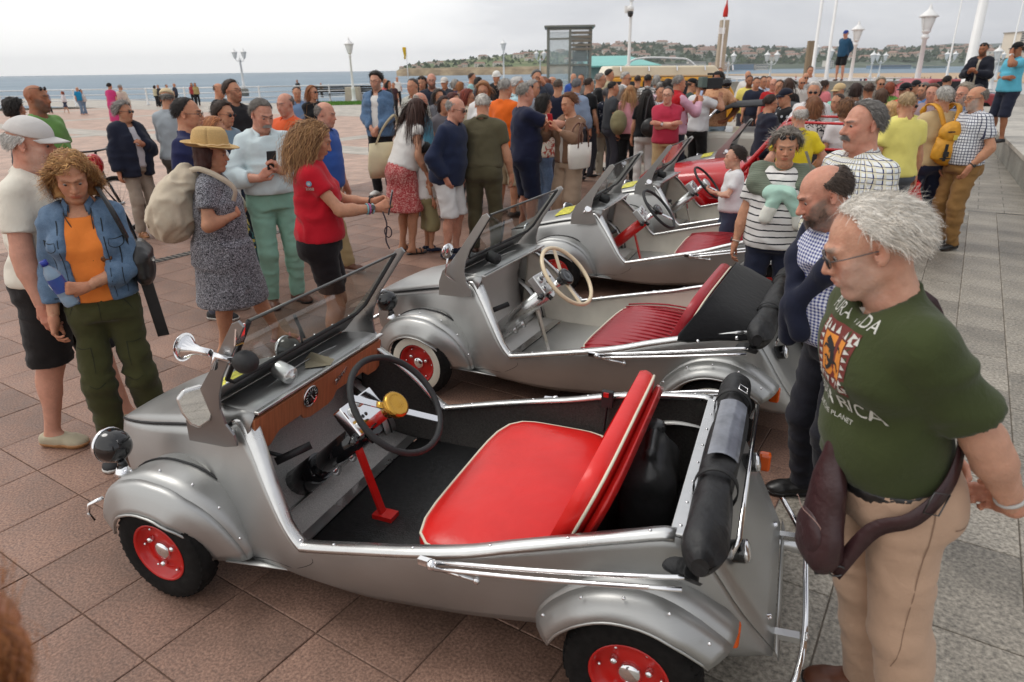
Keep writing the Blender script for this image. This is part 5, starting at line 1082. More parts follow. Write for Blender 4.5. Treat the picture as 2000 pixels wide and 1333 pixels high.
def microcar(loc, ang, label, c):
 """c: options (dark interior, wood dash, steering wheel and seat colours, hood cover ...)"""
 R_ = empty('microcar', (loc[0], loc[1], 0), math.radians(ang), label, 'car', 'silver microcars parked in a row')
 near = c.get('detail', 2); body_m = c.get('body', ALU); n = 72
 T, B = side_cols(n); ts = np.linspace(0, 1, 11)
 # outer body panels, one each side
 for sg in (-1, 1):
  mb = MB(); mb.sheet([[side_pt(T[i], B[i], t, sg) for t in ts] for i in range(n)], flip=sg < 0)
  mb.build('side_panel', body_m, R_, thick=.004)
 lin = c.get('lining', BARE); i0 = min(range(n), key=lambda i: abs(T[i][0] + 1.60)); i1 = min(range(n), key=lambda i: abs(T[i][0] + .0))
 for sg in (-1, 1):
  mb = MB(); mb.sheet([[side_pt(T[i] - np.array([0, .004, 0]), B[i], t, sg, .024) for t in ts] for i in range(i0, i1 + 1)], flip=sg > 0); mb.build('inner_lining', lin, R_, thick=.006)
 ic = min(range(n), key=lambda i: abs(T[i][0] + 1.235))
 for sg in (-1, 1):
  mb = MB(); mb.tube(spline([side_pt(T[int(i)], B[int(i)], t, sg, -.001) for i, t in ((ic, .02), (ic + 1, .3), (ic, .55), (ic - 3, .72), (ic - 7, .84), (ic - 12, .96))], 20), .0018, 5); mb.build('panel_seam', BLKM, R_)
 # bonnet lid with its rolled edge, cowl, nose
 ih = [i for i in range(n) if T[i][0] <= -1.60 and T[i][2] > .02]; mb = MB(); rows = []
 for i in ih:
  x, z, v = T[i]; f = min(1, (x + 2.48) / .25); rows.append([(x, v * q, z + .004 + .06 * f * (1 - q * q) ** .8) for q in np.linspace(-1, 1, 17)])
 mb.sheet(rows); mb.build('bonnet', body_m, R_, thick=.004)
 for sg in (-1, 1):
  mb = MB(); mb.tube([(T[i][0], sg * (T[i][2] + .002), T[i][1] + .002) for i in ih], .0055, 6); mb.build('bonnet_seal', BLKM, R_)
 mb = MB(); mb.sheet([[(x, .415 * q * w_, z) for q in np.linspace(-1, 1, 9)] for x, z, w_ in ((-1.76, .715, .86), (-1.68, .737, .95), (-1.58, .742, 1), (-1.505, .738, 1))]); mb.build('cowl_top', ALU2 if not c.get('wood') else ALU, R_, thick=.006)
 mb = MB(); mb.bar((-1.497, -.42, .741), (-1.497, .42, .741), .022, .012); mb.build('cowl_strip', POL, R_, bevel=.003)
 # cheek pieces closing the cowl to the sides
 for sg in (-1, 1):
  mb = MB(); mb.sheet([[(-1.72, sg * .40, .64), (-1.66, sg * .425, .66), (-1.60, sg * .425, .695), (-1.53, sg * .45, .655)], [(-1.74, sg * .365, .724), (-1.66, sg * .40, .739), (-1.58, sg * .413, .742), (-1.505, sg * .415, .738)]], flip=sg > 0); mb.build('cowl_cheek', body_m, R_, thick=.004)
 # underfloor, floor, firewall
 mb = MB(); mb.sheet([[(x, y, z) for y in (-w_, 0, w_)] for x, w_, z in ((-2.2, .3, .2), (-1.7, .46, .155), (-1.05, .51, .15), (-.37, .48, .222), (.31, .32, .2))], flip=True); mb.build('underbody', BLKM, R_, thick=.004)
 mb = MB(); mb.sheet([[(x, y, z) for y in (-w_, 0, w_)] for x, w_, z in ((-1.38, .49, .175), (-.9, .50, .175), (-.4, .475, .24), (.0, .435, .25))]); mb.build('floor_mat', c.get('floor', MAT_BLACK), R_, thick=.006)
 mb = MB(); mb.sheet([[(x, w_ * q, z) for q in (-1, -.5, 0, .5, 1)] for x, w_, z in ((-1.64, .40, .70), (-1.70, .42, .52), (-1.69, .45, .30), (-1.56, .47, .205), (-1.40, .48, .18))], flip=False); mb.build('firewall', c.get('fire', PLATE_PERF), R_, thick=.004)
 mb = MB(); mb.bar((-1.405, -.47, .187), (-1.405, .47, .187), .05, .004); mb.bar((-1.55, -.462, .213), (-1.55, .462, .213), .012, .004); mb.build('toe_strip', POL, R_)
 # dashboard
 if c.get('wood'):
  pts = [(-.425, .725), (-.425, .585), (-.40, .572), (-.34, .575), (-.31, .60), (-.29, .612), (-.16, .612), (-.14, .585), (-.10, .572), (.02, .572), (.06, .585), (.08, .612), (.28, .612), (.30, .60), (.33, .575), (.40, .572), (.425, .585), (.425, .725)]
  M = frame_M((-1.635, 0, 0), (0, 1, 0), (.17, 0, 1)); mb = MB(); mb.prism(pts, -.006, .010, M); d = mb.build('dashboard', WOOD, R_, bevel=.003)
  mb = MB(); mb.lathe([(.046, .008), (.046, .016), (.040, .018), (.038, .014), (0, .014)], M=M @ Matrix.Translation((-.105, .675, 0)), n=24); g = mb.build('speedometer', CHR, d)
  mb = MB(); mb.lathe([(.0375, .0155), (0, .0158)], M=M @ Matrix.Translation((-.105, .675, 0)), n=24); mb.build('dial', mat('dial_black', (.012, .012, .012), .3), g)
  mb = MB()
  for k in range(12): a = math.radians(225 - 270 * k / 11); mb.box((0, 0, 0), (.009, .003, .001), M=M @ Matrix.Translation((-.105 + .030 * math.cos(a), .675 + .030 * math.sin(a), .0168)) @ Matrix.Rotation(a, 4, 'Z'))
  mb.box((0, 0, 0), (.034, .003, .001), M=M @ Matrix.Translation((-.098, .668, .0172)) @ Matrix.Rotation(2.2, 4, 'Z')); mb.build('dial_mark', mat('dial_white', (.75, .75, .72), .5), g)
  text_obj('script_badge', 'Biscuter', .045, M @ Matrix.Translation((.12, .685, .013)) @ Matrix.Rotation(.12, 4, 'Z') @ Matrix.Shear('XY', 4, (.35, 0)), CHR, d, .002)
 # door-edge and sill strip, polished, with rivets
 i2 = min(range(n), key=lambda i: abs(T[i][0])); P = [T[i] for i in range(i0, i2 + 1)]
 for sg in (-1, 1):
  rows = []
  for j, (x, z, v) in enumerate(P):
   wd = .046 - .008 * min(1, j / 14); rows.append([(x, sg * (v + .006), z - .014), (x, sg * (v + .008), z + .004), (x + (.5 * wd if j < 12 else 0) * max(0, 1 - j / 16), sg * (v - wd * .5), z + .010), (x + (.9 * wd if j < 12 else 0) * max(0, 1 - j / 14), sg * (v - wd), z + .007), (x + (.9 * wd if j < 12 else 0) * max(0, 1 - j / 14), sg * (v - wd), z - .006)])
  mb = MB(); mb.sheet(rows, flip=sg < 0); st = mb.build('sill_strip', POL, R_, thick=.002)
  if near > 1:
   mb = MB()
   for j in range(10, len(P), 5): x, z, v = P[j]; mb.ball((x, sg * (v - .016), z + .012), .0058, 8, (1, 1, .5))
   mb.build('rivet', CHR, st)['kind'] = 'stuff'
 mb = MB(); mb.bar((.012, -.462, .652), (.012, .462, .652), .05, .012); rb = mb.build('rear_strip', POL, R_, bevel=.003)
 mb = MB(); mb.bar((.0, -.44, .46), (.0, .44, .46), .008, .37); mb.build('rear_bulkhead', lin, R_)
 if near > 1:
  mb = MB()
  for y in np.linspace(-.42, .42, 8): mb.ball((.012, y, .659), .0055, 8, (1, 1, .5))
  mb.build('rivet', CHR, rb)['kind'] = 'stuff'
 # tail deck and edge flange
 i3 = [i for i in range(n) if T[i][0] >= .03]
 mb = MB(); mb.sheet([[(T[i][0], T[i][2] * q, T[i][1] + .004 + .012 * (1 - q * q)) for q in np.linspace(-1, 1, 9)] for i in i3]); td = mb.build('tail_panel', ALU2, R_, thick=.005)
 mb = MB(); mb.sheet([[(.33, -.345, .19), (.33, .345, .19)], [(.318, -.345, .225), (.318, .345, .225)]]); mb.build('tail_flange', ALU2, R_, thick=.004)
 mb = MB()
 for y in (-.25, .25): mb.lathe([(.016, 0), (.016, .004), (.009, .006), (.009, .014), (0, .016)], (.285, y, .262), (.85, 0, .52), 10)
 mb.build('tail_bolt', CHR, td)
 # wings
 FP = [(.42, .29), (.50, .296), (.56, .298), (.618, .292)]; FP2 = [(.618, .292), (.642, .275), (.66, .242), (.678, .208), (.69, .18)]
 FM = ((-2, 20, 60, 90, 120, 150, 172), (1.12, 1.04, 1.0, .98, 1.04, 1.14, 1.21))
 RM = ((20, 45, 90, 140, 166), (1.12, 1.02, .99, 1.0, 1.06))
 RP = [(.44, .305), (.50, .306), (.555, .297)]; RP2 = [(.555, .297), (.592, .283), (.62, .262), (.64, .24)]
 for sg in (-1, 1):
  mb = MB(); [fender(mb, -1.845, .205, sg, q, np.linspace(172, -2, 26), FM) for q in (FP, FP2)]; f = mb.build('front_wing', body_m, R_, thick=.004)
  for yy, rr, nm, mm in ((.692, .186, 'wing_bead', ALU2), (.475, .299, 'wing_piping', BLKM)):
   mb = MB(); mb.tube([(-1.845 + math.cos(math.radians(a)) * rr * np.interp(a, *FM), sg * wing_y(a, yy), .205 + math.sin(math.radians(a)) * rr * np.interp(a, *FM)) for a in np.linspace(172, -2, 22)], .005, 6); mb.build(nm, mm, f)
  mb = MB(); [fender(mb, -.08, .216, sg, q, np.linspace(166, 31, 26), RM) for q in (RP, RP2)]; f2 = mb.build('rear_wing', body_m, R_, thick=.004)
  mb = MB(); mb.tube([(-.08 + math.cos(math.radians(a)) * .237 * np.interp(a, *RM), sg * wing_y(a, .64), .216 + math.sin(math.radians(a)) * .237 * np.interp(a, *RM)) for a in np.linspace(166, 31, 22)], .005, 6); mb.build('wing_bead', ALU2, f2)
  if near > 1:
   mb = MB()
   for a in (150, 120, 95, 70, 45): r_ = .296 * np.interp(a, *RM); mb.ball((-.08 + math.cos(math.radians(a)) * r_, sg * .60, .216 + math.sin(math.radians(a)) * r_), .006, 8)
   for a in (125, 95, 65, 40, 15): r_ = .302 * np.interp(a, *FM); mb.ball((-1.845 + math.cos(math.radians(a)) * r_, sg * .56, .205 + math.sin(math.radians(a)) * r_), .006, 8)
   mb.build('rivet', CHR, R_)['kind'] = 'stuff'
  # step plate between front wing and body
  mb = MB(); mb.sheet([[(-1.60, sg * .50, .165), (-1.585, sg * .60, .20)], [(-1.36, sg * .518, .16), (-1.37, sg * .525, .165)]], flip=sg > 0); mb.build('step_plate', ALU2, R_, thick=.005)
  # lamps
  lp = (-2.15, sg * .525, .535); mb = MB(); mb.lathe([(r * .82, h * .82) for r, h in ((0, -.088), (.03, -.084), (.058, -.068), (.076, -.038), (.083, 0), (.082, .02))], lp, (-1, 0, 0), 24); mb.tube([(-2.12, sg * .525, .48), (-2.11, sg * .53, .45)], [.014, .02], 10); hl = mb.build('headlight', BLK, R_)
  mb = MB(); mb.lathe([(r * .82, h * .82) for r, h in ((.084, .014), (.087, .022), (.084, .034), (.076, .036))], lp, (-1, 0, 0), 24); mb.lathe([(.035, -.01), (.028, .0), (.018, .02)], (-2.11, sg * .535, .435), (0, 0, 1), 14); mb.build('lamp_rim', CHR, hl)
  mb = MB(); mb.lathe([(r * .82, h * .82) for r, h in ((.077, .034), (.05, .044), (0, .049))], lp, (-1, 0, 0), 20); mb.build('lamp_glass', mat('lamp_glass', (.7, .72, .72), .08, .3), hl)
  mb = MB(); mb.box((.185, sg * .437, .335), (.05, .05, .075)); mb.build('indicator', AMBER, R_, bevel=.012, segs=3)
  mb = MB(); mb.lathe([(.034, -.03), (.037, .02), (.034, .03)], (.17, sg * .27, .50), (.9, 0, .25), 14); tl = mb.build('tail_lamp', BLK, R_); mb = MB(); mb.lathe([(.036, .024), (.036, .034), (.02, .04), (0, .041)], (.17, sg * .27, .50), (.9, 0, .25), 14); mb.build('lens', CHR if sg < 0 else CHR, tl)
 mb = MB(); mb.box((.225, .42, .43), (.045, .04, .075)); mb.build('marker_lamp', AMBER, R_, bevel=.01)
 # number-plate style front bumper and rear bumper bars
 mb = MB(); mb.tube([(-2.215, -.63, .235), (-2.24, -.63, .265), (-2.235, -.62, .30), (-2.19, -.59, .325)], .008, 6); mb.tube([(-2.50, y, .27) for y in (-.25, 0, .25)], .012, 8); mb.build('front_bumper', CHR, R_)
 rbp = spline([(.30, -.50, .10), (.355, -.44, .13), (.39, -.34, .19), (.40, -.22, .235), (.40, 0, .25), (.40, .22, .235), (.39, .34, .19), (.352, .44, .20), (.31, .47, .25)], 24)
 mb = MB(); mb.tube(rbp, .0105, 8); rbm = mb.build('rear_bumper', CHR, R_)
 for y in (-.26, .26): mb = MB(); mb.bar((.30, y, .215), (.385, y, .222), .03, .02); mb.lathe([(.014, 0), (.014, .008), (0, .012)], (.40, y, .232), (1, 0, .2), 10); mb.build('bumper_bracket', POL, rbm)
 mb = MB(); mb.tube([(-.2, .33, .15), (.2, .33, .14), (.42, .33, .13)], [.02, .02, .028], 10); mb.build('exhaust', POL, R_)
 if c.get('pipe'): mb = MB(); mb.tube([(-1.42, -.38, .135), (-.9, -.38, .13), (-.4, -.36, .13)], .028, 12); mb.tube([(-1.50, -.38, .137), (-1.42, -.38, .135)], .022, 12); mb.build('silencer', brushed('steel_pipe', (.4, .38, .35), .35, .9), R_)
 # wheels
 for sg in (-1, 1):
  wheel(R_, -1.845, sg * .618, sg, c.get('white')); wheel(R_, -.08, sg * .545, sg, c.get('white'))
 # windscreen: two plate pillars, frame, glass, wiper
 PL = [(-1.775, .612), (-1.765, .70), (-1.735, .77), (-1.69, .81), (-1.59, .93), (-1.44, 1.128), (-1.41, 1.142), (-1.392, 1.122), (-1.535, .92), (-1.572, .84), (-1.585, .78), (-1.575, .72), (-1.548, .68), (-1.545, .635), (-1.60, .620)]
 for sg in (-1, 1):
  M = frame_M((0, sg * .445, 0), (1, 0, 0), (0, sg * .06, 1)); mb = MB(); mb.prism(PL, -.005, .005, M); mb.build('screen_pillar', c.get('pillar', brushed('pillar_alloy', (.30, .30, .30), .3, .92) if c.get('wood') else ALU2), R_, bevel=.0015)
 yb, yt = .447, .475
 bl, tp = Vector((-1.605, 0, .838)), Vector((-1.415, 0, 1.122))
 G = lambda s, t: Vector((bl.x + (tp.x - bl.x) * t, s * (yb + (yt - yb) * t - .01), bl.z + (tp.z - bl.z) * t - (.0 if True else 0)))
 mb = MB(); mb.sheet([[G(s, t) for s in np.linspace(-1, 1, 3)] for t in (0, 1)]); mb.build('windscreen', glass_mat(), R_)
 mb = MB(); fr = [G(-1, 1), G(-1, .12), G(-.9, .0), G(.9, .0), G(1, .12), G(1, 1)]; mb.tube(fr, .009, 6); mb.build('screen_seal', BLKM, R_)
 mb = MB(); mb.tube([G(-1, 1), G(1, 1)], .006, 6); mb.build('screen_top_rim', mat('rim_dark', (.10, .105, .10), .3, .5), R_)
 mb = MB(); mb.sheet([[(bl.x - .012 - .09 * u, s * .432, bl.z - .002 - .10 * u) for s in np.linspace(-1, 1, 5)] for u in (0, .5, 1)], flip=True); ap = mb.build('screen_apron', brushed('apron_grey', (.22, .22, .22), .4, .6), R_, thick=.006)
 if near > 1:
  mb = MB()
  for s in np.linspace(-.9, .9, 7): mb.tube([(bl.x - .04, s * .43, bl.z - .012), (bl.x - .03, s * .43, bl.z - .016)], .006, 6)
  mb.build('apron_screw', CHR, ap)['kind'] = 'stuff'
 mb = MB(); mb.bar(G(.05, .04) + Vector((-.012, 0, .008)), G(-.32, .62) + Vector((-.012, 0, .008)), .012, .008); mb.bar(G(.0, .0), G(-.12, .3) + Vector((-.014, 0, .01)), .008, .006); mb.build('wiper', BLKM, R_)
 mb = MB(); mb.lathe([(.034, 0), (.036, .008), (.036, .07), (.030, .078), (.012, .08), (.012, .088), (0, .088)], (-1.60, -.17, .80), (.95, -.1, -.25), 18); mb.build('wiper_motor', POL if c.get('wood') else BLKM, R_)
 if c.get('sticker'): 
  mb = MB(); mb.sheet([[(-2.0 + .15 * a, -.28 + .30 * b_, np.interp(-2.0 + .15 * a, [t_[0] for t_ in T[:40]], [t_[1] for t_ in T[:40]]) + .012 + .06 * (1 - ((-.28 + .30 * b_) / .39) ** 2) ** .8) for b_ in np.linspace(0, 1, 6)] for a in np.linspace(0, 1, 4)]); mb.build('yellow_sticker', mat('sticker_yellow', rgb((214, 204, 74)), .5, var=.55, scale=26), R_)
 # steering column, instrument box, wheel
 W = Vector((-1.077, -.15, .726)); base = Vector((-1.62, -.12, .235)); ax = (W - base).normalized(); colm = c.get('column', BLKM)
 mb = MB(); mb.tube([base, base + (W - base) * .78], [.052, .046], 14); cm = mb.build('steering_column', colm, R_)
 mb = MB(); mb.tube([base + (W - base) * .56, W - ax * .01], .021, 12); mb.build('column_shaft', REDP if c.get('wood') else CHR, cm)
 if c.get('wood'): mb = MB(); mb.tube([base + Vector((-.02, 0, -.02)), base + (W - base) * .25], [.07, .06], 14); mb.build('column_boot', BLK, cm)
 mb = MB(); p0 = base + (W - base) * .60; mb.bar(p0, Vector((-1.20, -.13, .19)), .035, .012, (1, 0, 0)) if True else 0
 mb.box((-1.19, -.13, .188), (.09, .06, .02)); mb.build('column_strut', REDP if c.get('strut', 'red') == 'red' else CHR, R_)
 up = Vector((0, 0, 1)); zx = (up - ax * up.dot(ax)).normalized(); M = frame_M(base + (W - base) * .80 + zx * .035, (0, 1, 0), zx)
 M = Matrix(((0, zx.x, ax.x, M[0][3]), (1, zx.y, ax.y, M[1][3]), (0, zx.z, ax.z, M[2][3]), (0, 0, 0, 1)))
 mb = MB(); mb.box((0, 0, 0), (.20, .13, .055), M=M @ Matrix.Translation((-.03, .02, 0))); bx = mb.build('instrument_box', CHR if c.get('wood') else POL, R_, bevel=.006)
 mb = MB()
 for gx, gy, r in ((-.085, .045, .022), (-.03, .06, .017), (-.11, -.01, .016)): mb.lathe([(r, .026), (r, .036), (r * .8, .038), (0, .036)], M=M @ Matrix.Translation((gx, gy, 0)), n=16)
 mb.build('dial', POL, bx)
 mb = MB()
 for gx, gy, r in ((-.085, .045, .016), (-.03, .06, .012), (-.11, -.01, .009), (-.05, .01, .008), (.02, .03, .008)): mb.lathe([(r, .0365), (r * .9, .039), (0, .039)], M=M @ Matrix.Translation((gx, gy, 0)), n=12)
 mb.tube([M @ Vector((-.13, -.035, .0)), M @ Vector((-.15, -.05, -.02))], .018, 10); mb.tube([M @ Vector((-.075, -.05, .0)), M @ Vector((-.075, -.09, .01))], .014, 10); mb.build('switch', BLK, bx)
 wr = c.get('wr', .20); sm = c.get('wheelmat', BLKM); e1 = Vector((0, 1, 0)); e1 = (e1 - ax * e1.dot(ax)).normalized(); e2 = ax.cross(e1)
 mb = MB(); mb.tube([W + (e1 * math.cos(a) + e2 * math.sin(a)) * wr for a in np.linspace(0, 2 * math.pi, 49)[:-1]], .0125, 10, closed=True); sw = mb.build('steering_wheel', sm, R_)
 mb = MB()
 for a in c.get('spokes', (2.5, 5.4)):
  d = e1 * math.cos(a) + e2 * math.sin(a); t2 = ax.cross(d); mb.bar(W - ax * .03 + d * .03, W + d * (wr - .006), .026, .006, ax)
 mb.build('spoke', c.get('spokemat', CHR), sw)
 mb = MB(); mb.lathe([(.03, -.05), (.034, -.02), (.050, -.012), (.054, .0), (.052, .014), (.040, .020), (.036, .017), (.020, .021), (0, .022)], W - ax * .012, ax, 28); mb.build('horn_button', c.get('horn', BLK), sw)
 # pedals, handbrake
 for y in (-.02, .10): mb = MB(); mb.lathe([(.028, 0), (.030, .006), (0, .009)], (-1.50, y, .27), (.9, 0, .45), 14); mb.tube([(-1.505, y, .265), (-1.58, y, .23)], .007, 6); mb.build('pedal', POL, R_)
 mb = MB(); mb.tube([(-1.52, -.34, .49), (-1.43, -.235, .525)], .016, 10); mb.tube([(-1.62, -.33, .52), (-1.5, -.31, .50)], .008, 6); mb.build('hand_lever', BLKM, R_)
 # seats
 seat = c.get('seat', RED_SEAT); mb = MB(); pipe = padded(mb, -.90, -.36, -.47, .49, .285, .395, .035); cu = mb.build('seat_cushion', seat, R_)
 m2 = MB(); m2.tube(pipe, .0055, 6, closed=True); m2.build('piping', PIPE, cu)
 if c.get('ribs'):
  m2 = MB()
  for y in np.linspace(-.42, .44, 16): m2.tube(spline([(-.87, y, .396), (-.75, y, .418), (-.6, y, .431), (-.45, y, .425), (-.4, y, .415)], 9), .006, 6)
  m2.build('seat_rib', seat, cu)['kind'] = 'stuff'
 Mb = frame_M((-.41, 0, .375), (.39, 0, .92), (0, 1, 0)) ; mb = MB(); pipe = padded(mb, -.05, .445, -.455, .455, -.03, .04, .028, M=Mb @ Matrix.Diagonal((1, 1, -1, 1)))
 bk = mb.build('seat_back', seat, R_); m2 = MB(); m2.tube(pipe, .0055, 6, closed=True); m2.build('piping', PIPE, bk)
 mb = MB(); padded(mb, -.06, .40, -.435, .435, .0, .02, .004, M=frame_M((-.335, 0, .365), (.39, 0, .92), (0, 1, 0))); mb.build('seat_back_panel', REDP if c.get('wood') else seat, R_)
 if c.get('belt'): mb = MB(); mb.box((-.43, .485, .56), (.05, .025, .075)); mb.bar((-.43, .485, .53), (-.44, .485, .40), .03, .006); o = mb.build('belt_buckle', BLKM, R_, bevel=.006); mb = MB(); mb.box((-.433, .470, .585), (.022, .008, .02)); mb.build('release_button', REDP, o)
 # folded hood roll on the tail with frame bars
 vb = MATS['vinyl_black']; mb = MB(); rows = []; m_ = 26
 for i, y in enumerate(np.linspace(-.60, .60, m_)):
  e = abs(y) / .60; r = .061 * (1 - .12 * (e > .93) - .5 * (e > .99)); pinch = 1 - .16 * math.exp(-((y - .36) / .03) ** 2) - .16 * math.exp(-((y + .22) / .03) ** 2)
  rows.append([(.085 + r * pinch * 1.0 * math.cos(a) * (1 + .10 * math.sin(3 * a + y * 9)), y, .672 + r * pinch * 1.15 * math.sin(a) * (1 + .08 * math.sin(2 * a - y * 7))) for a in np.linspace(0, 2 * math.pi, 21)])
 rows = [[(x, y, z) if j_ % 20 == 0 else (x + .022 * (vnoise(np.array([[x * 22, y * 7, z * 22]]))[0] - .5), y, z + .022 * (vnoise(np.array([[x * 20 + 7, y * 9, z * 20]]))[0] - .5)) for j_, (x, y, z) in enumerate(r_)] for r_ in rows]; mb.sheet(rows); s_ = len(mb.f); mb.f += [tuple(range(20)), tuple(reversed(range((m_ - 1) * 21, (m_ - 1) * 21 + 20)))]; mb.sm += [False] * 2; mb.mi += [0, 0]; hd = mb.build('folded_hood', vb, R_, sub=1)
 for y0 in (-.22, .36):
  mb = MB(); mb.sheet([[(.085 + .066 * math.cos(a), y0 + dy, .672 + .075 * math.sin(a)) for a in np.linspace(0, 2 * math.pi, 25)] for dy in (-.014, .014)]); st = mb.build('hood_strap', BLKM, hd, thick=.004)
 mb = MB()
 for y0 in (.36,):
  mb.tube([(.10, y0 - .022, .762), (.13, y0 - .022, .747), (.13, y0 + .022, .747), (.10, y0 + .022, .762)], .003, 6, closed=True)
 mb.build('buckle', CHR, st)
 if c.get('window'):
  mb = MB(); mb.sheet([[(.085 + .074 * math.cos(a), y, .672 + .083 * math.sin(a)) for a in np.linspace(.75, 2.15, 8)] for y in np.linspace(-.14, .26, 10)], flip=True); mb.build('hood_window', mat('clear_vinyl', (.17, .18, .21), .12, spec=.8, var=.5, scale=9, bump=.5, bscale=9), hd)
 mb = MB(); mb.sheet([[(.06, -.47, .66), (.11, -.50, .60), (.0, -.50, .63)], [(.03, -.56, .60), (.12, -.58, .56), (-.04, -.53, .585)], [(.06, -.60, .63), (.13, -.6, .62), (.02, -.59, .62)]]); mb.build('hood_flap', vb, hd, thick=.006, sub=2)
 mb = MB(); mb.tube([(.155, -.44, .60), (.172, -.43, .66), (.172, .43, .66), (.155, .44, .60)], .008, 8); mb.build('hood_rail', CHR, R_)
 for sg in (-1, 1):
  mb = MB(); mb.tube(spline([(-.70, sg * .60, .457), (-.35, sg * .607, .535), (-.05, sg * .605, .605), (.05, sg * .59, .62)], 14), .0075, 8); mb.tube(spline([(-.69, sg * .615, .445), (-.35, sg * .62, .515), (.05, sg * .615, .60)], 10), .0075, 8)
  mb.bar((-.755, sg * .60, .45), (-.69, sg * .605, .452), .018, .022); mb.tube([(-.69, sg * .605, .44), (-.56, sg * .605, .435)], .007, 6); mb.ball((-.555, sg * .605, .435), .013, 8); mb.ball((-.705, sg * .61, .452), .018, 10); mb.build('hood_frame', CHR, R_)
 if c.get('cover'):
  rows = [[(-.36, -.562, .55), (-.265, -.525, .67), (-.185, -.44, .80), (-.17, 0, .822), (-.185, .44, .80), (-.265, .525, .67), (-.36, .562, .55)]]
  for x, z in ((-.15, .775), (-.07, .735), (.06, .675)):
   hw = np.interp(x, (-.45, -.29, -.13, .0, .1), (.56, .535, .50, .475, .46)); zr = np.interp(x, (-.45, -.291, -.13, .0, .1), (.55, .592, .63, .652, .64)) - .035
   rows.append([(x, -hw - .012, min(zr, z)), (x, -hw * .97, max(z, zr + .02) - .02), (x, -hw * .6, z + .004), (x, 0, z + .012), (x, hw * .6, z + .004), (x, hw * .97, max(z, zr + .02) - .02), (x, hw + .012, min(zr, z))])
  mb = MB(); mb.sheet(rows); mb.build('tonneau_cover', cloth((30, 30, 32)), R_, thick=.006, sub=1)
  mb = MB()
  for x in (-.2, -.02): mb.ball((x, -np.interp(x, (-.45, -.29, -.13, .0, .1), (.56, .535, .50, .475, .46)) - .018, np.interp(x, (-.45, -.291, -.13, .0, .1), (.55, .592, .63, .652, .64)) - .02), .011, 8)
  mb.build('press_stud', CHR, R_)['kind'] = 'stuff'
 # mirrors and horn
 if c.get('mirror') == 'round':
  mb = MB(); mb.tube([(-1.62, -.47, .68), (-1.70, -.52, .76), (-1.66, -.545, .87)], .006, 6); mr = mb.build('mirror_arm', CHR, R_); mb = MB(); mb.lathe([(.0, -.022), (.036, -.014), (.045, 0), (.043, .004), (0, .004)], (-1.655, -.55, .91), (.9, -.25, -.1), 20); mb.build('mirror', CHR, mr)
 elif c.get('mirror') == 'wing':
  Mm = frame_M((-1.665, -.515, .785), (.62, .78, 0), (-.15, 0, 1)); pts = [(-.062, .045), (-.035, .072), (.03, .076), (.062, .05), (.058, -.01), (.03, -.062), (-.01, -.08), (-.035, -.06), (-.055, -.01)]
  mb = MB(); mb.prism(pts, -.022, .006, Mm); mr = mb.build('door_mirror', POL, R_, bevel=.008, segs=3); mb = MB(); mb.prism([(x * .86, y * .86) for x, y in pts], .0062, .0085, Mm); mb.build('mirror_glass', mat('mirror_glass', (.9, .9, .9), .02, 1.0), mr); mb = MB(); mb.tube([(-1.66, -.46, .73), (-1.70, -.50, .745)], .010, 8); mb.tube([(-1.66, -.455, .665), (-1.58, -.455, .672)], .005, 6); mb.ball((-1.6, -.456, .67), .013, 8); mb.build('mirror_mount', CHR, mr)
 else:
  mb = MB(); mb.tube([(-1.66, -.46, .70), (-1.66, -.50, .72), (-1.63, -.51, .74)], .008, 6); mb.lathe([(0, -.03), (.02, -.02), (.03, .01), (.028, .03)], (-1.62, -.49, .74), (.3, -.7, .6), 14); mb.build('clasp', CHR, R_)
 if c.get('klaxon'):
  mb = MB(); ctr = Vector((-1.545, -.505, 1.0)); fwd = Vector((-.93, -.05, .08)).normalized()
  mb.lathe([(.050, .128), (.048, .133), (.034, .112), (.02, .09), (.014, .065), (.013, .02)], ctr, fwd, 24); tr = mb.build('bulb_horn', CHR, R_)
  mb = MB(); mb.tube([ctr + Vector((0, 0, -.002)), ctr + Vector((.02, -.035, -.03)), ctr + Vector((.03, -.03, .012)), ctr + Vector((.075, -.005, -.01))], .012, 10); mb.build('horn_tube', CHR, tr)
  mb = MB(); mb.ball(ctr + Vector((.125, .0, -.01)), .04, 18, (1.15, 1, 1)); mb.build('horn_bulb', BLKM, tr)
  mb = MB(); mb.bar((-1.425, -.495, 1.118), (-1.435, -.505, 1.05), .04, .006, (1, 0, 0)); mb.build('pillar_clip', CHR, R_)
 return R_
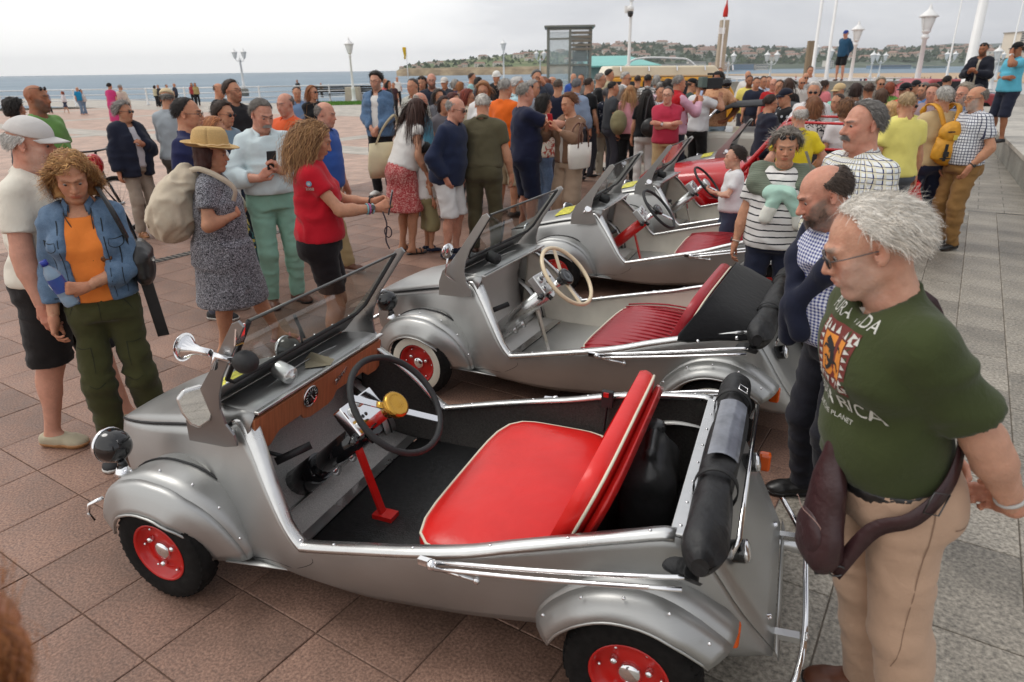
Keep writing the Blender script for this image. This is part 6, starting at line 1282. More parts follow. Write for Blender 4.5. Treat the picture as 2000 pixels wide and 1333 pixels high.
# ------------------------------------------------------------------ street furniture
def top_z(px, py, Y): return on_y(px, py, Y)
LG = mat('lantern_glass', (.78, .80, .80), .25)
def lantern_post(px, py_top, Y, label, z0=0.0, arms=1, r=.075, px_base=None, base=None, group='white lamp posts along the promenade', h_min=3.0):
 p = on_y(px, py_top, Y); H_ = max(p[2] - z0, h_min); o = empty('lamp_post', (p[0], p[1], z0), 0, label, 'lamp post', group)
 mb = MB(); hh = H_ - 1.0 if arms == 1 else H_ - .85; mb.lathe([(r * 2.4, 0), (r * 2.4, .12), (r * 1.7, .2), (r * 1.6, .75), (r * 1.9, .8), (r * 1.15, .9), (r, hh * .5), (r * .72, hh - .2), (r * 1.3, hh - .16), (r * 1.3, hh - .1), (r * .7, hh)], n=12); mb.build('post', WHITE, o)
 if base: mb = MB(); mb.lathe([(.34, 0), (.34, .55), (.26, .62)], n=10); mb.build('stone_base', GRAN, o)
 heads = [(0, 0)] if arms == 1 else [(-.38, 0), (.38, 0)]
 if arms == 2: mb = MB(); [mb.tube([(0, 0, hh - .25), (x * .6, 0, hh - .22), (x, 0, hh - .05), (x, 0, hh + .02)], .03, 8) for x, _ in heads]; mb.tube([(0, 0, hh - .2), (0, 0, hh + .3)], [.04, .01], 8); mb.build('lamp_arm', WHITE, o)
 for x, y in heads:
  s = 1.0 if arms == 1 else .82; M = Matrix.Translation((x, y, hh)) @ Matrix.Scale(s, 4)
  mb = MB(); mb.lathe([(.06, 0), (.14, .06), (.15, .12), (.26, .55), (.255, .56)], M=M, n=8, ends=False); l_ = mb.build('lantern', LG, o)
  mb = MB(); mb.lathe([(.33, .54), (.30, .60), (.14, .74), (.07, .80), (.05, .9), (.0, 1.0)], M=M, n=12); mb.lathe([(.08, -.02), (.15, .06), (.16, .1), (.13, .1)], M=M, n=8)
  for k in range(4): a = k * 1.5708 + .4; mb.tube([M @ Vector((.15 * math.cos(a), .15 * math.sin(a), .1)), M @ Vector((.265 * math.cos(a), .265 * math.sin(a), .55))], .012, 5)
  mb.build('lantern_cap', WHITE, l_)
 return o
ZT = 0
lantern_post(465, 93, 62, 'white lamp post with two lanterns and a dark stone base before the sea', 0, 2, .10, base=True); lantern_post(680, 72, 47, 'slim white single lantern post beside the benches'); lantern_post(983, 76, 70, 'slim white lantern post between the headland and the lift tower')
lantern_post(1055, 97, 75, 'white twin lantern post just beside the glass lift', 0, 2); lantern_post(1425, 100, 60, 'white twin lantern post in front of the blue glazed building', 0, 2); lantern_post(1509, 103, 58, 'white twin lantern post over the men in pale shirts', 0, 2)
lantern_post(1820, 6, 27, 'tall white lantern post, the largest one leaning over the crowd', ZT, r=.10); lantern_post(1679, 40, 38, 'white lantern post right beside the man in the blue jacket', ZT, r=.09); lantern_post(1598, 82, 60, 'small white lantern post between the two flagpoles', 0); lantern_post(1625, 90, 64, 'small white lantern post beside the second flagpole', 0)
lantern_post(1708, 98, 66, 'small white lantern post in front of the dark blue glass building', 0); lantern_post(1722, 112, 72, 'distant white twin lantern post before the blue glass building', 0, 2); lantern_post(1856, 118, 70, 'distant white twin lantern post beside the thin street light', 0, 2)
lantern_post(1913, 78, 42, 'white lantern post just past the thick white mast', ZT, r=.085); lantern_post(1918, 86, 47, 'second white lantern post past the thick white mast', ZT, r=.08); lantern_post(1953, 90, 52, 'white lantern post standing above the turquoise shirted man', ZT); lantern_post(1951, 121, 80, 'small distant twin lantern post above the turquoise shirted man', 0, 2)
def mast(px, Y, label, z0, h, r, name='flagpole', collar=None, arm=False, base_py=160, cat='flagpole'):
 p = on_y(px, base_py, Y); o = empty(name, (p[0], p[1], z0), 0, label, cat); mb = MB(); mb.lathe([(r * 1.5, 0), (r * 1.5, .1), (r, .14), (r * .6, h), (0, h + .02)], n=12); mb.build('pole', WHITE, o)
 if collar: mb = MB(); mb.lathe([(r * 1.0, collar - .1), (r * 1.25, collar - .06), (r * 1.25, collar + .06), (r * 1.0, collar + .1)], n=12); mb.build('collar', WHITE, o)
 if arm: mb = MB(); mb.bar((0, 0, h), (.55, 0, h + .02), .10, .05); mb.build('street_light_head', mat('lamp_grey', (.4, .4, .4), .5), o)
 return o
mast(1885, 17, 'thick white mast with a collar ring rising behind the bearded man', ZT, 9, .115, collar=1.0, name='mast', base_py=170, cat='mast'); mast(1584, 36, 'tall white flagpole nearest the jogger on the wall', ZT, 12, .085); mast(1611, 40, 'tall white flagpole carrying a small camera', ZT, 12, .085)
mast(1846, 48, 'thin white street light with a flat angled head above the crowd', ZT, 6.2, .06, name='street_light', arm=True, cat='street light'); mast(1962, 48, 'thin white street light with a flat head beside the apartment tower', ZT, 5.9, .06, name='street_light', arm=True, cat='street light')
p = on_y(1228, 120, 33); o = empty('camera_post', (p[0], p[1], 0), 0, 'white lamp post carrying a dome camera beside the lift tower', 'lamp post'); z_ = on_y(1229, 8, 33)[2]; mb = MB(); mb.lathe([(.12, 0), (.08, .3), (.06, z_ - .2), (.05, z_ + .2)], n=12); mb.build('post', WHITE, o); zc_ = on_y(1229, 24, 33)[2]; mb = MB(); mb.lathe([(.0, -.22), (.10, -.18), (.13, -.05), (.12, .02)], (-.05, -.16, zc_), n=14); c_ = mb.build('camera_dome', BLK, o); mb = MB(); mb.lathe([(.14, .02), (.14, .2), (.06, .24), (0, .25)], (-.05, -.16, zc_), n=14); mb.bar((0, 0, zc_ + .1), (-.28, 0, zc_ + .1), .2, .28); mb.build('camera_housing', WHITE, c_); mb = MB(); mb.lathe([(.08, 0), (.16, .2), (.22, .6)], (0, 0, z_ + .1), n=8, ends=False); mb.build('lantern', LG, o)
def flag(px, py_top, py_base, Y, c, label, z0=0, wave=1):
 p = on_y(px, py_top, Y); o = empty('flagpole', (p[0], p[1], z0), 0, label, 'flag'); mb = MB(); mb.tube([(0, 0, 0), (0, 0, p[2] - z0)], [.05, .03], 8); mb.build('pole', WHITE, o); H_ = p[2] - z0; mb = MB(); mb.sheet([[(-.05 - .5 * u * wave + .05 * math.sin(v * 5 + u * 4), .08 * math.sin(u * 6 + v * 3), H_ - .1 - 1.0 * v) for u in np.linspace(0, 1, 7)] for v in np.linspace(0, 1, 7)]); mb.build('cloth', mat('flag%s' % (c,), rgb(c), .8, var=.1, scale=3), o, thick=.004)
flag(793, 90, 140, 66, (226, 186, 40), 'yellow flag on a white pole in front of the headland', wave=.5); flag(1420, -14, 140, 38, (206, 52, 44), 'red flag hanging at the top of a thin white pole', wave=-.35)
# concrete pillar with sign plates
p = on_y(1402, 150, 42); zt = on_y(1409, 40, 42)[2]; o = empty('concrete_pillar', (p[0], p[1], 0), 0, 'square pale concrete pillar rising behind the yellow van', 'pillar'); mb = MB(); mb.bar((0, 0, 0), (.1, 0, zt), .42, .42, (0, 1, 0)); mb.build('shaft', mat('concrete', rgb((176, 164, 146)), .85, var=.1, scale=4), o); mb = MB(); mb.box((-.1, -.3, zt - .55), (.35, .1, .32)); mb.build('sign_plate', WHITE, o)
p = on_y(1586, 130, 40); zt = on_y(1586, 80, 40)[2]; o = empty('signal_post', (p[0], p[1], 1.3), 0, 'brown slatted column standing against the first flagpole', 'column'); mb = MB(); mb.box((-.15, .2, (zt - 1.3) / 2), (.3, .25, zt - 1.3)); mb.build('column', mat('weathered_wood', rgb((140, 126, 104)), .8, var=.2, scale=8, stretch=(1, 1, .2)), o)
# ------------------------------------------------------------------ glass lift tower and turquoise roof
LY = 52; a = on_y(1070, 150, LY); b = on_y(1152, 150, LY); zt = on_y(1110, 54, LY)[2]; W_ = b[0] - a[0]
o = empty('lift_tower', ((a[0] + b[0]) / 2, LY, 0), math.radians(-4), 'glass lift tower with grey steel frame and dark machinery inside', 'lift tower'); gm = mat('lift_glass', rgb((186, 208, 212)), .06, spec=.8, alpha=.2); fm = mat('lift_frame', rgb((122, 126, 120)), .45, .5); wx = W_ / 2
mb = MB()
for x, y in ((-wx, 0), (.03 * W_ - .05, -.25), (wx, 0), (-wx, 2.6), (wx, 2.6)): mb.bar((x, y, 0), (x, y, zt), .16, .16)
for zz in (zt * .46, zt * .84, zt - .1): mb.bar((-wx, 0, zz), (0, -.25, zz), .12, .12); mb.bar((0, -.25, zz), (wx, 0, zz), .12, .12); mb.bar((wx, 0, zz), (wx, 2.6, zz), .12, .12); mb.bar((-wx, 0, zz), (-wx, 2.6, zz), .12, .12)
mb.build('frame', fm, o)
for x0, x1, y0, y1 in ((-wx, 0, 0, -.25), (0, wx, -.25, 0), (-wx, -wx, 2.6, 0), (wx, wx, 0, 2.6), (-wx, wx, 2.6, 2.6)): mb = MB(); mb.add([(x0, y0 + .02, .1), (x1, y1 + .02, .1), (x1, y1 + .02, zt - .15), (x0, y0 + .02, zt - .15)], [(0, 1, 2, 3)]); mb.build('glass_panel', gm, o, thick=.01)
mb = MB(); mb.box((0, 1.2, zt + .06), (W_ + .5, 3.6, .12)); mb.build('roof', fm, o); ld = mat('lift_dark', (.05, .055, .055), .5)
for k in range(5): mb = MB(); mb.box((wx * .52, -.16, zt - .35 - k * .26), (wx * 1.0, .08, .16)); mb.build('louvre', mat('louvre', rgb((128, 122, 110)), .5, .4), o)
mb = MB(); mb.box((wx * .55, 1.1, zt * .60), (wx * .62, .8, .5)); mb.lathe([(.42, -.3), (.42, .3)], (wx * .55, .9, zt * .70), (0, 1, 0), 14); mb.box((wx * .55, 1.2, zt * .53), (wx * .9, 1.2, .14)); mb.build('machinery', ld, o); mb = MB(); mb.box((wx * .55, 1.2, zt * .24), (wx * .62, 1.2, zt * .4)); [mb.bar((wx * x, .4, 0), (wx * x, .4, zt * .8), .08, .08) for x in (.2, .9)]; mb.build('lift_shaft', ld, o)
RY = 60; a = on_y(1145, 140, RY); b = on_y(1285, 131, RY); zt = on_y(1200, 109, RY)[2]; zb = on_y(1200, 130, RY)[2]; o = empty('beach_building', ((a[0] + b[0]) / 2, RY, 0), 0, 'low building with a pale turquoise metal roof behind the lift', 'building'); W_ = b[0] - a[0]
mb = MB(); mb.add([(-W_ / 2, 0, zb), (W_ / 2 + .3, 0, zb), (W_ / 2 - 1.7, 5, zt), (-W_ / 2, 5, zt), (W_ / 2 + .3, 10, zb), (-W_ / 2, 10, zb)], [(0, 1, 2, 3), (1, 4, 2), (3, 2, 4, 5)]); mb.build('roof', mat('turquoise_roof', rgb((124, 190, 182)), .5, var=.05, scale=1), o, thick=.12); mb = MB(); mb.box((0, 5, zb / 2), (W_ - .6, 8.6, zb)); mb.build('wall', mat('teal_wall', rgb((122, 150, 148)), .7), o)
mb = MB(); mb.tube(spline([(-1.4, -4, .4), (-.2, -4, zb + .15), (.9, -4, zb + .55), (3.4, -4, zb + .5), (4.6, -4, zb + .25), (6.2, -4, .6)], 20), .07, 8); o2 = tag(mb.build('canopy_frame', WHITE), 'white curved tube frame in front of the turquoise roof', 'frame'); o2.location = o.location
# ------------------------------------------------------------------ benches
BW = mat('bench_wood', rgb((44, 38, 34)), .7, var=.2, scale=12)
def bench(px, py, Y, label, w_=3.0):
 p = on_y(px, py, Y); o = empty('bench', (p[0], p[1], 0), 0, label, 'bench', 'dark wooden benches by the lawn')
 for k in range(3): mb = MB(); mb.box((0, -.25 + k * .17, .46), (w_, .14, .05)); mb.build('seat_slat', BW, o)
 for k in range(3): mb = MB(); mb.box((0, .34 + k * .03, .60 + k * .14), (w_, .04, .11)); mb.build('back_slat', BW, o)
 for x in (-w_ * .35, w_ * .35): mb = MB(); mb.bar((x, -.25, 0), (x, -.25, .44), .06, .06); mb.bar((x, .25, 0), (x, .42, .95), .06, .06); mb.bar((x, -.28, .43), (x, .3, .43), .06, .04); mb.build('leg', BW, o)
bench(655, 195, 49, 'long dark wooden bench on the grass, the one nearer the lamp post', 3.6); bench(708, 195, 49, 'short dark wooden bench partly behind the young man', 2.2)
for px_, lab in ((691, 'square stone planter block between the two benches'), (762, 'square stone planter block behind the young man in denim')): p = on_y(px_, 195, 48); mb = MB(); mb.box((p[0], p[1], .45), (1.0, .8, .9), taper=.9); tag(mb.build('stone_block', mat('pale_stone', rgb((186, 176, 160)), .85, var=.08, scale=5), bevel=.03), lab, 'stone block')
# ------------------------------------------------------------------ other vehicles
def van():
 Y = 21.5; p = on_y(1300, 135, Y); z1 = on_y(1300, 128, Y)[2]; L_ = 3.9; o = empty('van', (p[0], p[1], 0), math.radians(3), 'yellow classic van with a cream raised roof behind the crowd', 'van'); yl = mat('van_yellow', rgb((222, 158, 40)), .35, coat=.3); cr = mat('van_cream', rgb((226, 214, 186)), .4, coat=.3)
 M = frame_M((0, -.85, 0), (1, 0, 0), (0, 0, 1)); pts = [(-L_ / 2, .35), (L_ / 2 - .1, .35), (L_ / 2, .8), (L_ / 2 - .15, 1.2), (L_ / 2 - .45, z1 - .32), (-L_ / 2 + .1, z1 - .30), (-L_ / 2, 1.0)]
 mb = MB(); mb.prism(pts, -1.7, 0, M); mb.build('body', yl, o, bevel=.06, segs=3); mb = MB(); mb.prism([(-L_ / 2 + .06, z1 - .29), (L_ / 2 - .46, z1 - .31), (L_ / 2 - .75, z1 - .02), (-L_ / 2 + .2, z1)], -1.66, -.04, M); mb.build('roof', cr, o, bevel=.05, segs=3)
 gl = mat('van_window', (.03, .035, .04), .08)
 for x in (-1.35, -.55, .25, 1.0): mb = MB(); mb.box((x, -.86, z1 - .62), (.62, .03, .42)); mb.build('window', gl, o, bevel=.02)
 mb = MB(); [mb.bar((-1.5 + k * .8, -.87, z1 - .15), (-1.5 + k * .8, -.80, z1 - .02), .03, .03) for k in range(5)]; mb.bar((-1.7, -.885, .95), (1.8, -.885, .95), .03, .05); mb.build('trim', CHR, o)
 for x in (-1.25, 1.2):
  for y in (-.75, .75): mb = MB(); mb.lathe([(.31, -.09), (.32, 0), (.31, .09)], (x, y, .32), (0, 1, 0), 20); wh = mb.build('wheel', TYRE, o)
 mb = MB(); mb.box((1.55, -.88, z1 - .5), (.2, .02, .28)); mb.build('vent', mat('vent_black', (.02, .02, .02), .6), o)
van()
def convertible():
 p = on_y(1475, 185, 12.2); o = empty('convertible', (p[0], p[1], 0), math.radians(-24), 'pale classic convertible with a black fabric roof in the crowd', 'car'); bd = mat('cream_car', rgb((206, 202, 190)), .3, coat=.4)
 M = frame_M((0, -.7, 0), (1, 0, 0), (0, 0, 1)); mb = MB(); mb.prism([(-1.75, .3), (1.7, .3), (1.78, .55), (1.6, .82), (.6, .86), (-.5, .86), (-1.4, .76), (-1.78, .55)], -1.4, 0, M); mb.build('body', bd, o, bevel=.09, segs=3)
 hd = mat('black_hood', (.03, .03, .032), .75, var=.2, scale=20); mb = MB(); mb.sheet([[(x, y, z - .05 * (abs(y) / .66) ** 4) for y in np.linspace(-.66, .66, 7)] for x, z in ((-.52, 1.20), (-.3, 1.30), (.3, 1.34), (.9, 1.24), (1.3, .9))]); mb.build('fabric_roof', hd, o, thick=.03)
 mb = MB(); mb.sheet([[(.5, s, .86), (1.3, s, .88)] for s in (-.67,)] + [[(.45, -.67, 1.28), (.9, -.67, 1.2)]]); mb.build('roof_side', hd, o, thick=.02)
 mb = MB(); mb.add([(-.85, -.6, .86), (-.85, .6, .86), (-.52, .58, 1.2), (-.52, -.58, 1.2)], [(0, 1, 2, 3)]); mb.build('windscreen', glass_mat(), o); mb = MB(); mb.tube([(-.85, -.62, .84), (-.53, -.6, 1.2), (-.53, .6, 1.2), (-.85, .62, .84)], .022, 8); mb.build('screen_frame', CHR, o)
 for x in (-1.15, 1.15):
  for y in (-.68, .68): mb = MB(); mb.lathe([(.26, -.07), (.28, 0), (.26, .07)], (x, y, .28), (0, 1, 0), 18); mb.build('wheel', TYRE, o)
convertible()
def red_car():
 """red roadster with a red framed canvas screen, between the fourth silver car and the fifth"""
 o = empty('roadster', (3.95, 8.15, 0), math.radians(-24), 'red roadster with a tall red framed windscreen and black side screens', 'car'); rd = mat('car_red', rgb((190, 20, 26)), .22, coat=.5)
 rows = []
 for x, hw, z0, z1 in ((-2.45, .12, .34, .48), (-2.35, .32, .26, .58), (-2.1, .46, .2, .66), (-1.7, .55, .18, .73), (-1.3, .60, .17, .78), (-1.05, .61, .17, .80)):
  rows.append([(x, hw * c, z0 + (z1 - z0) * (.5 + .5 * s_) + (.05 * (1 - abs(c)) if s_ > 0 else 0)) for c, s_ in [(math.copysign(abs(math.cos(a)) ** .5, math.cos(a)), math.copysign(abs(math.sin(a)) ** .55, math.sin(a))) for a in np.linspace(-math.pi / 2, 1.5 * math.pi, 29)]])
 mb = MB(); mb.sheet(rows, flip=True); mb.build('bonnet', rd, o)
 mb = MB(); M = frame_M((0, -.6, 0), (1, 0, 0), (0, 0, 1)); mb.prism([(-1.06, .17), (.6, .2), (.8, .4), (.7, .68), (.2, .74), (-.5, .60), (-.95, .62), (-1.06, .80)], -.03, 0, M); mb.prism([(-1.06, .17), (.6, .2), (.8, .4), (.7, .68), (.2, .74), (-.5, .60), (-.95, .62), (-1.06, .80)], -1.2, -1.17, M); mb.box((-.1, 0, .2), (1.8, 1.16, .05)); mb.box((.66, 0, .5), (.12, 1.16, .4)); mb.build('body', rd, o, bevel=.012)
 for sg in (-1, 1):
  mb = MB(); mb.tube(spline([(-1.12, sg * .58, .74), (-.86, sg * .58, 1.08), (-.72, sg * .57, 1.24), (-.56, sg * .56, 1.29)], 12), .028, 8); mb.tube([(-.58, sg * .56, 1.29), (.35, sg * .56, 1.27)], .016, 6); mb.tube([(-.9, sg * .575, 1.02), (.5, sg * .57, 1.0)], .016, 6); mb.build('screen_frame', rd, o)
  mb = MB(); mb.add([(-.7, sg * .565, .72), (.45, sg * .565, .74), (.4, sg * .56, 1.0), (-.86, sg * .565, 1.01)], [(0, 1, 2, 3)]); mb.build('side_screen', mat('black_canvas', (.03, .028, .03), .8), o, thick=.008)
  mb = MB(); fender(mb, -1.8, .22, sg, [(.40, .30), (.55, .31), (.66, .29), (.70, .22)], np.linspace(170, 0, 18), ((0, 90, 170), (1.15, 1, 1.2))); mb.build('front_wing', rd, o, thick=.01); wheel(o, -1.8, sg * .6, sg); wheel(o, .1, sg * .56, sg)
 mb = MB(); mb.add([(-1.08, -.55, .80), (-1.08, .55, .80), (-.74, .54, 1.24), (-.74, -.54, 1.24)], [(0, 1, 2, 3)]); mb.build('windscreen', glass_mat(), o); mb = MB(); mb.tube([(-.735, -.56, 1.245), (-.735, .56, 1.245)], .02, 8); mb.build('screen_rail', rd, o)
 mb = MB(); padded(mb, -.6, -.1, -.5, .5, .28, .42, .03); mb.build('seat_cushion', WINE_SEAT, o)
red_car()
pc = on_y(1835, 178, 25.5); o = empty('parked_car', (pc[0], pc[1], 0), math.radians(10), 'dull red parked car behind the granite wall and the mast', 'car'); mb = MB(); mb.prism([(-1.9, .3), (1.9, .3), (1.95, .6), (1.6, .85), (.9, .95), (.4, 1.35), (-1.0, 1.38), (-1.7, .95), (-1.95, .8)], -.8, .8, frame_M((0, 0, 0), (1, 0, 0), (0, 0, 1))); mb.build('body', mat('dull_red_paint', rgb((164, 62, 66)), .35, coat=.3), o, bevel=.08, segs=3); mb = MB(); mb.box((-.2, -.805, 1.13), (1.3, .03, .32)); mb.build('window', mat('car_window', (.03, .03, .035), .1), o)
for x in (-1.2, 1.2): mb = MB(); mb.lathe([(.28, -.1), (.3, 0), (.28, .1)], (x, -.72, .3), (0, 1, 0), 16); mb.build('wheel', TYRE, o)
# ------------------------------------------------------------------ the row of silver microcars
BRASS = mat('brass', rgb((206, 158, 72)), .24, 1.0); CREAMW = mat('cream_wheel', rgb((226, 206, 172)), .35, coat=.3)
car1 = microcar((.623, 2.013), -22.0, 'silver microcar with bright red seat, wooden dashboard and bulb horn', dict(wood=True, lining=CARPET, horn=BRASS, mirror='wing', klaxon=True, window=True, belt=True, seat=RED_SEAT, column=BLK, sticker=True))
car2 = microcar((1.359, 3.566), -27.5, 'silver microcar with cream steering wheel, whitewall tyres and black cover', dict(body=ALU2, lining=CREAM_IN, floor=BARE, fire=BARE, wheelmat=CREAMW, spokemat=CREAMW, horn=BLK, column=POL, strut='chrome', seat=WINE_SEAT, ribs=True, white=True, mirror='round', cover=True, pipe=True, spokes=(1.2, 4.34)))
car3 = microcar((2.347, 5.66), -23.6, 'silver microcar with red steering column and ribbed wine seat', dict(lining=CREAM_IN, floor=BARE, fire=BARE, column=REDP, seat=WINE_SEAT, ribs=True, sticker=True, detail=1))
car4 = microcar((3.138, 7.035), -26, 'silver microcar with polished column and chrome horn button beside the boy', dict(body=ALU2, lining=CREAM_IN, floor=BARE, fire=BARE, column=POL, strut='chrome', seat=WINE_SEAT, ribs=True, sticker=True, detail=1, horn=POL))
car6 = microcar((4.75, 9.75), -24, 'silver microcar farthest along the row, just past the red roadster', dict(lining=CREAM_IN, floor=BARE, fire=BARE, column=POL, strut='chrome', seat=WINE_SEAT, sticker=True, detail=1))
# things lying in the first car
u_ = lambda root, p: root.matrix_basis @ Vector(p) if False else Matrix.Translation(root.location) @ Matrix.Rotation(root.rotation_euler.z, 4, 'Z') @ Vector(p)
jp = u_(car1, (-.165, .09, .262)); o = empty('jerrycan', jp, math.radians(-22 + 6), 'black plastic jerrycan standing behind the red seat', 'jerrycan'); pl = mat('black_plastic', (.035, .035, .036), .28, var=.2, scale=30, bump=.12)
P_ = [ell((0, 0, .16), (.10, .16, .19), None, .04)] + [cap((x, y, .04), (x, y, z), .045, .045, .06) for x in (-.05, .05) for y, z in ((-.10, .24), (.10, .26))] + [cap((0, -.09, .28), (0, .06, .32), .055, .045, .06), cap((0, .085, .30), (0, .085, .36), .034, .03, .02), cap((0, -.12, .26), (0, -.10, .365), .016, .016, .02), cap((0, -.10, .365), (0, .04, .375), .016, .016, .02)]
V, Q = solid(P_, .008); link('can_body', fast_mesh('can_body', V, Q), o, pl); mb = MB(); mb.lathe([(.036, 0), (.038, .01), (.036, .035), (.026, .04), (0, .04)], (0, .085, .355), n=14); [mb.bar((.037 * math.cos(a), .085 + .037 * math.sin(a), .358), (.037 * math.cos(a), .085 + .037 * math.sin(a), .388), .006, .006) for a in np.linspace(0, 6.28, 12)]; mb.build('screw_cap', pl, o)
cp = u_(car1, (-1.565, .03, .749)); mb = MB(); mb.add([(-.05, -.05, 0), (.05, -.05, 0), (.05, .05, .0), (-.05, .05, 0), (-.02, .05, .03), (.07, -.04, .02)], [(0, 1, 2, 3), (1, 5, 4, 3)]); o = tag(mb.build('folded_card', mat('card', rgb((150, 140, 118)), .8), thick=.001), 'folded beige card lying on the cowl of the first car', 'card'); o.location = cp; o.rotation_euler = (0, 0, .3)
# ------------------------------------------------------------------ bicycle with helmet
def bicycle(xy, rz):
 o = empty('bicycle', (xy[0], xy[1], 0), rz, 'black mountain bike with bare handlebar parked behind the woman in navy', 'bicycle'); fr = mat('bike_black', (.015, .015, .017), .3, coat=.3)
 for x in (-.52, .52):
  w_ = empty('wheel', (x, 0, .345)); w_.parent = o; mb = MB(); mb.tube([(.325 * math.cos(a), 0, .325 * math.sin(a)) for a in np.linspace(0, 6.283, 41)[:-1]], .026, 8, closed=True); mb.build('tyre', TYRE, w_); mb = MB(); mb.tube([(.296 * math.cos(a), 0, .296 * math.sin(a)) for a in np.linspace(0, 6.283, 33)[:-1]], .010, 6, closed=True); mb.build('rim', mat('rim_grey', (.3, .3, .3), .4, .8), w_)
  mb = MB(); [mb.tube([(.02 * math.cos(a * 1.3), .02 * (-1) ** k, .02 * math.sin(a)), (.295 * math.cos(a), 0, .295 * math.sin(a))], .0016, 4) for k, a in enumerate(np.linspace(0, 6.283, 25)[:-1])]; mb.lathe([(.022, -.05), (.022, .05)], (0, 0, 0), (0, 1, 0), 10); tag(mb.build('spoke', mat('spoke_steel', (.5, .5, .5), .3, .9), w_), kind='stuff')
 mb = MB(); hd, st_, bb = (.34, 0, .80), (-.16, 0, .82), (-.08, 0, .30)
 for a, b in ((hd, (.36, 0, .68)), (st_, hd), ((.36, 0, .68), bb), (st_, bb), (bb, (-.52, 0, .345)), (st_, (-.52, 0, .345)), ((.36, 0, .70), (.52, 0, .345)), (st_, (-.2, 0, .95))): mb.tube([a, b], .018, 8)
 mb.build('frame', fr, o); mb = MB(); mb.tube([hd, (.31, 0, .97), (.33, 0, 1.0)], .016, 8); mb.tube(spline([(.24, -.33, 1.01), (.33, -.12, 1.0), (.33, .12, 1.0), (.24, .33, 1.01)], 12), .013, 8)
 for y in (-.28, .28): mb.tube([(.275, y * .9, 1.005), (.23, y * 1.18, 1.01)], .02, 8); mb.tube([(.30, y * .7, .99), (.36, y * .8, .96)], .008, 6)
 mb.build('handlebar', fr, o); mb = MB(); P = [ell((-.2, 0, .97), (.13, .06, .03), None, .02)]; V, Q = solid(P, .012); link('saddle', fast_mesh('saddle', V, Q), o, fr); mb = MB(); mb.lathe([(.09, -.01), (.09, .01)], bb, (0, 1, 0), 16); mb.bar((-.08, .06, .30), (.03, .06, .16), .02, .012); mb.bar((-.08, -.06, .30), (-.19, -.06, .44), .02, .012); mb.build('crank', fr, o)
 return o
bx, by = on_z(262, 452)[:2]; bk = bicycle((bx - .62, by + .15), math.radians(-12))
hp = (bx - .22, by - .15, .86); mb = MB(); R3 = Matrix.Rotation(1.2, 4, 'Y'); P_ = [ell((0, 0, 0), (.10, .13, .09), None, .01)]
for k in range(-2, 3): P_.append(cap((k * .035, -.10, .07), (k * .03, .10, .07), .011, .011, .006, sub=True)); 
V, Q = solid(P_, .008, [((0, 0, -.03), (0, 0, -1.))]); o = tag(link('helmet', fast_mesh('helmet', V, Q), None, mat('helmet_red', rgb((186, 20, 26)), .3, coat=.4)), 'red vented cycle helmet hanging from the handlebar of the bike', 'helmet'); o.location = hp; o.rotation_euler = (1.35, 0, .5)
# ------------------------------------------------------------------ people
def top(kind, col, pat=None, c2=None, size=.02, c3=None, **k): return dict(kind=kind, m=cloth(col, pat, c2, size, c3=c3), **k)
def bot(kind, col, pat=None, c2=None, size=.02, c3=None, **k): return dict(kind=kind, m=cloth(col, pat, c2, size, c3=c3), **k)
def hr(kind, col, col2=None, **k): d = dict(kind=kind, col=col, **k); (d.update(col2=col2) if col2 else None); return d
LEA = mat('black_leather', (.014, .013, .013), .35, var=.2, scale=30); LEAB = mat('brown_leather', rgb((92, 52, 34)), .45, var=.2, scale=30); NAVYSH = cloth((34, 40, 58)); BEIGE = cloth((176, 166, 142)); WHITESH = mat('white_shoe', rgb((214, 212, 206)), .6, var=.08, scale=20); TAN = mat('tan_leather', rgb((168, 122, 80)), .5)
PINKF = mat('pink_rubber', rgb((222, 150, 150)), .6)
SH = dict(blk=dict(kind='shoe', m=LEA, sole=LEA), snk=dict(kind='sneaker', m=mat('sneaker_black', (.02, .02, .022), .7)), nav=dict(kind='sneaker', m=NAVYSH), bei=dict(kind='shoe', m=BEIGE, sole=TAN), wht=dict(kind='sneaker', m=WHITESH), brn=dict(kind='shoe', m=LEAB, sole=LEA), san=dict(kind='sandal', m=TAN), flp=dict(kind='flipflop', m=PINKF))
BLACK_H, BROWN_H, DKBR_H, GREY_H, WHITE_H, SALT_H = (40, 35, 32), (84, 60, 45), (60, 46, 38), (148, 144, 138), (210, 206, 198), (108, 102, 96)
def at(px, py, Y): return on_y(px, py, Y)
def P(label, px, py, Y, face, h=None, z=0.0, hat=0.0, lod=2, **k):
 p = at(px, py, Y); Skel.lod0 = lod == 0; k.setdefault('shoe', SH['snk'] if lod < 3 else None)
 return person(label, (p[0], p[1]), face, h=h if h else min(1.95, max(1.05, p[2] - z - hat - .012)), z=z, lod=lod, **k)
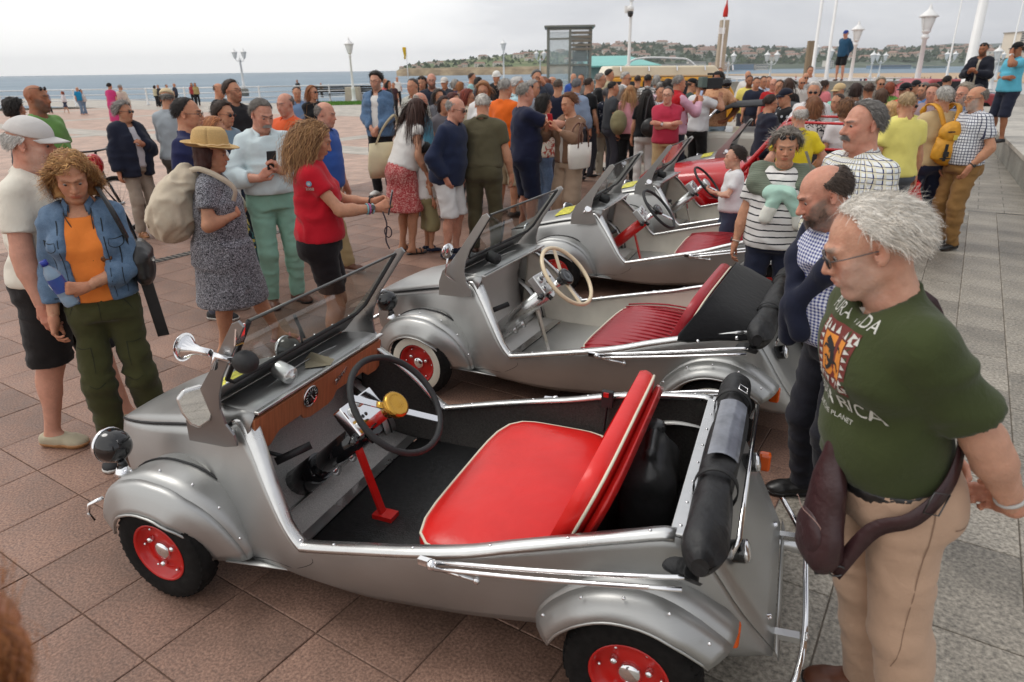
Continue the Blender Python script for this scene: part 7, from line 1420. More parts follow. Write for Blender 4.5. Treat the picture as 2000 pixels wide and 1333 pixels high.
# ---- people around the first car
Skel.lod0 = True
k_cap = P('man in pale grey cap, cream polo and black shorts watching from the side', 6, 208, 3.4, 84, h=1.70, lod=0, fat=.6, skin='red', lean=6, head=(-6, 10), top=top('polo', (222, 216, 202), hem=.93, folds=.016), bot=bot('shorts', (34, 31, 31), hem=.50, loose=1.2), shoe=SH['bei'], hr=hr('short', (196, 192, 186)), nose=1.35, extra=[cap_hat((204, 200, 196), c2=(204, 200, 196))], legs={'R': (.12, -.14, 10, 0), 'L': (.10, .16, 12, 0)}, arms={'R': 'down', 'L': 'phonelow'}, beard=((200, 190, 180), .35))
k_den = P('woman with curly blonde hair in denim jacket and orange top', 124, 283, 3.2, 158, broad=.93, h=1.58, lod=0, sex='f', fat=.12, head=(-8, 26), top=dict(kind='jacket', m=cloth((64, 88, 114), 'denim'), m2=cloth((232, 132, 58)), hem=.97, sleeve=1.86, open=.085, collar=True, g=.001, neck=.10), bot=bot('trousers', (66, 66, 38), loose=1.15, folds=.011), shoe=SH['snk'], hr=hr('curly', (132, 84, 46), (206, 160, 104), n=2600, curl=(.013, 85), t=.014, len=.12, slen=.15, mess=.35, lift=.12, grav=.4), arms={'R': ((.23, .06, .88), (.3, -1, 0), None, (-1, 0, 0), .5), 'L': ((-.02, .23, 1.08), (1, -.5, -.4), (-.8, .35, .15), (-.2, -1, -.1), .8)}, legs={'R': (.10, .04, 8, 0), 'L': (.12, -.04, 14, 0)}, nose=1.1)
k_hat = P('woman in straw hat and speckled black and white dress with flip-flops', 392, 250, 4.55, 82, h=1.50, hat=.05, lod=0, sex='f', fat=.62, skin='tan', head=(-6, 8), lean=3, top=dict(kind='dress', m=cloth((30, 30, 36), 'speckle', (196, 196, 204), .0075), hem=.47, flare=(.245, .235)), shoe=SH['flp'], hr=hr('bob', (64, 34, 28), t=.014, len=.09, slen=.07), arms={'R': ((.10, .17, 1.20), (.9, -.6, -1), (-.2, -.2, 1), (0, -1, 0), .95), 'L': 'down'}, legs={'R': (.07, -.10, 6, 0), 'L': (.08, .34, 8, 0)}, extra=[straw_hat])
k_red = P('woman in red t-shirt and black shorts photographing the first car', 598, 224, 4.3, 80, h=1.63, lod=0, sex='f', fat=.12, skin='tan', head=(-4, 26), top=top('tee', (188, 26, 42), hem=.955, sleeve=.5, folds=.014), bot=bot('shorts', (28, 22, 24), hem=.60, loose=.8, waist=1.0), shoe=SH['wht'], hr=hr('long', (102, 62, 38), (196, 152, 104), n=2800, t=.010, len=.25, slen=.29, curl=(.013, 50), mess=.3, lift=.12, grav=.5, wind=(-.2, -.1, 0), comb=(0, -1.0, -.2)), arms={'R': ((.10, .40, 1.16), (.7, -.5, -1), (-.25, 1, .4), (-.8, 0, -.3), .65), 'L': ((.05, .39, 1.18), (.7, -.5, -1), (-.3, 1, .35), (-.6, 0, -.5), .6)}, extra=[watch('L'), watch('R', (.05, .05, .05), (.32, .55, .60))])
k_mint = P('man with grey moustache in pale blue shirt and mint green trousers', 500, 178, 5.7, 142, h=1.70, lod=0, fat=.55, skin='red', head=(-10, 22), top=top('shirt', (206, 220, 222), hem=.99, sleeve=1.62, folds=.02, v=True), bot=bot('trousers', (136, 176, 158), belt=LEA), shoe=SH['brn'], hr=hr('short', SALT_H), beard=((176, 172, 166), .9, 'moustache'), arms={'L': ((.00, .24, 1.20), (.9, -.3, -1), (-.3, .5, .8), (-.7, -.2, 0), .75), 'R': ((.14, .22, 1.14), (.9, -.3, -1), (-.5, .5, .6), (-.5, .2, .4), .7)})
k_bald = P('bald bearded man in blue gingham shirt with navy sweater over his shoulders', 1712, 308, 2.62, 262, h=1.56, lod=0, fat=.75, skin='red', head=(14, 26), lean=16, top=top('shirt', (228, 230, 240), 'gingham', (62, 74, 138), .0135, hem=.98, sleeve=1.75, folds=.016), bot=bot('trousers', (40, 40, 48), belt=LEA), shoe=SH['blk'], hr=hr('bald', (70, 58, 50), t=.012), beard=((128, 116, 106), .95), nose=1.3, arms={'R': 'behind', 'L': 'behind'})
k_white = P('elderly man with windblown white hair in dark green printed t-shirt', 1862, 392, 1.52, 270, h=1.63, lod=0, fat=.42, skin='old', head=(18, 24), lean=13, legs={'R': (.11, -.13, 12, 0), 'L': (.11, -.15, 12, 0)}, broad=.95, top=top('tee', (62, 70, 40), hem=.985, sleeve=.74, folds=.013, drape=False, g=.02), bot=bot('trousers', (190, 158, 134), belt=LEA, folds=.004, waist=.995), shoe=SH['brn'], hr=hr('wisp', (206, 196, 182), (232, 228, 220), n=9500, t=.010, slen=.046, mess=.32, lift=.06, grav=.12, wind=(-.03, -.1, .03), width=.0007, comb=(0, -.9, -.3), curl=(.004, 40)), beard=((216, 210, 204), .25), arms={'L': ((.16, -.24, .87), (.9, -1, .1), (-.85, -.15, -.3), (0, 1, 0), .7), 'R': ((.10, -.2, .92), (.9, -1, .1), (-.8, -.2, -.4), (0, 1, 0), .5)}, extra=[glasses(dark=True, frame=(.12, .10, .09)), watch('L', (.6, .6, .58), (.5, .5, .48))])
k_strw = P('woman in striped t-shirt with grey and mint sweater round her neck', 1540, 250, 4.5, 202, h=1.50, lod=0, sex='f', fat=.62, broad=1.08, skin='tan', head=(-2, 8), top=top('tee', (226, 224, 220), 'stripes', (34, 34, 42), .044, hem=.88, sleeve=.62), bot=bot('jeans', (40, 44, 62)), shoe=SH['snk'], hr=hr('short', (108, 100, 92), (156, 148, 138), t=.03, slen=.065, mess=.7, lift=.5, curl=(.006, 60), n=2200), arms={'R': 'down', 'L': 'down'}, extra=[glasses(dark=True, up=True), watch('R', (.02, .02, .02), (.6, .5, .42))])
k_chk = P('grey haired man with moustache in blue and yellow checked shirt', 1698, 193, 3.65, 258, h=1.71, lod=0, fat=.75, skin='red', head=(6, 4), broad=1.06, top=top('shirt', (222, 226, 228), 'plaid', (44, 54, 104), .027, c3=(206, 190, 120), hem=.9, sleeve=1.7), bot=bot('trousers', (70, 66, 60)), shoe=SH['brn'], hr=hr('receding', (112, 108, 104), t=.014), beard=((150, 146, 142), .95, 'moustache'), nose=1.25)
k_gls = P('dark haired man with black glasses in navy t-shirt behind the straw hat', 355, 175, 5.4, 88, h=1.72, lod=0, fat=.3, skin='tan', head=(-6, 4), top=top('tee', (38, 42, 78), hem=.88), bot=bot('jeans', (54, 60, 76), 'denim'), shoe=SH['snk'], hr=hr('receding', (38, 32, 30)), extra=[glasses(frame=(.012, .012, .012))])
# ---- second ring, left of the cars
L1 = dict(lod=1)
P('auburn haired woman in dark jacket and floral trousers behind the straw hat', 412, 222, 6.2, 96, h=1.53, sex='f', fat=.35, head=(0, 8), top=dict(kind='jacket', m=cloth((34, 42, 58), 'denim', (54, 64, 84)), m2=cloth((214, 212, 208)), hem=.93, sleeve=1.8), bot=bot('crop', (26, 34, 44), 'floral', (58, 108, 104), .045, c3=(196, 176, 84)), shoe=SH['san'], hr=hr('bob', (150, 92, 58), (186, 124, 80), len=.11), legs={'R': (.08, -.16, 8, 0), 'L': (.09, .2, 10, 0)}, **L1)
P('dark haired woman in sunglasses and grey top half hidden behind the mint trousers', 432, 195, 7.0, 110, sex='f', fat=.4, top=top('tee', (112, 132, 146)), bot=bot('jeans', (50, 54, 62)), shoe=SH['snk'], hr=hr('short', DKBR_H, t=.03, slen=.06, mess=.5), extra=[glasses(dark=True)], **L1)
P('grey curly haired woman with sunglasses in a long navy cardigan', 236, 196, 8.5, 118, sex='f', fat=.6, head=(-20, 4), top=dict(kind='jacket', m=cloth((32, 36, 52)), m2=cloth((206, 202, 206)), hem=.80, sleeve=1.9, open=.06, g=.03), bot=bot('trousers', (160, 146, 132)), shoe=SH['san'], hr=hr('short', (104, 98, 92), (168, 162, 156), t=.03, slen=.06, mess=.7, lift=.4, n=900), arms={'R': 'down', 'L': 'chest'}, extra=[glasses(dark=True)], **L1)
P('bearded man in green t-shirt with sunglasses pushed up on his bald head', 62, 160, 6.6, 98, fat=.3, skin='brown', head=(-10, 2), top=top('tee', (100, 140, 72)), bot=bot('shorts', (70, 70, 72)), shoe=SH['snk'], beard=((84, 78, 74), .8), extra=[glasses(dark=True, up=True)], **L1)
P('woman with short black curls just above the grey cap', 22, 190, 8.2, 30, sex='f', top=top('tee', (60, 60, 64)), bot=bot('jeans', (50, 56, 70)), hr=hr('curly', BLACK_H, len=.05, slen=.06), **L1)
P('man in beige baseball cap and grey sweater looking down at a phone', 322, 170, 8.8, 8, fat=.35, head=(-20, 20), top=top('sweater', (160, 168, 174), sleeve=1.92), bot=bot('trousers', (86, 82, 78)), shoe=SH['snk'], hr=hr('short', GREY_H), arms={'R': 'phonelow', 'L': 'phonelow'}, extra=[cap_hat((206, 186, 150))], **L1)
P('man with arms crossed in black polo shirt', 450, 153, 8.4, 128, fat=.3, skin='tan', head=(-16, -2), top=top('polo', (34, 33, 36), sleeve=.75), bot=bot('trousers', (40, 40, 44)), shoe=SH['snk'], hr=hr('short', DKBR_H, t=.02), beard=((52, 42, 36), .6), arms='crosslow', extra=[glasses()], **L1)
P('bald man in orange polo shirt looking towards the left', 556, 178, 7.6, 205, fat=.45, skin='red', top=top('polo', (216, 92, 48)), bot=bot('trousers', (90, 84, 76)), shoe=SH['brn'], hr=hr('bald', (120, 110, 104), t=.003), **L1)
P('bald man in blue polo and khaki trousers walking behind the red t-shirt', 620, 195, 6.8, 104, fat=.45, skin='red', lean=5, head=(0, 12), top=top('polo', (54, 86, 156)), bot=bot('trousers', (164, 142, 104), belt=LEAB), shoe=SH['brn'], hr=hr('bald', (120, 112, 106)), legs={'R': (.1, .22, 8, 0), 'L': (.1, -.14, 8, 0)}, **L1)
P('young man with black curly hair in patchwork blue denim jacket', 733, 138, 11.2, 196, fat=.05, skin='fair', top=dict(kind='jacket', m=cloth((60, 88, 120), 'denim'), m2=cloth((220, 218, 214)), hem=.86, sleeve=1.9, open=.06, collar=True, mc=cloth((24, 24, 28))), bot=bot('trousers', (26, 26, 29), loose=1.4), shoe=SH['wht'], hr=hr('short', BLACK_H, t=.034, slen=.045, mess=.8, lift=.5), beard=((40, 34, 30), .5), arms={'R': 'clasp', 'L': 'clasp'}, extra=[glasses()], **L1)
P('woman with arms folded in black, sunglasses and reddish hair', 608, 165, 12.0, 138, sex='f', fat=.2, head=(-20, -4), top=top('sweater', (26, 26, 28), sleeve=1.7), bot=bot('jeans', (24, 24, 27)), shoe=dict(kind='shoe', m=TAN, sole=TAN), hr=hr('bob', (128, 78, 48), (160, 104, 64)), arms='crosslow', extra=[glasses(dark=True)], legs={'R': (.08, .1, 8, 0), 'L': (.1, .26, 20, 0)}, **L1)
P('dark haired man in blue shirt between the orange polo and the woman in black', 578, 168, 13, 160, fat=.3, top=top('shirt', (112, 136, 168), sleeve=1.8), bot=bot('jeans', (60, 66, 80)), hr=hr('short', DKBR_H), shoe=SH['snk'])
k_tote = P('long haired woman in white blouse and short red floral skirt bending forward', 775, 196, 7.4, 52, h=1.66, sex='f', fat=.25, skin='tan', lean=20, head=(-10, 34), top=top('tee', (226, 222, 216), hem=.96, sleeve=.2, g=.008), bot=dict(kind='skirt', m=cloth((176, 66, 68), 'floral', (214, 160, 152), .016), hem=.50, flare=(.23, .2)), shoe=dict(kind='sandal', m=LEA, m2=LEA), hr=hr('long', (52, 32, 26), (74, 44, 34), n=900, len=.4, slen=.4), arms={'L': ((.26, .10, .86), (.3, -1, 0), None, (-1, 0, 0), .6), 'R': 'down'}, **L1)
P('boy in white t-shirt and khaki shorts beside the red floral skirt', 826, 285, 7.45, 60, h=1.14, sex='c', fat=.15, skin='tan', head=(-20, 14), top=top('tee', (222, 220, 216)), bot=bot('shorts', (150, 142, 106), hem=.36), shoe=SH['nav'], hr=hr('short', BLACK_H, t=.018), **L1)
P('balding man in dark navy jacket with sunglasses and white shorts', 868, 203, 7.2, 112, h=1.64, fat=.5, skin='red', lean=11, head=(-4, 12), top=top('shirt', (34, 42, 66), hem=.84, sleeve=1.95, g=.022), bot=bot('shorts', (216, 214, 212), hem=.48), shoe=SH['nav'], hr=hr('bald', (150, 144, 138)), arms={'L': 'pocket', 'R': 'pocket'}, extra=[glasses(dark=True)], **L1)
P('white haired man in olive polo seen from behind', 940, 200, 7.35, 10, h=1.66, fat=.5, skin='tan', lean=8, head=(-14, 22), broad=1.08, top=top('polo', (88, 82, 62), hem=.96), bot=bot('trousers', (82, 76, 56), belt=NAVYSH), shoe=SH['brn'], hr=hr('short', (206, 200, 192)), arms='down', **L1)
k_nav = P('grey haired man in navy t-shirt holding up a phone beside the orange shirt', 1024, 158, 8.2, 72, fat=.75, skin='red', head=(-8, 6), broad=1.06, top=top('tee', (30, 34, 58), hem=.86), bot=bot('shorts', (26, 32, 54), hem=.46), shoe=SH['snk'], hr=hr('short', (140, 134, 126)), arms={'R': 'reach', 'L': ((.04, .46, 1.30), (.7, -.4, -1), (-.1, 1, .15), (-.3, 0, -1), .7)}, extra=[glasses(dark=True, up=True)], **L1)
P('man in bright orange shirt with a bag strap across his back', 985, 150, 9.3, 40, fat=.4, top=top('sweater', (226, 104, 32), sleeve=1.8), bot=bot('shorts', (176, 162, 136), hem=.42), shoe=SH['snk'], hr=hr('short', (160, 156, 150)), **L1)
k_brn = P('woman in brown cardigan and wide beige trousers taking a picture', 1114, 178, 8.2, 226, sex='f', fat=.3, skin='tan', head=(6, 14), top=dict(kind='jacket', m=cloth((128, 98, 78)), m2=cloth((206, 198, 190)), hem=.92, sleeve=1.7, open=.02, g=.004), bot=bot('wide', (178, 154, 132), waist=1.04), shoe=SH['san'], hr=hr('short', (96, 62, 42), (124, 82, 54), t=.028, slen=.05, mess=.4), arms={'R': 'phone', 'L': 'phone'}, **L1)
P('woman with black curls in floral top holding a dark phone', 1062, 184, 9.2, 75, sex='f', fat=.4, top=top('tee', (214, 206, 190), 'floral', (170, 76, 62), .05), bot=bot('jeans', (62, 84, 112), 'denim'), hr=hr('curly', BLACK_H, len=.10, slen=.12), arms='phone', **L1)
P('woman in dark speckled jacket and cream trousers seen from behind', 1186, 172, 13, 2, sex='f', fat=.4, top=top('sweater', (38, 42, 56), 'dots', (150, 150, 156), .05, sleeve=1.9), bot=bot('trousers', (206, 196, 176), loose=1.4), shoe=SH['wht'], hr=hr('short', (92, 88, 90), t=.03, slen=.05, mess=.5), **L1)
P('girl in pink hoodie with long blonde hair', 1232, 165, 12.2, 18, sex='f', fat=.1, top=top('sweater', (226, 158, 168), sleeve=1.95, g=.02), bot=bot('trousers', (26, 26, 28)), shoe=SH['snk'], hr=hr('long', (150, 104, 66), (196, 154, 106), len=.32), **L1)
P('girl in black top and white trousers with very long black hair', 1264, 172, 11.6, 8, sex='f', fat=.05, top=top('tee', (24, 24, 27), hem=.92), bot=bot('trousers', (222, 220, 216)), shoe=SH['wht'], hr=hr('long', BLACK_H, len=.42, slen=.42), extra=[cap_hat((26, 26, 28), brim=False)], **L1)
P('man with glasses in raspberry polo, arms crossed', 1306, 168, 10.4, 192, fat=.4, skin='fair', head=(14, 4), top=top('polo', (178, 52, 74), sleeve=.7), bot=bot('trousers', (178, 152, 112)), shoe=SH['brn'], hr=hr('short', (84, 78, 74)), arms='cross', extra=[glasses(), watch('L', (.7, .7, .7))], **L1)
k_vest = P('grey haired man in red vest and pink shirt filming with a phone', 1326, 144, 11.0, 78, fat=.4, skin='tan', top=top('shirt', (206, 160, 178), sleeve=1.85), bot=bot('trousers', (40, 42, 52)), shoe=SH['blk'], hr=hr('short', (140, 136, 130)), arms='phone', **L1)
k_camn = P('cameraman in white shirt carrying a large black video camera', 1370, 152, 11.8, 60, fat=.3, top=top('tee', (214, 214, 214)), bot=bot('trousers', (34, 33, 33), loose=1.2), shoe=SH['snk'], hr=hr('short', BLACK_H), arms={'R': ((.16, .30, 1.46), (.9, -.3, -1), (-.2, .6, .6), (-.5, 0, -.3), .8), 'L': 'phone'}, **L1)
P('dark bearded man in tan patterned shirt and pale jeans', 1404, 138, 12.2, 214, fat=.05, skin='brown', head=(30, 0), top=top('shirt', (208, 158, 122), 'dots', (176, 118, 82), .03, hem=.9), bot=bot('jeans', (138, 158, 176), 'denim'), shoe=SH['wht'], hr=hr('short', BLACK_H, t=.022), beard=((30, 25, 22), .7), arms={'R': 'chest', 'L': 'hip'}, **L1)
k_wdj = P('woman with short dark hair and glasses in dark rain jacket', 1506, 183, 9.4, 84, sex='f', fat=.3, top=dict(kind='jacket', m=cloth((36, 40, 54)), m2=cloth((196, 172, 140)), hem=.84, sleeve=1.95, open=.04), bot=bot('jeans', (34, 36, 46)), shoe=SH['snk'], hr=hr('short', (52, 38, 32), t=.018), arms={'L': ((.10, .48, 1.20), (.5, -.3, -1), (-.1, 1, 0), (-.2, 0, -1), .6), 'R': 'down'}, extra=[glasses()], **L1)
P('man in dark cap and black shirt covered in small white badges', 1538, 172, 9.8, 262, fat=.4, top=top('tee', (24, 24, 27), 'dots', (170, 172, 176), .07), bot=bot('trousers', (30, 30, 34)), hr=hr('short', BLACK_H), extra=[cap_hat((28, 30, 44))], **L1)
P('boy in white t-shirt standing between the cars', 1438, 298, 6.45, 276, h=1.16, sex='c', fat=.15, skin='fair', head=(4, 2), top=top('tee', (224, 222, 222)), bot=bot('shorts', (60, 66, 86), hem=.38), shoe=SH['nav'], hr=hr('short', (46, 34, 28), t=.022, slen=.04), arms={'L': 'phonelow', 'R': 'down'}, **L1)
# ---- right side group
P('bald man in bright yellow polo seen from behind', 1565, 205, 7.0, -8, fat=.4, skin='red', head=(10, 4), top=top('polo', (226, 200, 44)), bot=bot('trousers', (70, 74, 86)), hr=hr('bald', (196, 190, 184), t=.004), arms={'L': 'hip', 'R': 'hip'}, **L1)
P('brown haired woman in black and white floral blouse seen from behind', 1592, 186, 8.2, 4, sex='f', fat=.35, top=top('tee', (218, 214, 210), 'floral', (56, 52, 56), .04), bot=bot('jeans', (60, 64, 78)), hr=hr('bob', (112, 72, 48), (144, 98, 66), len=.13), **L1)
P('curly haired woman in plain white t-shirt seen from behind', 1655, 193, 8.0, -6, sex='f', fat=.4, top=top('tee', (222, 218, 220)), bot=bot('jeans', (80, 84, 96)), hr=hr('curly', (96, 66, 46), (140, 100, 70), len=.06, slen=.08), **L1)
P('heavy set man in pale yellow t-shirt beside the yellow backpack', 1772, 196, 6.9, -12, h=1.63, fat=.6, head=(20, 14), top=top('tee', (226, 214, 120)), bot=bot('trousers', (84, 88, 96)), hr=hr('short', (176, 150, 116)), broad=1.1, **L1)
P('bald man with big dark sunglasses facing the crowd in pale yellow', 1782, 184, 8.4, 190, fat=.3, skin='red', top=top('polo', (226, 222, 130)), bot=bot('trousers', (90, 90, 90)), hr=hr('bald', (190, 186, 180), t=.003), extra=[glasses(dark=True)], **L1)
k_pack = P('grey haired man in beige t-shirt wearing a yellow backpack', 1848, 167, 7.6, -2, fat=.45, head=(0, 2), broad=1.08, top=top('tee', (196, 172, 132)), bot=bot('jeans', (36, 42, 62), 'denim', (50, 58, 82)), shoe=SH['snk'], hr=hr('short', (170, 166, 160), t=.02, mess=.5), **L1)
P('bearded man with glasses in white checked shirt and brown chinos', 1915, 165, 7.3, 264, fat=.5, skin='tan', head=(4, 6), top=top('shirt', (216, 218, 222), 'check', (62, 66, 90), .028, hem=.94), bot=bot('trousers', (146, 110, 66), belt=LEA, folds=.018), shoe=SH['blk'], hr=hr('bald', (120, 112, 104), t=.012), beard=((176, 170, 164), .85), arms={'L': 'pocket', 'R': 'pocket'}, extra=[glasses(), watch('L', (.05, .05, .05))], **L1)
P('grey bearded man in dark checked shirt and beige shorts', 1890, 160, 8.3, 252, fat=.4, skin='red', top=top('shirt', (120, 128, 150), 'check', (52, 56, 74), .03), bot=bot('shorts', (170, 152, 134), hem=.42), shoe=SH['nav'], hr=hr('short', (150, 140, 126), t=.022, mess=.5), beard=((170, 162, 154), .8), extra=[glasses()], **L1)
P('man in turquoise polo and black cap standing on the granite step', 1988, 98, 13.3, 262, h=1.74, z=.47, hat=.02, fat=.55, skin='brown', top=top('polo', (92, 176, 200)), bot=bot('shorts', (36, 40, 56), hem=.46), shoe=SH['snk'], hr=hr('short', DKBR_H), arms={'L': 'face', 'R': 'crosslow'}, extra=[cap_hat((26, 26, 28)), watch('L', (.8, .8, .8), (.7, .7, .7))], **L1)
P('dark bearded man in navy jacket sitting up on the terrace edge', 1917, 116, 14.6, 232, h=1.72, z=.52, fat=.15, skin='brown', top=dict(kind='jacket', m=cloth((30, 32, 42)), m2=cloth((190, 178, 158)), hem=.86, sleeve=1.95, open=.03), bot=bot('trousers', (48, 48, 54)), shoe=SH['snk'], hr=hr('short', BLACK_H), beard=((32, 28, 26), .8), arms='phonelow', legs={'R': (.12, .42, 10, .38), 'L': (.12, .40, 10, .38)}, extra=[glasses(dark=True, up=True)], **L1)
P('jogger in blue jacket, black shorts and blue cap standing on the wall', 1650, 82, 26.6, 236, h=1.70, z=1.30, hat=.03, fat=.35, skin='red', top=top('sweater', (40, 76, 104), sleeve=1.95, hem=.84), bot=bot('shorts', (28, 28, 30), hem=.55), shoe=SH['snk'], hr=hr('short', GREY_H), arms='behind', extra=[cap_hat((48, 70, 140))], lod=2)
# foreground: curly head close to the lens at the corner
Skel.lod0 = False
pc_ = on_y(-262, 1110, .46); person('person with curly ginger hair close to the camera at the corner', (pc_[0], pc_[1]), 10, h=pc_[2] - .02, sex='f', lod=1, head=(0, 0), top=top('tee', (210, 208, 204)), bot=bot('jeans', (60, 64, 80)), hr=hr('curly', (132, 78, 40), (170, 108, 60), n=2600, width=.0012, t=.024, len=.08, slen=.10))
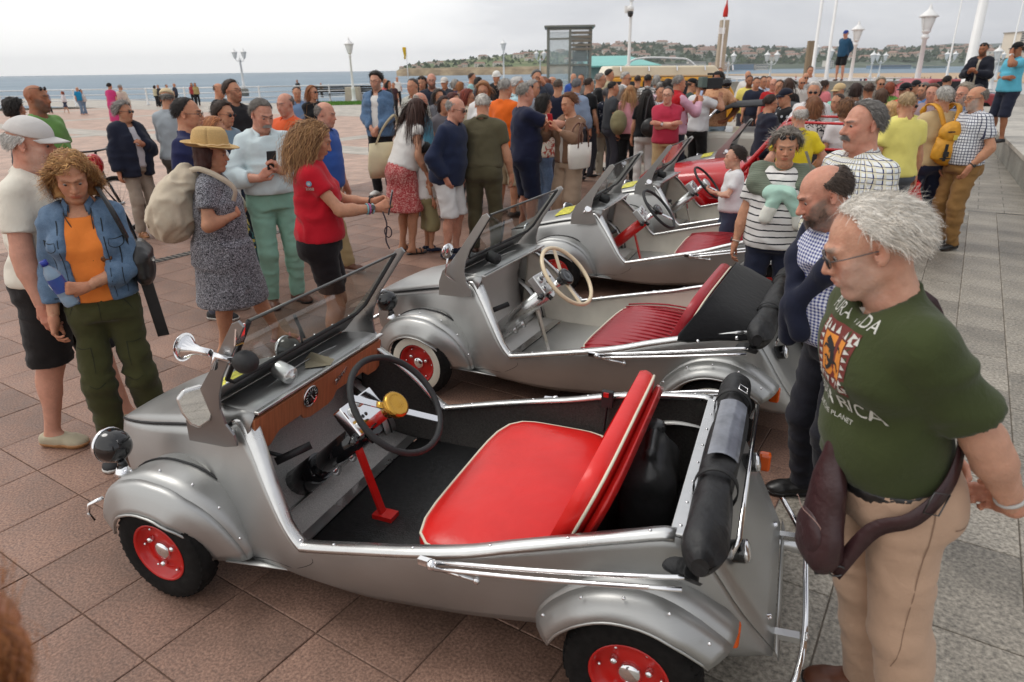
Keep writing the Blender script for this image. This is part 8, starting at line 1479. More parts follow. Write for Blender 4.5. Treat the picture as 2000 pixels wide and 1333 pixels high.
# ---- the crowd, deeper
def crowd(rows):
 for r in rows:
  lab, px, py, Y, face, sex, tp, bt, h_ = r[:9]; ex = r[9] if len(r) > 9 else {}
  P(lab, px, py, Y, face, sex=sex, top=tp, bot=bt or bot('trousers', (66, 66, 74)), hr=h_, fat=ex.pop('fat', .3), skin=ex.pop('skin', 'tan'), lod=2, **ex)
t_ = lambda c, **k: top('tee', c, **k); s_ = lambda c, pat=None, c2=None, size=.03, **k: top('shirt', c, pat, c2, size, sleeve=1.8, **k)
G1_, G2_ = hr('short', GREY_H), hr('short', WHITE_H); D1, D2 = hr('short', DKBR_H), hr('short', BLACK_H); DG = lambda: [glasses(dark=True)]; GG = lambda: [glasses()]
crowd([
 ('dark haired man in white and grey striped shirt', 806, 150, 11.2, 210, 'm', s_((214, 212, 200), 'vstripes', (120, 122, 116), .022), None, hr('short', (70, 60, 54))),
 ('woman in black with long hair and sunglasses on her head', 824, 145, 13.2, 190, 'f', t_((26, 26, 28)), None, hr('long', DKBR_H, len=.25), dict(extra=[glasses(dark=True, up=True)])),
 ('bald bearded man with glasses in navy shirt', 842, 140, 12.8, 175, 'm', s_((32, 36, 50)), None, hr('bald', DKBR_H, t=.004), dict(beard=((50, 40, 36), .9), extra=GG(), skin='red')),
 ('bald man in teal collar and glasses behind the long haired woman', 818, 178, 9.2, 60, 'm', s_((70, 120, 140)), None, hr('bald', (170, 160, 150), t=.004), dict(extra=GG(), skin='red')),
 ('man in flat white cap and dark jacket', 868, 150, 17, 200, 'm', s_((60, 62, 70)), None, G1_, dict(extra=[cap_hat((210, 204, 196))])),
 ('grey haired woman in royal blue top', 888, 153, 17, 15, 'f', t_((44, 62, 110)), None, hr('bob', GREY_H, len=.07)),
 ('short ginger haired woman just past the blue top', 898, 158, 16.5, 20, 'f', t_((150, 140, 130)), None, hr('bob', (150, 98, 60), len=.06)),
 ('red haired woman in sunglasses and cream cardigan', 912, 172, 10.4, 96, 'f', s_((206, 192, 170)), None, hr('bob', (112, 46, 36), (140, 62, 44), t=.03, len=.1), dict(extra=DG())),
 ('dark red haired woman in a floral scarf', 884, 179, 10.2, 120, 'f', t_((170, 160, 156), pat='floral', c2=(80, 60, 66)), None, hr('bob', (84, 40, 34), len=.09), dict(extra=DG())),
 ('woman with dark bob whose head shows above the bald navy man', 866, 186, 9.8, 150, 'f', t_((100, 96, 100)), None, hr('bob', (58, 36, 30), len=.1)),
 ('dark haired woman seen between the bald head and long hair', 855, 172, 11.6, 140, 'f', t_((120, 120, 126)), None, hr('bob', DKBR_H, len=.12)),
 ('woman with glasses in white blouse looking down', 944, 155, 9.9, 188, 'f', s_((224, 222, 220)), None, hr('bob', (150, 104, 68), t=.03, len=.06), dict(extra=GG(), head=(0, 14))),
 ('man in white sun hat and black t-shirt', 970, 137, 17, 205, 'm', t_((26, 26, 28)), None, D1, dict(extra=[cap_hat((224, 222, 216), bucket=True, brim=False)])),
 ('dark haired man in pale teal t-shirt', 921, 141, 19, 95, 'm', t_((150, 190, 190)), None, D1),
 ('black haired woman just past the teal t-shirt', 934, 149, 17.5, 80, 'f', t_((50, 54, 66)), None, hr('bob', BLACK_H, len=.08)),
 ('grey haired man in white shirt behind the orange one', 990, 152, 12, 80, 'm', t_((206, 206, 204)), None, hr('short', (170, 166, 160))),
 ('white haired man with thick hair in pale blue shirt', 1010, 148, 10.8, 95, 'm', s_((170, 200, 206)), None, hr('short', (190, 188, 184), t=.025)),
 ('grey haired man with glasses and a hand raised to his chin', 1048, 134, 13, 165, 'm', s_((60, 66, 80)), None, hr('short', (96, 94, 92), t=.02), dict(extra=GG(), arms={'L': 'face', 'R': 'crosslow'})),
 ('man with silver hair in front of the raised hand', 1040, 154, 11.2, 110, 'm', s_((150, 156, 164)), None, hr('short', (150, 146, 142), t=.022)),
 ('balding man in navy seen from behind below the lift', 1090, 152, 11.6, 20, 'm', t_((30, 34, 52)), None, hr('short', (90, 78, 68), t=.006)),
 ('grey haired man in pale blue shirt beside the lift', 1126, 152, 12.4, 30, 'm', s_((140, 156, 180)), None, hr('short', (110, 110, 112), t=.018)),
 ('dark haired person in black turned away by the lift', 1150, 150, 12.8, 60, 'm', t_((26, 26, 28)), None, D1),
 ('grey haired man with glasses in black t-shirt', 1172, 140, 13.6, 95, 'm', t_((24, 24, 26)), None, hr('short', (140, 134, 128)), dict(extra=GG(), h=1.8)),
 ('bald man in royal blue polo far behind the crowd', 1120, 142, 20, 160, 'm', t_((52, 84, 160)), None, hr('bald', WHITE_H, t=.004)),
 ('dark haired man with glasses far behind beside the lift', 1135, 143, 19, 190, 'm', t_((120, 120, 118)), None, D1, dict(extra=GG())),
 ('black haired man taller than those by the lift edge', 1190, 137, 17, 100, 'm', s_((170, 160, 130)), None, hr('short', BLACK_H, t=.022), dict(h=1.85)),
 ('black haired man in front of the white van side', 1197, 157, 12.4, 80, 'm', t_((60, 62, 66)), None, D2),
 ('grey haired man with sunglasses in white shirt', 1222, 142, 15, 120, 'm', s_((218, 218, 218)), None, hr('short', (170, 166, 160), t=.018), dict(extra=DG(), h=1.8)),
 ('long grey haired woman between the blonde and the man in sunglasses', 1212, 165, 12.6, 70, 'f', t_((200, 200, 200)), None, hr('long', (170, 168, 164), len=.2)),
 ('dark haired man in black before the van', 1246, 146, 17, 10, 'm', t_((90, 90, 84)), None, D1),
 ('shaven headed dark man in black and white checked shirt', 1266, 143, 14.5, 10, 'm', s_((214, 212, 208), 'check', (26, 26, 28), .05), None, hr('short', BLACK_H, t=.006), dict(skin='brown')),
 ('grey haired woman beside the shaven headed man', 1283, 145, 16, 20, 'f', t_((150, 160, 170)), None, hr('bob', GREY_H, len=.07)),
 ('small boy peering past the raspberry polo', 1290, 168, 12.6, 170, 'c', t_((200, 200, 204)), None, D1),
 ('woman with grey hair pulled back in pale pink', 1290, 158, 14.2, 30, 'f', t_((206, 176, 186)), None, hr('short', GREY_H)),
 ('black haired woman just before the red vest', 1305, 152, 14, 30, 'f', t_((30, 30, 34)), None, hr('bob', BLACK_H, len=.09)),
 ('bald man with sunglasses standing high behind the patterned shirt', 1407, 126, 21, 185, 'm', t_((190, 186, 180)), None, hr('short', BROWN_H, t=.005), dict(extra=DG(), h=1.85)),
 ('man in black cap beside the video camera', 1352, 152, 13.5, 100, 'm', t_((50, 70, 66)), None, D1, dict(extra=[cap_hat((24, 24, 26))])),
 ('bald pale man standing back in a white shirt', 1462, 137, 20, 200, 'm', s_((214, 212, 208)), None, hr('bald', WHITE_H, t=.004)),
 ('black bearded man in pale yellow t-shirt by the wall', 1465, 146, 16, 185, 'm', t_((222, 206, 110)), None, D2, dict(beard=((28, 24, 22), .8), skin='brown')),
 ('dark haired man in navy t-shirt looking down by the wall', 1478, 149, 15.5, 175, 'm', t_((40, 46, 62)), None, D1, dict(head=(0, 14))),
 ('man in pale blue shirt right of the navy t-shirt', 1492, 147, 16, 165, 'm', s_((190, 198, 212)), None, D1, dict(head=(10, 12))),
 ('dark haired man half hidden between pale blue and red shirts', 1502, 148, 17.5, 180, 'm', t_((80, 80, 84)), None, D1),
 ('bald man with glasses in red shirt', 1512, 152, 15, 200, 'm', t_((170, 30, 34)), None, hr('bald', DKBR_H, t=.003), dict(extra=GG(), skin='red')),
 ('young man with sideburns in red jacket', 1524, 155, 13.6, 200, 'm', t_((176, 34, 36)), None, hr('short', BROWN_H, t=.014)),
 ('long brown haired woman with sunglasses on her head beside the cap', 1542, 150, 12.6, 10, 'f', t_((40, 40, 44)), None, hr('long', (70, 48, 38), len=.28), dict(extra=[glasses(dark=True, up=True)])),
 ('bald man with dark sunglasses in pale shirt', 1567, 150, 17, 185, 'm', s_((196, 192, 186)), None, hr('bald', WHITE_H, t=.003), dict(extra=DG())),
 ('dark haired man in white t-shirt standing by the wall', 1584, 128, 20.5, 190, 'm', t_((220, 220, 220)), None, D1, dict(h=1.85)),
 ('second bald man with sunglasses just under the white t-shirt', 1575, 141, 19, 190, 'm', t_((150, 150, 150)), None, hr('bald', BROWN_H, t=.003), dict(extra=DG())),
 ('white haired man with sunglasses in white shirt filming', 1592, 158, 9.6, 205, 'm', s_((220, 218, 218)), None, hr('short', (196, 190, 184), t=.024), dict(extra=DG(), fat=.6, arms={'R': 'phone', 'L': 'down'})),
 ('girl in pink with dark ponytail', 1613, 155, 16, 70, 'f', t_((206, 120, 126)), None, hr('pony', DKBR_H)),
 ('man in beige cap and pale teal t-shirt', 1643, 162, 11.2, 250, 'm', t_((130, 196, 176)), None, G1_, dict(extra=[cap_hat((196, 170, 128))])),
 ('dark haired boy below the beige cap', 1640, 184, 10.2, 250, 'c', t_((160, 160, 160)), None, D1),
 ('dark haired woman with round hairdo left of the balding man', 1674, 162, 11.4, 20, 'f', t_((120, 110, 110)), None, hr('bob', (52, 34, 28), t=.034, len=.06)),
 ('balding dark haired man in white shirt seen from behind', 1700, 160, 10.6, 12, 'm', s_((216, 214, 212)), None, hr('short', (74, 54, 44), t=.006), dict(skin='brown')),
 ('man with long grey hair blown back and sunglasses', 1722, 150, 14.5, 190, 'm', s_((120, 112, 104)), None, hr('short', (150, 140, 124), t=.03, mess=.8), dict(extra=DG())),
 ('brown haired woman with sunglasses on her head near the green top', 1724, 172, 11, 10, 'f', t_((150, 140, 136)), None, hr('bob', BROWN_H, len=.1), dict(extra=[glasses(dark=True, up=True)])),
 ('red haired woman in green t-shirt', 1740, 160, 13.4, 30, 'f', t_((104, 150, 70)), None, hr('bob', (130, 64, 40), t=.028, len=.07)),
 ('blonde curly haired woman beside the pale yellow t-shirt', 1745, 198, 8.6, -20, 'f', t_((206, 190, 170)), None, hr('curly', (190, 150, 104), (206, 172, 124), len=.06, slen=.06)),
 ('man in black cap and orange red t-shirt', 1772, 161, 11.6, 255, 'm', t_((222, 74, 56)), None, D2, dict(extra=[cap_hat((26, 26, 28))])),
 ('grey bearded man in blue shirt beside the black cap', 1808, 160, 11.2, 240, 'm', s_((96, 130, 178)), None, hr('short', (110, 104, 98), t=.016), dict(beard=((90, 84, 80), .8), extra=[glasses(dark=True, up=True)])),
 ('brown haired man with a hand raised by the yellow backpack', 1825, 162, 9.6, 215, 'm', s_((150, 130, 132)), None, hr('short', BROWN_H, t=.022), dict(skin='red', arms={'R': 'chest', 'L': 'down'})),
 ('short dark haired man looking away just below the mast', 1852, 146, 14, 60, 'm', t_((60, 60, 62)), None, D2),
 ('man in dark cap behind the grey bearded man', 1792, 156, 13.6, 250, 'm', t_((40, 42, 50)), None, D1, dict(extra=[cap_hat((30, 30, 34))])),
 ('dark haired woman in black by the raspberry polo', 1062, 148, 15, 20, 'f', t_((70, 72, 80)), None, hr('bob', (120, 84, 60), len=.06)),
 ('auburn woman behind the silver haired man', 1068, 152, 13.4, 60, 'f', t_((130, 110, 104)), None, hr('bob', (124, 70, 48), len=.08)),
 ('bald man in profile beyond the auburn woman', 1078, 148, 16, 95, 'm', s_((150, 140, 130)), None, hr('bald', WHITE_H, t=.003)),
])
# ---- strollers on the promenade and the beach
def stroller_row(rows):
 for lab, px, py, Y, face, sex, tp, bt, h_, ex in rows: P(lab, px, py, Y, face, sex=sex, top=tp, bot=bt, hr=h_, lod=3 if Y > 30 else 2, fat=.3, legs={'R': (.08, .2, 5, 0), 'L': (.08, -.2, 5, 0)} if ex else None)
JB, BK = bot('jeans', (112, 132, 156)), bot('trousers', (28, 28, 32))
stroller_row([
 ('grey haired woman in lilac top strolling along the railing', 88, 175, 38, 100, 'f', t_((150, 148, 170)), BK, hr('bob', (170, 140, 104), len=.06), 1),
 ('woman in white top pushing a pushchair', 121, 179, 38, 260, 'f', s_((218, 214, 216)), bot('shorts', (60, 68, 88)), hr('bob', (130, 66, 44), len=.06), 1),
 ('man in turquoise shirt and jeans strolling by the sea', 149, 170, 36, 110, 'm', t_((30, 134, 180)), JB, hr('short', WHITE_H), 1),
 ('woman in pale top walking close behind the turquoise shirt', 157, 175, 36.5, 110, 'f', s_((206, 200, 196)), JB, hr('bob', DKBR_H, len=.1), 1),
 ('woman in long magenta dress seen from behind near the railing', 212, 162, 27, 10, 'f', dict(kind='dress', m=cloth((196, 60, 116)), hem=.25), None, hr('short', BLACK_H, t=.03), 0),
 ('man in cream shirt with a black shoulder strap near the railing', 233, 165, 27.5, 0, 'm', s_((206, 196, 180)), bot('trousers', (176, 164, 148)), hr('short', GREY_H), 0),
 ('person in black leaning on the railing beyond the beige cap', 301, 167, 44, 20, 'f', t_((190, 180, 150)), BK, hr('bob', BLACK_H, len=.08), 0),
 ('dark haired person in dark clothes by the railing', 308, 166, 44, 200, 'm', t_((50, 50, 56)), BK, D2, 0),
 ('man in grey strolling past the beige cap', 324, 165, 42, 100, 'm', t_((80, 84, 96)), BK, D1, 1),
 ('bald man in dark jacket strolling ahead of the one in grey', 339, 163, 42, 90, 'm', t_((56, 62, 76)), BK, hr('bald', BROWN_H, t=.003), 1),
 ('dark haired woman at the railing behind the navy t-shirt', 373, 162, 44, 160, 'f', t_((160, 60, 60)), BK, hr('long', BLACK_H, len=.3), 0),
 ('woman with long dark hair at the railing, second of a pair', 380, 162, 44, 150, 'f', t_((170, 150, 100)), BK, hr('long', DKBR_H, len=.3), 0),
 ('bald man in black t-shirt directly behind the black polo', 424, 160, 12.5, 100, 'm', t_((30, 30, 33)), BK, hr('bald', BROWN_H, t=.003), 0),
 ('person in dark clothes sitting by the shrub at the railing', 580, 156, 52, 200, 'm', t_((50, 56, 60)), BK, D2, 0),
 ('small figure leaning on the railing above the benches', 628, 176, 56, 200, 'f', t_((170, 150, 130)), BK, D1, 0),
 ('woman in salmon pink t-shirt beyond the denim jacket', 751, 152, 22, 100, 'f', t_((222, 104, 98)), BK, hr('bald', (170, 150, 130), t=.003), 0),
 ('woman with long black hair in black beyond the denim jacket', 757, 156, 22, 100, 'f', t_((36, 34, 38)), BK, hr('long', BLACK_H, len=.3), 0),
 ('person in white t-shirt standing farther off by the sea', 775, 150, 40, 150, 'm', t_((220, 218, 214)), BK, hr('bald', BROWN_H, t=.003), 0),
 ('person in dark red strolling near the striped shirt', 768, 161, 30, 200, 'f', t_((60, 40, 44)), BK, D2, 0)])
rs = random.Random(21); beach_names = ['slate blue', 'black', 'red', 'green', 'white', 'dark blue']; beach_cols = [(60, 70, 100), (30, 30, 34), (180, 60, 60), (70, 120, 90), (200, 200, 196), (40, 60, 120)]
for i, (px, py) in enumerate([(1682, 152), (1690, 150), (1693, 151), (1748, 149), (1761, 150), (1780, 151), (1786, 150), (1795, 150), (1801, 151), (1806, 150), (1812, 151), (1818, 149), (1868, 150), (1415, 150), (1555, 148)]):
 Yb = 140 + 20 * rs.random(); p = on_z(px, py + 22, -5.6) if False else on_y(px, py, Yb); zz = p[2] - 1.7
 person('tiny figure of a walker in %s on the wet sand of the beach' % beach_names[i % 6], (p[0], p[1]), rs.uniform(0, 360), h=1.7, z=zz, lod=3, top=t_(beach_cols[i % 6]), bot=bot('trousers', beach_cols[(i + 2) % 6]), hr=D1, group='walkers on the beach')
# ------------------------------------------------------------------ things people hold or wear on straps (each a thing of its own)
def snap(k, pts, g=.02):
 PR = torso(k, g) + leg(k, 'L', (.035, .03, .03)) + leg(k, 'R', (.035, .03, .03)); out = []
 for p in pts:
  p = np.array(p, float); c = np.array([0, .03, p[2]]); d = p - c; d[2] = 0; d = unit(d); s = .5
  while s > .03:
   q = c + d * s
   if min(float(_dist(r, q[0], q[1], q[2])) for r in PR) < .004: break
   s -= .004
  out.append(tuple(c + d * (s + .004)))
 return out
def W(k, p): return k.M @ Vector(p)
def phone(k, nm, label, col=(.02, .02, .022), scr=(.25, .30, .38), d=None):
 f, p, c, sd = k.hd[nm]; pos = k.wr[nm] + f * .10 * k.S + p * .022; up_ = Vector((0, .25, 1)) if d is None else Vector(d); out_ = Vector((0, -1, .3)); M = k.M @ frame_M(pos, Vector((1, 0, 0)), up_)
 mb = MB(); mb.box((0, 0, 0), (.074, .152, .009)); o = mb.build('phone', mat('phone_case%s' % (col,), col, .3), bevel=.004, segs=2); o.matrix_world = M; mb = MB(); mb.box((0, 0, .0051), (.066, .14, .001)); mb.build('screen', mat('phone_screen%s' % (scr,), scr, .08), o); return tag(o, label, 'phone')
phone(k_red, 'R', 'large black phone held out over the first car'); phone(k_mint, 'L', 'black phone held at the chest of the moustached man'); phone(k_nav, 'R', 'dark phone held up by the navy t-shirted man'); phone(k_brn, 'L', 'red phone held by the woman in brown', (.5, .02, .03), (.5, .02, .03)); phone(k_vest, 'R', 'pale blue phone held up by the man in the red vest', (.3, .4, .6), (.3, .42, .62)); phone(k_tote, 'L', 'red phone in the lowered hand by the tote bag', (.55, .02, .04), (.6, .03, .05))
# lanyard and bracelets hanging from the phone hand
mb = MB(); w0 = W(k_red, k_red.wr['R']); mb.tube(spline([w0 + Vector((.03, 0, -.02)), w0 + Vector((.05, 0, -.10)), w0 + Vector((.035, .01, -.2)), w0 + Vector((.055, 0, -.26))], 14), .005, 6); mb.tube([w0 + Vector((.055 + .022 * math.cos(a), 0, -.15 + .035 * math.sin(a))) for a in np.linspace(0, 6.28, 16)[:-1]], .004, 5, closed=True); tag(mb.build('lanyard', mat('lanyard_black', (.03, .02, .03), .7)), 'black lanyard dangling from the wrist over the windscreen', 'lanyard')
for c, q in (((.45, .1, .3), .055), ((.2, .45, .5), .07)):
 W0, E0 = k_red.wr['R'], k_red.el['R']; d = unit(E0 - W0); x = unit(np.cross(d, (0, 0, 1.))); y = np.cross(d, x); mb = MB(); mb.tube([W0 + d * q + (x * math.cos(a) + y * math.sin(a)) * .031 for a in np.linspace(0, 6.28, 18)[:-1]], .005, 6, closed=True); mb.build('bracelet', mat('bracelet%s' % (c,), c, .5), k_red.root)
# water bottle in the denim woman's hand
f, p, c, sd = k_den.hd['L']; q = k_den.wr['L'] + f * .085 + p * .035; ax = Vector((.30, .10, 1)).normalized(); o = empty('water_bottle', W(k_den, q), 0, 'clear water bottle with blue cap and label held in one hand', 'bottle'); o.matrix_world = k_den.M @ Matrix.Translation(Vector(q) - ax * .09) @ ax.to_track_quat('Z', 'Y').to_matrix().to_4x4()
wb = mat('bottle_plastic', (.30, .42, .55), .08, alpha=.75, spec=.7); mb = MB(); mb.lathe([(.030, 0), (.033, .01), (.033, .05), (.031, .055), (.033, .06), (.033, .15), (.028, .175), (.013, .20), (.013, .212)], n=18); mb.build('bottle_body', wb, o); mb = MB(); mb.lathe([(.0338, .075), (.0338, .145)], n=18, ends=False); lb = mb.build('label_band', mat('label_blue', rgb((52, 78, 150)), .4), o); text_obj('label_print', 'FONTER', .018, Matrix.Translation((0, -.0345, .11)) @ Matrix.Rotation(1.5708, 4, 'X'), WHITE, lb); mb = MB(); mb.lathe([(.0155, .205), (.0155, .228), (.0, .228)], n=14); mb.build('bottle_cap', mat('cap_blue', rgb((30, 52, 150)), .35), o)
# glasses and sunglasses hung round her neck
mb = MB(); n0 = Vector(k_den.neck0); ctr = n0 + Vector((-.02, .125, -.17)); mb.tube(spline([n0 + Vector((.06, -.02, .03)), n0 + Vector((.055, .09, -.04)), ctr + Vector((.03, -.01, .03)), ctr, ctr + Vector((-.03, -.01, .03)), n0 + Vector((-.055, .09, -.04)), n0 + Vector((-.06, -.02, .03))], 24), .0025, 5)
for s in (-1, 1): mb.tube([ctr + Vector((s * .028 + .022 * math.cos(a), .012, -.03 + .02 * math.sin(a))) for a in np.linspace(0, 6.28, 14)[:-1]], .0018, 5, closed=True)
o = mb.build('neck_cord', mat('cord_black', (.02, .02, .02), .6), k_den.root); mb = MB()
for s in (-1, 1): mb.ball(ctr + Vector((s * .03 - .03, .014, -.075)), 1, 10, (.026, .005, .02))
mb.build('lens', mat('amber_sunglass', (.12, .04, .01), .1), o)
def strap(pts, w_, m, name, parent, th=.004, n=30, nrm=None):
 pts = [Vector(p) for p in spline(np.array([tuple(p) for p in pts]), n)]; rows = []
 for i, p in enumerate(pts):
  t = (pts[min(i + 1, n - 1)] - pts[max(i - 1, 0)]).normalized(); c = Vector(nrm) if nrm is not None else (p - Vector((0, 0, p.z)))
  s = t.cross(c.normalized()); s.normalize(); rows.append([p - s * w_ / 2, p + s * w_ / 2])
 mb = MB(); mb.sheet(rows); return mb.build(name, m, parent, thick=th)
def held(name, k, label, cat): o = empty(name, (0, 0, 0), 0, label, cat); o.matrix_world = k.M; return o
def bagmesh(prims, cell, m, name, parent, folds=.004): V, Q = solid(prims, cell, folds=folds, ffreq=(12, 12, 12)); return link(name, fast_mesh(name, V, Q), parent, m)
# denim woman's black shoulder bag on her left hip with hanging strap
b = held('shoulder_bag', k_den, 'black leather shoulder bag under the arm in denim', 'bag'); bagmesh([ell((-.205, -.03, 1.04), (.05, .14, .085), None, .03), ell((-.21, -.02, .98), (.05, .13, .08), None, .03), cap((-.235, -.12, 1.06), (-.235, .08, 1.06), .02, .02, .02)], .011, LEA, 'bag_body', b); strap([(-.10, .05, 1.40), (-.15, .10, 1.28), (-.19, .06, 1.10)], .03, LEA, 'bag_strap', b); strap([(-.10, -.03, 1.41), (-.16, -.12, 1.25), (-.2, -.10, 1.08)], .03, LEA, 'bag_strap', b); mb = MB(); mb.bar((-.2, -.05, .95), (-.225, -.08, .60), .055, .008, (0, 1, 0)); mb.build('hanging_strap', LEA, b); mb = MB(); mb.box((-.262, .0, 1.03), (.012, .05, .012)); mb.build('zip_pull', CHR, b)
# cream backpack over the hat woman's shoulder
CRM = cloth((196, 182, 160), 'denim', (214, 202, 182)); b = held('cream_backpack', k_hat, 'crumpled cream canvas backpack slung over one shoulder', 'backpack'); bagmesh([ell((.06, -.25, 1.02), (.15, .14, .17), None, .06), ell((.06, -.21, 1.15), (.12, .10, .12), None, .06), ell((.05, -.13, 1.24), (.07, .07, .10), None, .06), ell((.07, -.30, .98), (.10, .10, .11), None, .05)], .010, CRM, 'bag_body', b, .016); strap([(.06, -.12, 1.29), (.12, -.02, 1.315), (.13, .10, 1.26), (.10, .17, 1.18), (.10, .15, 1.10)], .035, CRM, 'bag_strap', b); mb = MB(); mb.sheet([[(.06 + x, -.395 + .5 * abs(x) ** 1.6, z) for x in np.linspace(-.09, .09, 7)] for z in (.96, 1.02)]); mb.build('pocket_flap', CRM, b, thick=.006)
# floral-trouser woman's beige bag
p = at(455, 400, 5.9); o = empty('beige_bag', (p[0], p[1], p[2] - .08), 0, 'small beige crossbody bag hanging beside the mint trousers', 'bag'); bagmesh([ell((0, 0, .09), (.11, .05, .09), None, .02), ell((0, -.03, .05), (.085, .04, .06), None, .02)], .010, CRM, 'bag_body', o, .006); strap([(-.06, 0, .16), (-.10, .04, .30), (-.14, .08, .42)], .02, CRM, 'bag_strap', o, nrm=(0, -1, 0))
# canvas tote with printed marks
tm = cloth((214, 200, 166)); o = held('tote_bag', k_tote, 'cream canvas tote bag printed with small black drawings', 'tote bag'); mb = MB(); R_ = []
for z, hx, hy in ((.80, .16, .05), (.90, .19, .07), (1.02, .19, .06), (1.16, .185, .03)): R_.append([(-.29 + hy * math.sin(a), -.02 + hx * math.cos(a) * 1.0 - .12 * (1.16 - z), z) for a in np.linspace(0, 6.283, 25)])
mb.sheet(R_); mb.build('bag_body', tm, o, thick=.004); ink = mat('print_ink', (.03, .03, .03), .8); mb = MB(); rr = random.Random(3)
for k_ in range(34):
 z = rr.uniform(.84, 1.12); y = rr.uniform(-.15, .13) - .12 * (1.16 - z); x = -.29 - .066 * math.sqrt(max(0, 1 - ((y + .02 + .12 * (1.16 - z)) / .19) ** 2)) - .004 + (.03 * (z - 1.02) / .14 if z > 1.02 else 0); a = rr.uniform(0, 3.1); l_ = rr.uniform(.008, .02)
 mb.tube(spline([(x, y - l_ * math.cos(a), z - l_ * math.sin(a)), (x - .002, y + .006, z + .008), (x, y + l_ * math.cos(a), z + l_ * math.sin(a))], 6), .0022, 4)
tag(mb.build('printed_mark', ink, o), kind='stuff'); strap([(-.27, .10, 1.15), (-.20, .10, 1.32), (-.15, .04, 1.44), (-.19, -.08, 1.32), (-.27, -.14, 1.15)], .03, tm, 'bag_strap', o)
# white handbag with brown handles
o = held('white_handbag', k_brn, 'white leather handbag with brown handles on the forearm in brown', 'handbag'); wl = mat('white_leather', rgb((222, 214, 204)), .45, var=.05, scale=6); mb = MB(); M = Matrix.Translation((-.26, .12, .95)); mb.sheet([[M @ Vector((.07 * w_ * math.sin(a) * .8, .19 * w_ * math.cos(a), z)) for a in np.linspace(0, 6.283, 25)] for z, w_ in ((-.13, .82), (-.12, .9), (.0, 1.0), (.14, 1.0))]); mb.f.append(tuple(reversed(range(24)))); mb.sm.append(False); mb.mi.append(0); mb.build('bag_body', wl, o, thick=.006)
for s in (-.05, .05): mb = MB(); mb.tube(spline([M @ Vector((s, -.09, .10)), M @ Vector((s, -.07, .28)), M @ Vector((s * .5, 0, .36)), M @ Vector((s, .07, .28)), M @ Vector((s, .09, .10))], 20), .009, 8); mb.build('handle', LEAB, o)
# yellow backpack
yb = mat('yellow_nylon', rgb((206, 146, 38)), .6, var=.12, scale=20, bump=.2, bscale=60); o = held('yellow_backpack', k_pack, 'yellow backpack with black buckles worn by the man in beige', 'backpack'); bagmesh([ell((0, -.255, 1.02), (.155, .10, .15), None, .05), cone(np.array([0, -.245, 0]), np.eye(3), .95, 1.16, (.15, .085), (.13, .08), .04)], .011, yb, 'bag_body', o, .008); bagmesh([ell((0, -.265, 1.20), (.135, .09, .12), None, .04)], .011, yb, 'top_lid', o, .006); mb = MB(); mb.box((0, -.347, 1.22), (.20, .008, .012)); [mb.bar((x, -.352, 1.10), (x, -.345, .93), .03, .008, (0, 1, 0)) for x in (-.085, .085)]; mb.bar((0, -.365, 1.12), (0, -.36, .98), .025, .008, (0, 1, 0)); [mb.box((x, -.36, 1.0), (.05, .02, .05)) for x in (-.085, .085)]; mb.bar((-.13, -.345, .955), (.13, -.345, .955), .012, .012); mb.build('webbing', BLKM, o); mb = MB(); mb.box((0, -.362, 1.165), (.085, .006, .05)); mb.build('brand_patch', mat('patch_yellow', rgb((214, 190, 80)), .6), o)
for s in (-1, 1): strap([(s * .06, -.20, 1.27), (s * .11, -.13, 1.44), (s * .13, .02, 1.475), (s * .14, .12, 1.36)], .055, yb, 'shoulder_strap', o, .012, nrm=(0, -.6, .8))
# khaki backpack on the pink hoodie girl, black bag on the dark haired girl, red vest etc.
p = at(1208, 240, 12.0); o = empty('khaki_backpack', (p[0], p[1], p[2]), 0, 'khaki rucksack worn over the pink hoodie', 'backpack'); bagmesh([ell((0, 0, 0), (.14, .12, .20), None, .03), ell((0, -.08, -.05), (.10, .07, .10), None, .03)], .02, cloth((132, 124, 92)), 'bag_body', o); strap([(.02, .08, .16), (.05, .2, .26), (.06, .3, .2)], .04, cloth((132, 124, 92)), 'bag_strap', o, nrm=(-1, 0, 0))
p = at(1270, 250, 11.3); o = empty('black_handbag', (p[0], p[1], p[2]), 0, 'black soft handbag hanging behind the girl with black hair', 'handbag'); bagmesh([ell((0, 0, 0), (.15, .09, .15), None, .03)], .02, LEA, 'bag_body', o, .008); strap([(-.09, 0, .12), (-.05, .03, .38), (.0, .05, .5)], .03, LEA, 'bag_strap', o, nrm=(0, -1, 0))
# video camera
o = held('video_camera', k_camn, 'large black shoulder video camera above the crowd', 'video camera'); mb = MB(); mb.box((.16, .10, 1.62), (.12, .34, .17)); mb.build('camera_body', BLKM, o, bevel=.015); mb = MB(); mb.lathe([(.05, 0), (.05, .12), (.065, .13), (.065, .2)], (.16, .26, 1.62), (0, 1, 0), 16); mb.build('camera_lens', BLK, o); mb = MB(); mb.box((.16, -.12, 1.64), (.10, .12, .16)); mb.build('battery', mat('battery_green', (.10, .14, .12), .5), o, bevel=.01); mb = MB(); mb.bar((.16, -.02, 1.76), (.16, .2, 1.76), .03, .03); mb.box((.16, .1, 1.735), (.02, .02, .05)); mb.build('carry_handle', BLKM, o)
# red vest of the filming man as a garment part
k = k_vest; PV = torso(k, .032, .05); PV.append(cone((k.piv - k.R @ k.piv) * k.S + np.array([0, .34 * k.S, 0]), k.R, .8, 1.7, (.03, .3), (.05, .3), .012, sub=True)); V, Q = solid(PV, .014, [(k.T((0, 0, .92)), (0, 0, -1.))], folds=.008); link('vest', fast_mesh('vest', V, Q), k.root, cloth((176, 24, 34)))
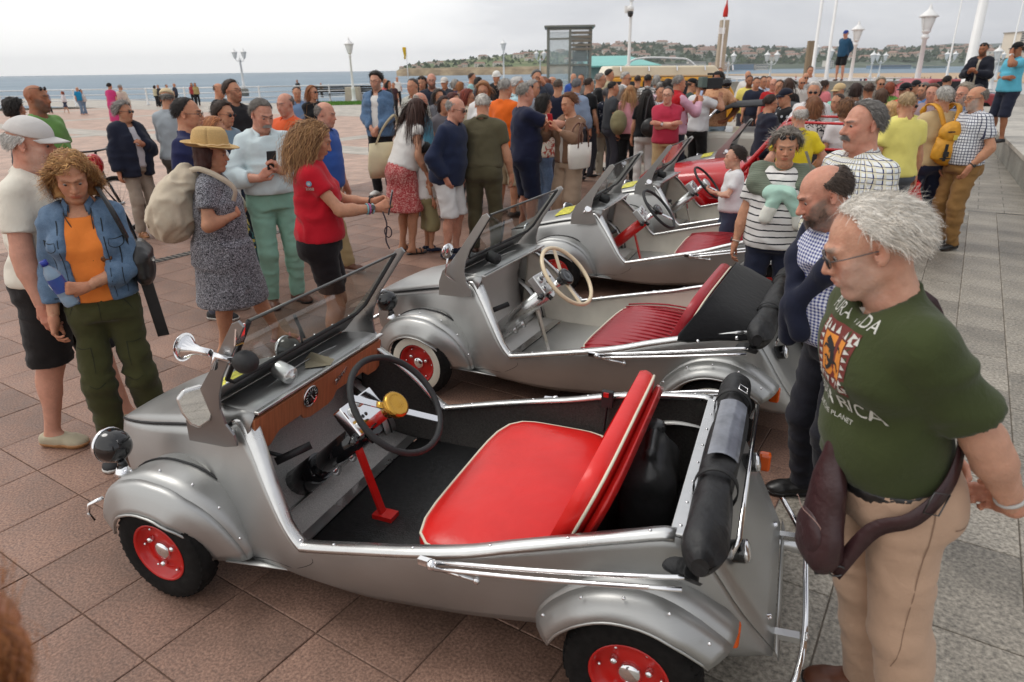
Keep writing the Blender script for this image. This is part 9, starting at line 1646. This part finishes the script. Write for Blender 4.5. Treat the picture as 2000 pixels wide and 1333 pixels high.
# sweaters over shoulders
k = k_bald; nv = cloth((30, 34, 52)); A = k.T; PS = [cap(A((-.15, -.02, 1.44)), A((.15, -.02, 1.44)), .055, .055, .04), ell(A((0, -.09, 1.38)), (.15, .045, .09), k.R, .04)]
for s in (-1, 1): PS += [cap(A((s * .15, -.01, 1.44)), A((s * .12, .11, 1.34)), .05, .045, .03), cap(A((s * .12, .11, 1.34)), A((.02 * s, .20, 1.20)), .045, .04, .03)]
PS += [ell(A((0, .215, 1.185)), (.05, .04, .045), k.R, .01), cap(A((.02, .23, 1.17)), A((.05, .245, 1.0)), .038, .036, .015), cap(A((-.02, .225, 1.18)), A((-.05, .235, 1.06)), .036, .034, .015)]
V, Q = solid(PS, .009, folds=.009, ffreq=(10, 10, 10)); o = link('sweater', fast_mesh('sweater', V, Q), None, nv); o.matrix_world = k.M; tag(o, 'navy knitted sweater knotted over the gingham shirt', 'sweater')
k = k_strw; A = k.T; kn = cloth((112, 120, 104), 'stripes', (92, 100, 88), .012); PS = [cap(A((-.16, -.03, 1.43)), A((.16, -.03, 1.43)), .062, .062, .04), cap(A((.16, -.02, 1.43)), A((.17, .08, 1.36)), .066, .06, .03), cap(A((.17, .08, 1.36)), A((.06, .16, 1.31)), .056, .046, .03), cap(A((-.16, -.02, 1.43)), A((-.15, .09, 1.36)), .055, .05, .03)]
V, Q = solid(PS, .010, folds=.008); o = link('knit_sweater', fast_mesh('knit_sweater', V, Q), None, kn); o.matrix_world = k.M; tag(o, 'grey green knit sweater with mint sleeves tied over the stripes', 'sweater'); PS = [cap(A((.07, .165, 1.315)), A((-.06, .175, 1.31)), .047, .045, .02), cap(A((-.06, .175, 1.31)), A((-.14, .16, 1.16)), .043, .038, .02), cap(A((.02, .19, 1.31)), A((.05, .19, 1.20)), .04, .04, .02)]; V, Q = solid(PS, .009, folds=.006); s_o = link('sleeve', fast_mesh('sleeve', V, Q), o, cloth((176, 212, 196))); PS = [cap(A((.05, .19, 1.20)), A((.075, .19, 1.13)), .042, .044, .02), cap(A((-.14, .16, 1.16)), A((-.155, .15, 1.09)), .038, .04, .02)]; V, Q = solid(PS, .009, folds=.004); link('cuff', fast_mesh('cuff', V, Q), s_o, cloth((226, 226, 216)))
o = held('olive_handbag', k_strw, 'olive grey handbag hanging at the side of the striped t-shirt', 'handbag'); bagmesh([ell((-.27, .05, .88), (.07, .14, .15), None, .03)], .012, mat('olive_leather', rgb((110, 104, 88)), .4, var=.1, scale=9), 'bag_body', o, .008); strap([(-.12, .10, 1.38), (-.20, .15, 1.2), (-.27, .10, 1.0)], .022, mat('olive_leather', (.1, .1, .1)), 'bag_strap', o)
# white-haired man: sling bag, strap, print
k = k_white; wine = mat('wine_leather', rgb((58, 34, 36)), .42, var=.12, scale=24, bump=.25, bscale=60); o = held('sling_bag', k, 'dark wine leather sling bag worn at the belly of the white haired man', 'sling bag')
B0 = np.array(snap(k, [(-.09, .3, .88)], .05)[0]) + (0, .015, -.085); bagmesh([ell(B0 + (0, .0, -.06), (.085, .042, .105), None, .025), cap(B0 + (-.03, 0, -.10), B0 + (.03, 0, -.10), .04, .04, .03), ell(B0 + (0.01, -.005, .05), (.065, .038, .10), None, .03), ell(B0 + (.025, -.012, .15), (.03, .028, .08), None, .03)], .007, wine, 'bag_body', o, .003); bagmesh([ell(B0 + (.0, .03, -.05), (.062, .024, .068), None, .015)], .007, wine, 'front_pocket', o, .002)
st_ = mat('stitching', rgb((150, 120, 110)), .7); mb = MB(); mb.tube([Vector(B0) + Vector((.075 * math.cos(a), .062 - .02 * abs(math.cos(a)), .01 + .012 * math.sin(a))) for a in np.linspace(-.2, 3.3, 14)], .0012, 4); mb.build('stitch_line', st_, o)
strap([tuple(B0 + (.04, -.03, .2)), *snap(k, [(.10, .22, 1.12), (.13, .14, 1.28)]), tuple(k.T((.10, .03, 1.47))), *snap(k, [(.10, -.12, 1.36), (.0, -.17, 1.22), (-.12, -.19, 1.06), (-.2, -.12, .97)])], .034, wine, 'bag_strap', o, .004, n=40); strap([*snap(k, [(-.1, -.2, 1.14), (-.16, -.16, 1.08), (-.2, -.11, 1.02), (-.2, -.03, .95), (-.2, .05, .88), (-.18, .13, .81)], .036), tuple(B0 + (-.06, -.02, -.14))], .04, wine, 'bag_strap', o, .004); mb = MB(); c_ = Vector(snap(k, [(-.2, .0, .92)], .04)[0]); mb.tube([c_ + Vector((-.004, dy, dz)) for dy, dz in ((-.026, .030), (.012, .038), (.026, -.018), (-.012, -.028))], .0022, 6, closed=True); c2_ = Vector(B0) + Vector((-.075, -.02, -.12)); mb.tube([c2_ + Vector((0, .02 * math.cos(a), .016 * math.sin(a))) for a in np.linspace(0, 6.28, 12)[:-1]], .0024, 6, closed=True); mb.tube([c2_ + Vector((.01, .02, -.01)), c2_ + Vector((.03, .04, -.03))], .005, 6); mb.build('buckle', mat('gun_metal', (.12, .12, .12), .3, .9), o)
# ------------------------------------------------------------------ prints on shirts, laid onto the cloth
from mathutils.bvhtree import BVHTree
def project(name, shirt, M, polys, m, off=.0022):
 """polys: list of (points in the print plane, faces); M: print plane in the shirt's space, its -Z looks at the cloth"""
 bv = BVHTree.FromPolygons([v.co for v in shirt.data.vertices], [tuple(p.vertices) for p in shirt.data.polygons]); d = -(M.to_3x3() @ Vector((0, 0, 1))); V = []; F = []
 for pts, fs in polys:
  b = len(V); ok = True; loc = []
  for x, y in pts:
   o = M @ Vector((x, y, .4)); h = bv.ray_cast(o, d)
   if h[0] is None: ok = False; break
   loc.append(h[0] - d * off)
  if ok: V += loc; F += [tuple(b + i for i in f) for f in fs]
 if not V: return
 me = bpy.data.meshes.new(name); me.from_pydata([tuple(v) for v in V], [], F); me.materials.append(m); return tag(link(name, me, shirt), kind='stuff')
def words(body, size, x, y, sx=1.0):
 me = text_obj('print', body, size, None, None, None, 0); pts = [(v.co.x * sx + x, v.co.y + y) for v in me.vertices]; return [([pts[i] for i in p.vertices], [tuple(range(len(p.vertices)))]) for p in me.polygons]
def rect(x0, x1, y0, y1, n=6): g = [(x0 + (x1 - x0) * i / n, y0 + (y1 - y0) * j / n) for j in range(n + 1) for i in range(n + 1)]; return (g, [(j * (n + 1) + i, j * (n + 1) + i + 1, (j + 1) * (n + 1) + i + 1, (j + 1) * (n + 1) + i) for j in range(n) for i in range(n)])
pr_w = mat('print_white', rgb((206, 206, 198)), .8); pr_r = mat('print_maroon', rgb((112, 48, 42)), .8); pr_o = mat('print_orange', rgb((222, 142, 58)), .8); pr_k = mat('print_black', (.02, .02, .02), .8)
M = frame_M((.0, .0, 1.22), (-.84, 0, 0), (0, 0, .84)) @ Matrix.Scale(.82, 4); sh = k_white.shirt
project('print_words', sh, M, words('PURA VIDA', .05, 0, .135) + words('COSTA RICA', .058, 0, -.125) + words('SAVE THE PLANET', .022, 0, -.175), pr_w)
project('print_panel', sh, M, [rect(-.095, .095, -.088, .104)], pr_r); project('print_panel', sh, M, [rect(-.058, .058, -.052, .068)], pr_o, .003)
tri = []
for i in range(8):
 t = -.084 + .024 * i
 for q in (lambda a, b: (a, b), lambda a, b: (-a, b)): tri.append(([q(.066, t), q(.09, t + .008), q(.066, t + .016)], [(0, 1, 2)])); 
 tri.append(([(t, .074), (t + .016, .074), (t + .008, .098)], [(0, 1, 2)])); tri.append(([(t, -.06), (t + .008, -.082), (t + .016, -.06)], [(0, 1, 2)]))
project('print_triangles', sh, M, tri, pr_w, .003)
def ribbon(P, w_):
 P = spline(P, 14); L_, R_ = [], []
 for i, p in enumerate(P): d = P[min(i + 1, 13)] - P[max(i - 1, 0)]; d = d / (np.linalg.norm(d) + 1e-9); n = np.array([-d[1], d[0]]) * w_ * (1 - .6 * i / 13); L_.append(tuple(p + n)); R_.append(tuple(p - n))
 return (L_ + R_, [(i, i + 1, 15 + i, 14 + i) for i in range(13)])
project('print_figure', sh, M, [ribbon([(-.03, .055), (.0, .03), (.01, 0), (.0, -.03), (-.03, -.04), (-.035, -.02)], .010), ribbon([(0, .028), (.03, .04), (.045, .03)], .006), ribbon([(0, .028), (-.035, .03), (-.048, .015)], .006), ribbon([(.005, -.01), (.03, -.01), (.04, -.035)], .006), ribbon([(.005, -.012), (-.02, -.002), (-.045, -.01)], .006)], pr_k, .0038)
# sleeve badge of the red t-shirt
M = frame_M(tuple(Vector(k_red.sh['R']) + Vector((.02, 0, -.06))), (0, 1, 0), (0, 0, 1)); c_ = [(.017 * math.cos(a), .017 * math.sin(a) + .02) for a in np.linspace(0, 6.28, 17)[:-1]]
project('sleeve_badge', k_red.shirt, M, [(c_, [tuple(range(16))])], mat('badge_blue', rgb((120, 170, 200)), .7)); project('sleeve_badge', k_red.shirt, M, [([(x * .55, (y - .02) * .55 + .02) for x, y in c_], [tuple(range(16))])], pr_w, .003); project('sleeve_print', k_red.shirt, M, words('2008', .026, 0, -.014), pr_w)
# seams, pockets and plackets
def seams(k, ob, M, lines, m, w_=.0016): project('seam', ob, M, [ribbon(l, w_ * 1.6) for l in lines], m, .0015)
F_ = frame_M((0, 0, 0), (-1, 0, 0), (0, 0, 1)); dk = mat('seam_dark', rgb((28, 34, 40)), .9); S_ = k_den.S
seams(k_den, k_den.shirt, F_, [[(s * x * S_, z * S_) for x, z in l] for s in (1, -1) for l in ([(.10, 1.40), (.105, 1.2), (.10, .99)], [(.185, 1.30), (.15, 1.295), (.12, 1.30)], [(.18, 1.30), (.18, 1.265), (.15, 1.25), (.12, 1.265), (.12, 1.30)], [(.16, 1.25), (.155, 1.12), (.15, 1.0)], [(.20, .995), (.15, .99), (.10, .99)])], dk)
def trouser_seams(k, m): S = k.S; seams(k, k.pants, F_, [[(0, 1.0 * S), (.004, .93 * S), (.0, .86 * S)]] + [[(s * x * S, z * S) for x, z in l] for s in (1, -1) for l in ([(.10, 1.0), (.125, .95), (.15, .90)], [(.155, .72), (.12, .715), (.085, .72)], [(.085, .72), (.083, .65), (.085, .58)], [(.05, .52), (.09, .50), (.13, .52)])], m)
trouser_seams(k_den, mat('seam_olive', rgb((34, 36, 20)), .9)); 
L_ = frame_M((0, 0, 0), (0, 1, 0), (0, 0, 1)) @ Matrix.Rotation(math.pi, 4, 'Y'); S_ = k_white.S; seams(k_white, k_white.pants, L_, [[(.01, .98 * S_), (.015, .7 * S_), (.02, .4 * S_)], [(-.02, .99 * S_), (-.055, .93 * S_), (-.06, .82 * S_), (-.01, .77 * S_)], [(.07, .90 * S_), (.11, .895 * S_), (.14, .9 * S_)]], mat('seam_tan', rgb((140, 112, 92)), .9), .0012)
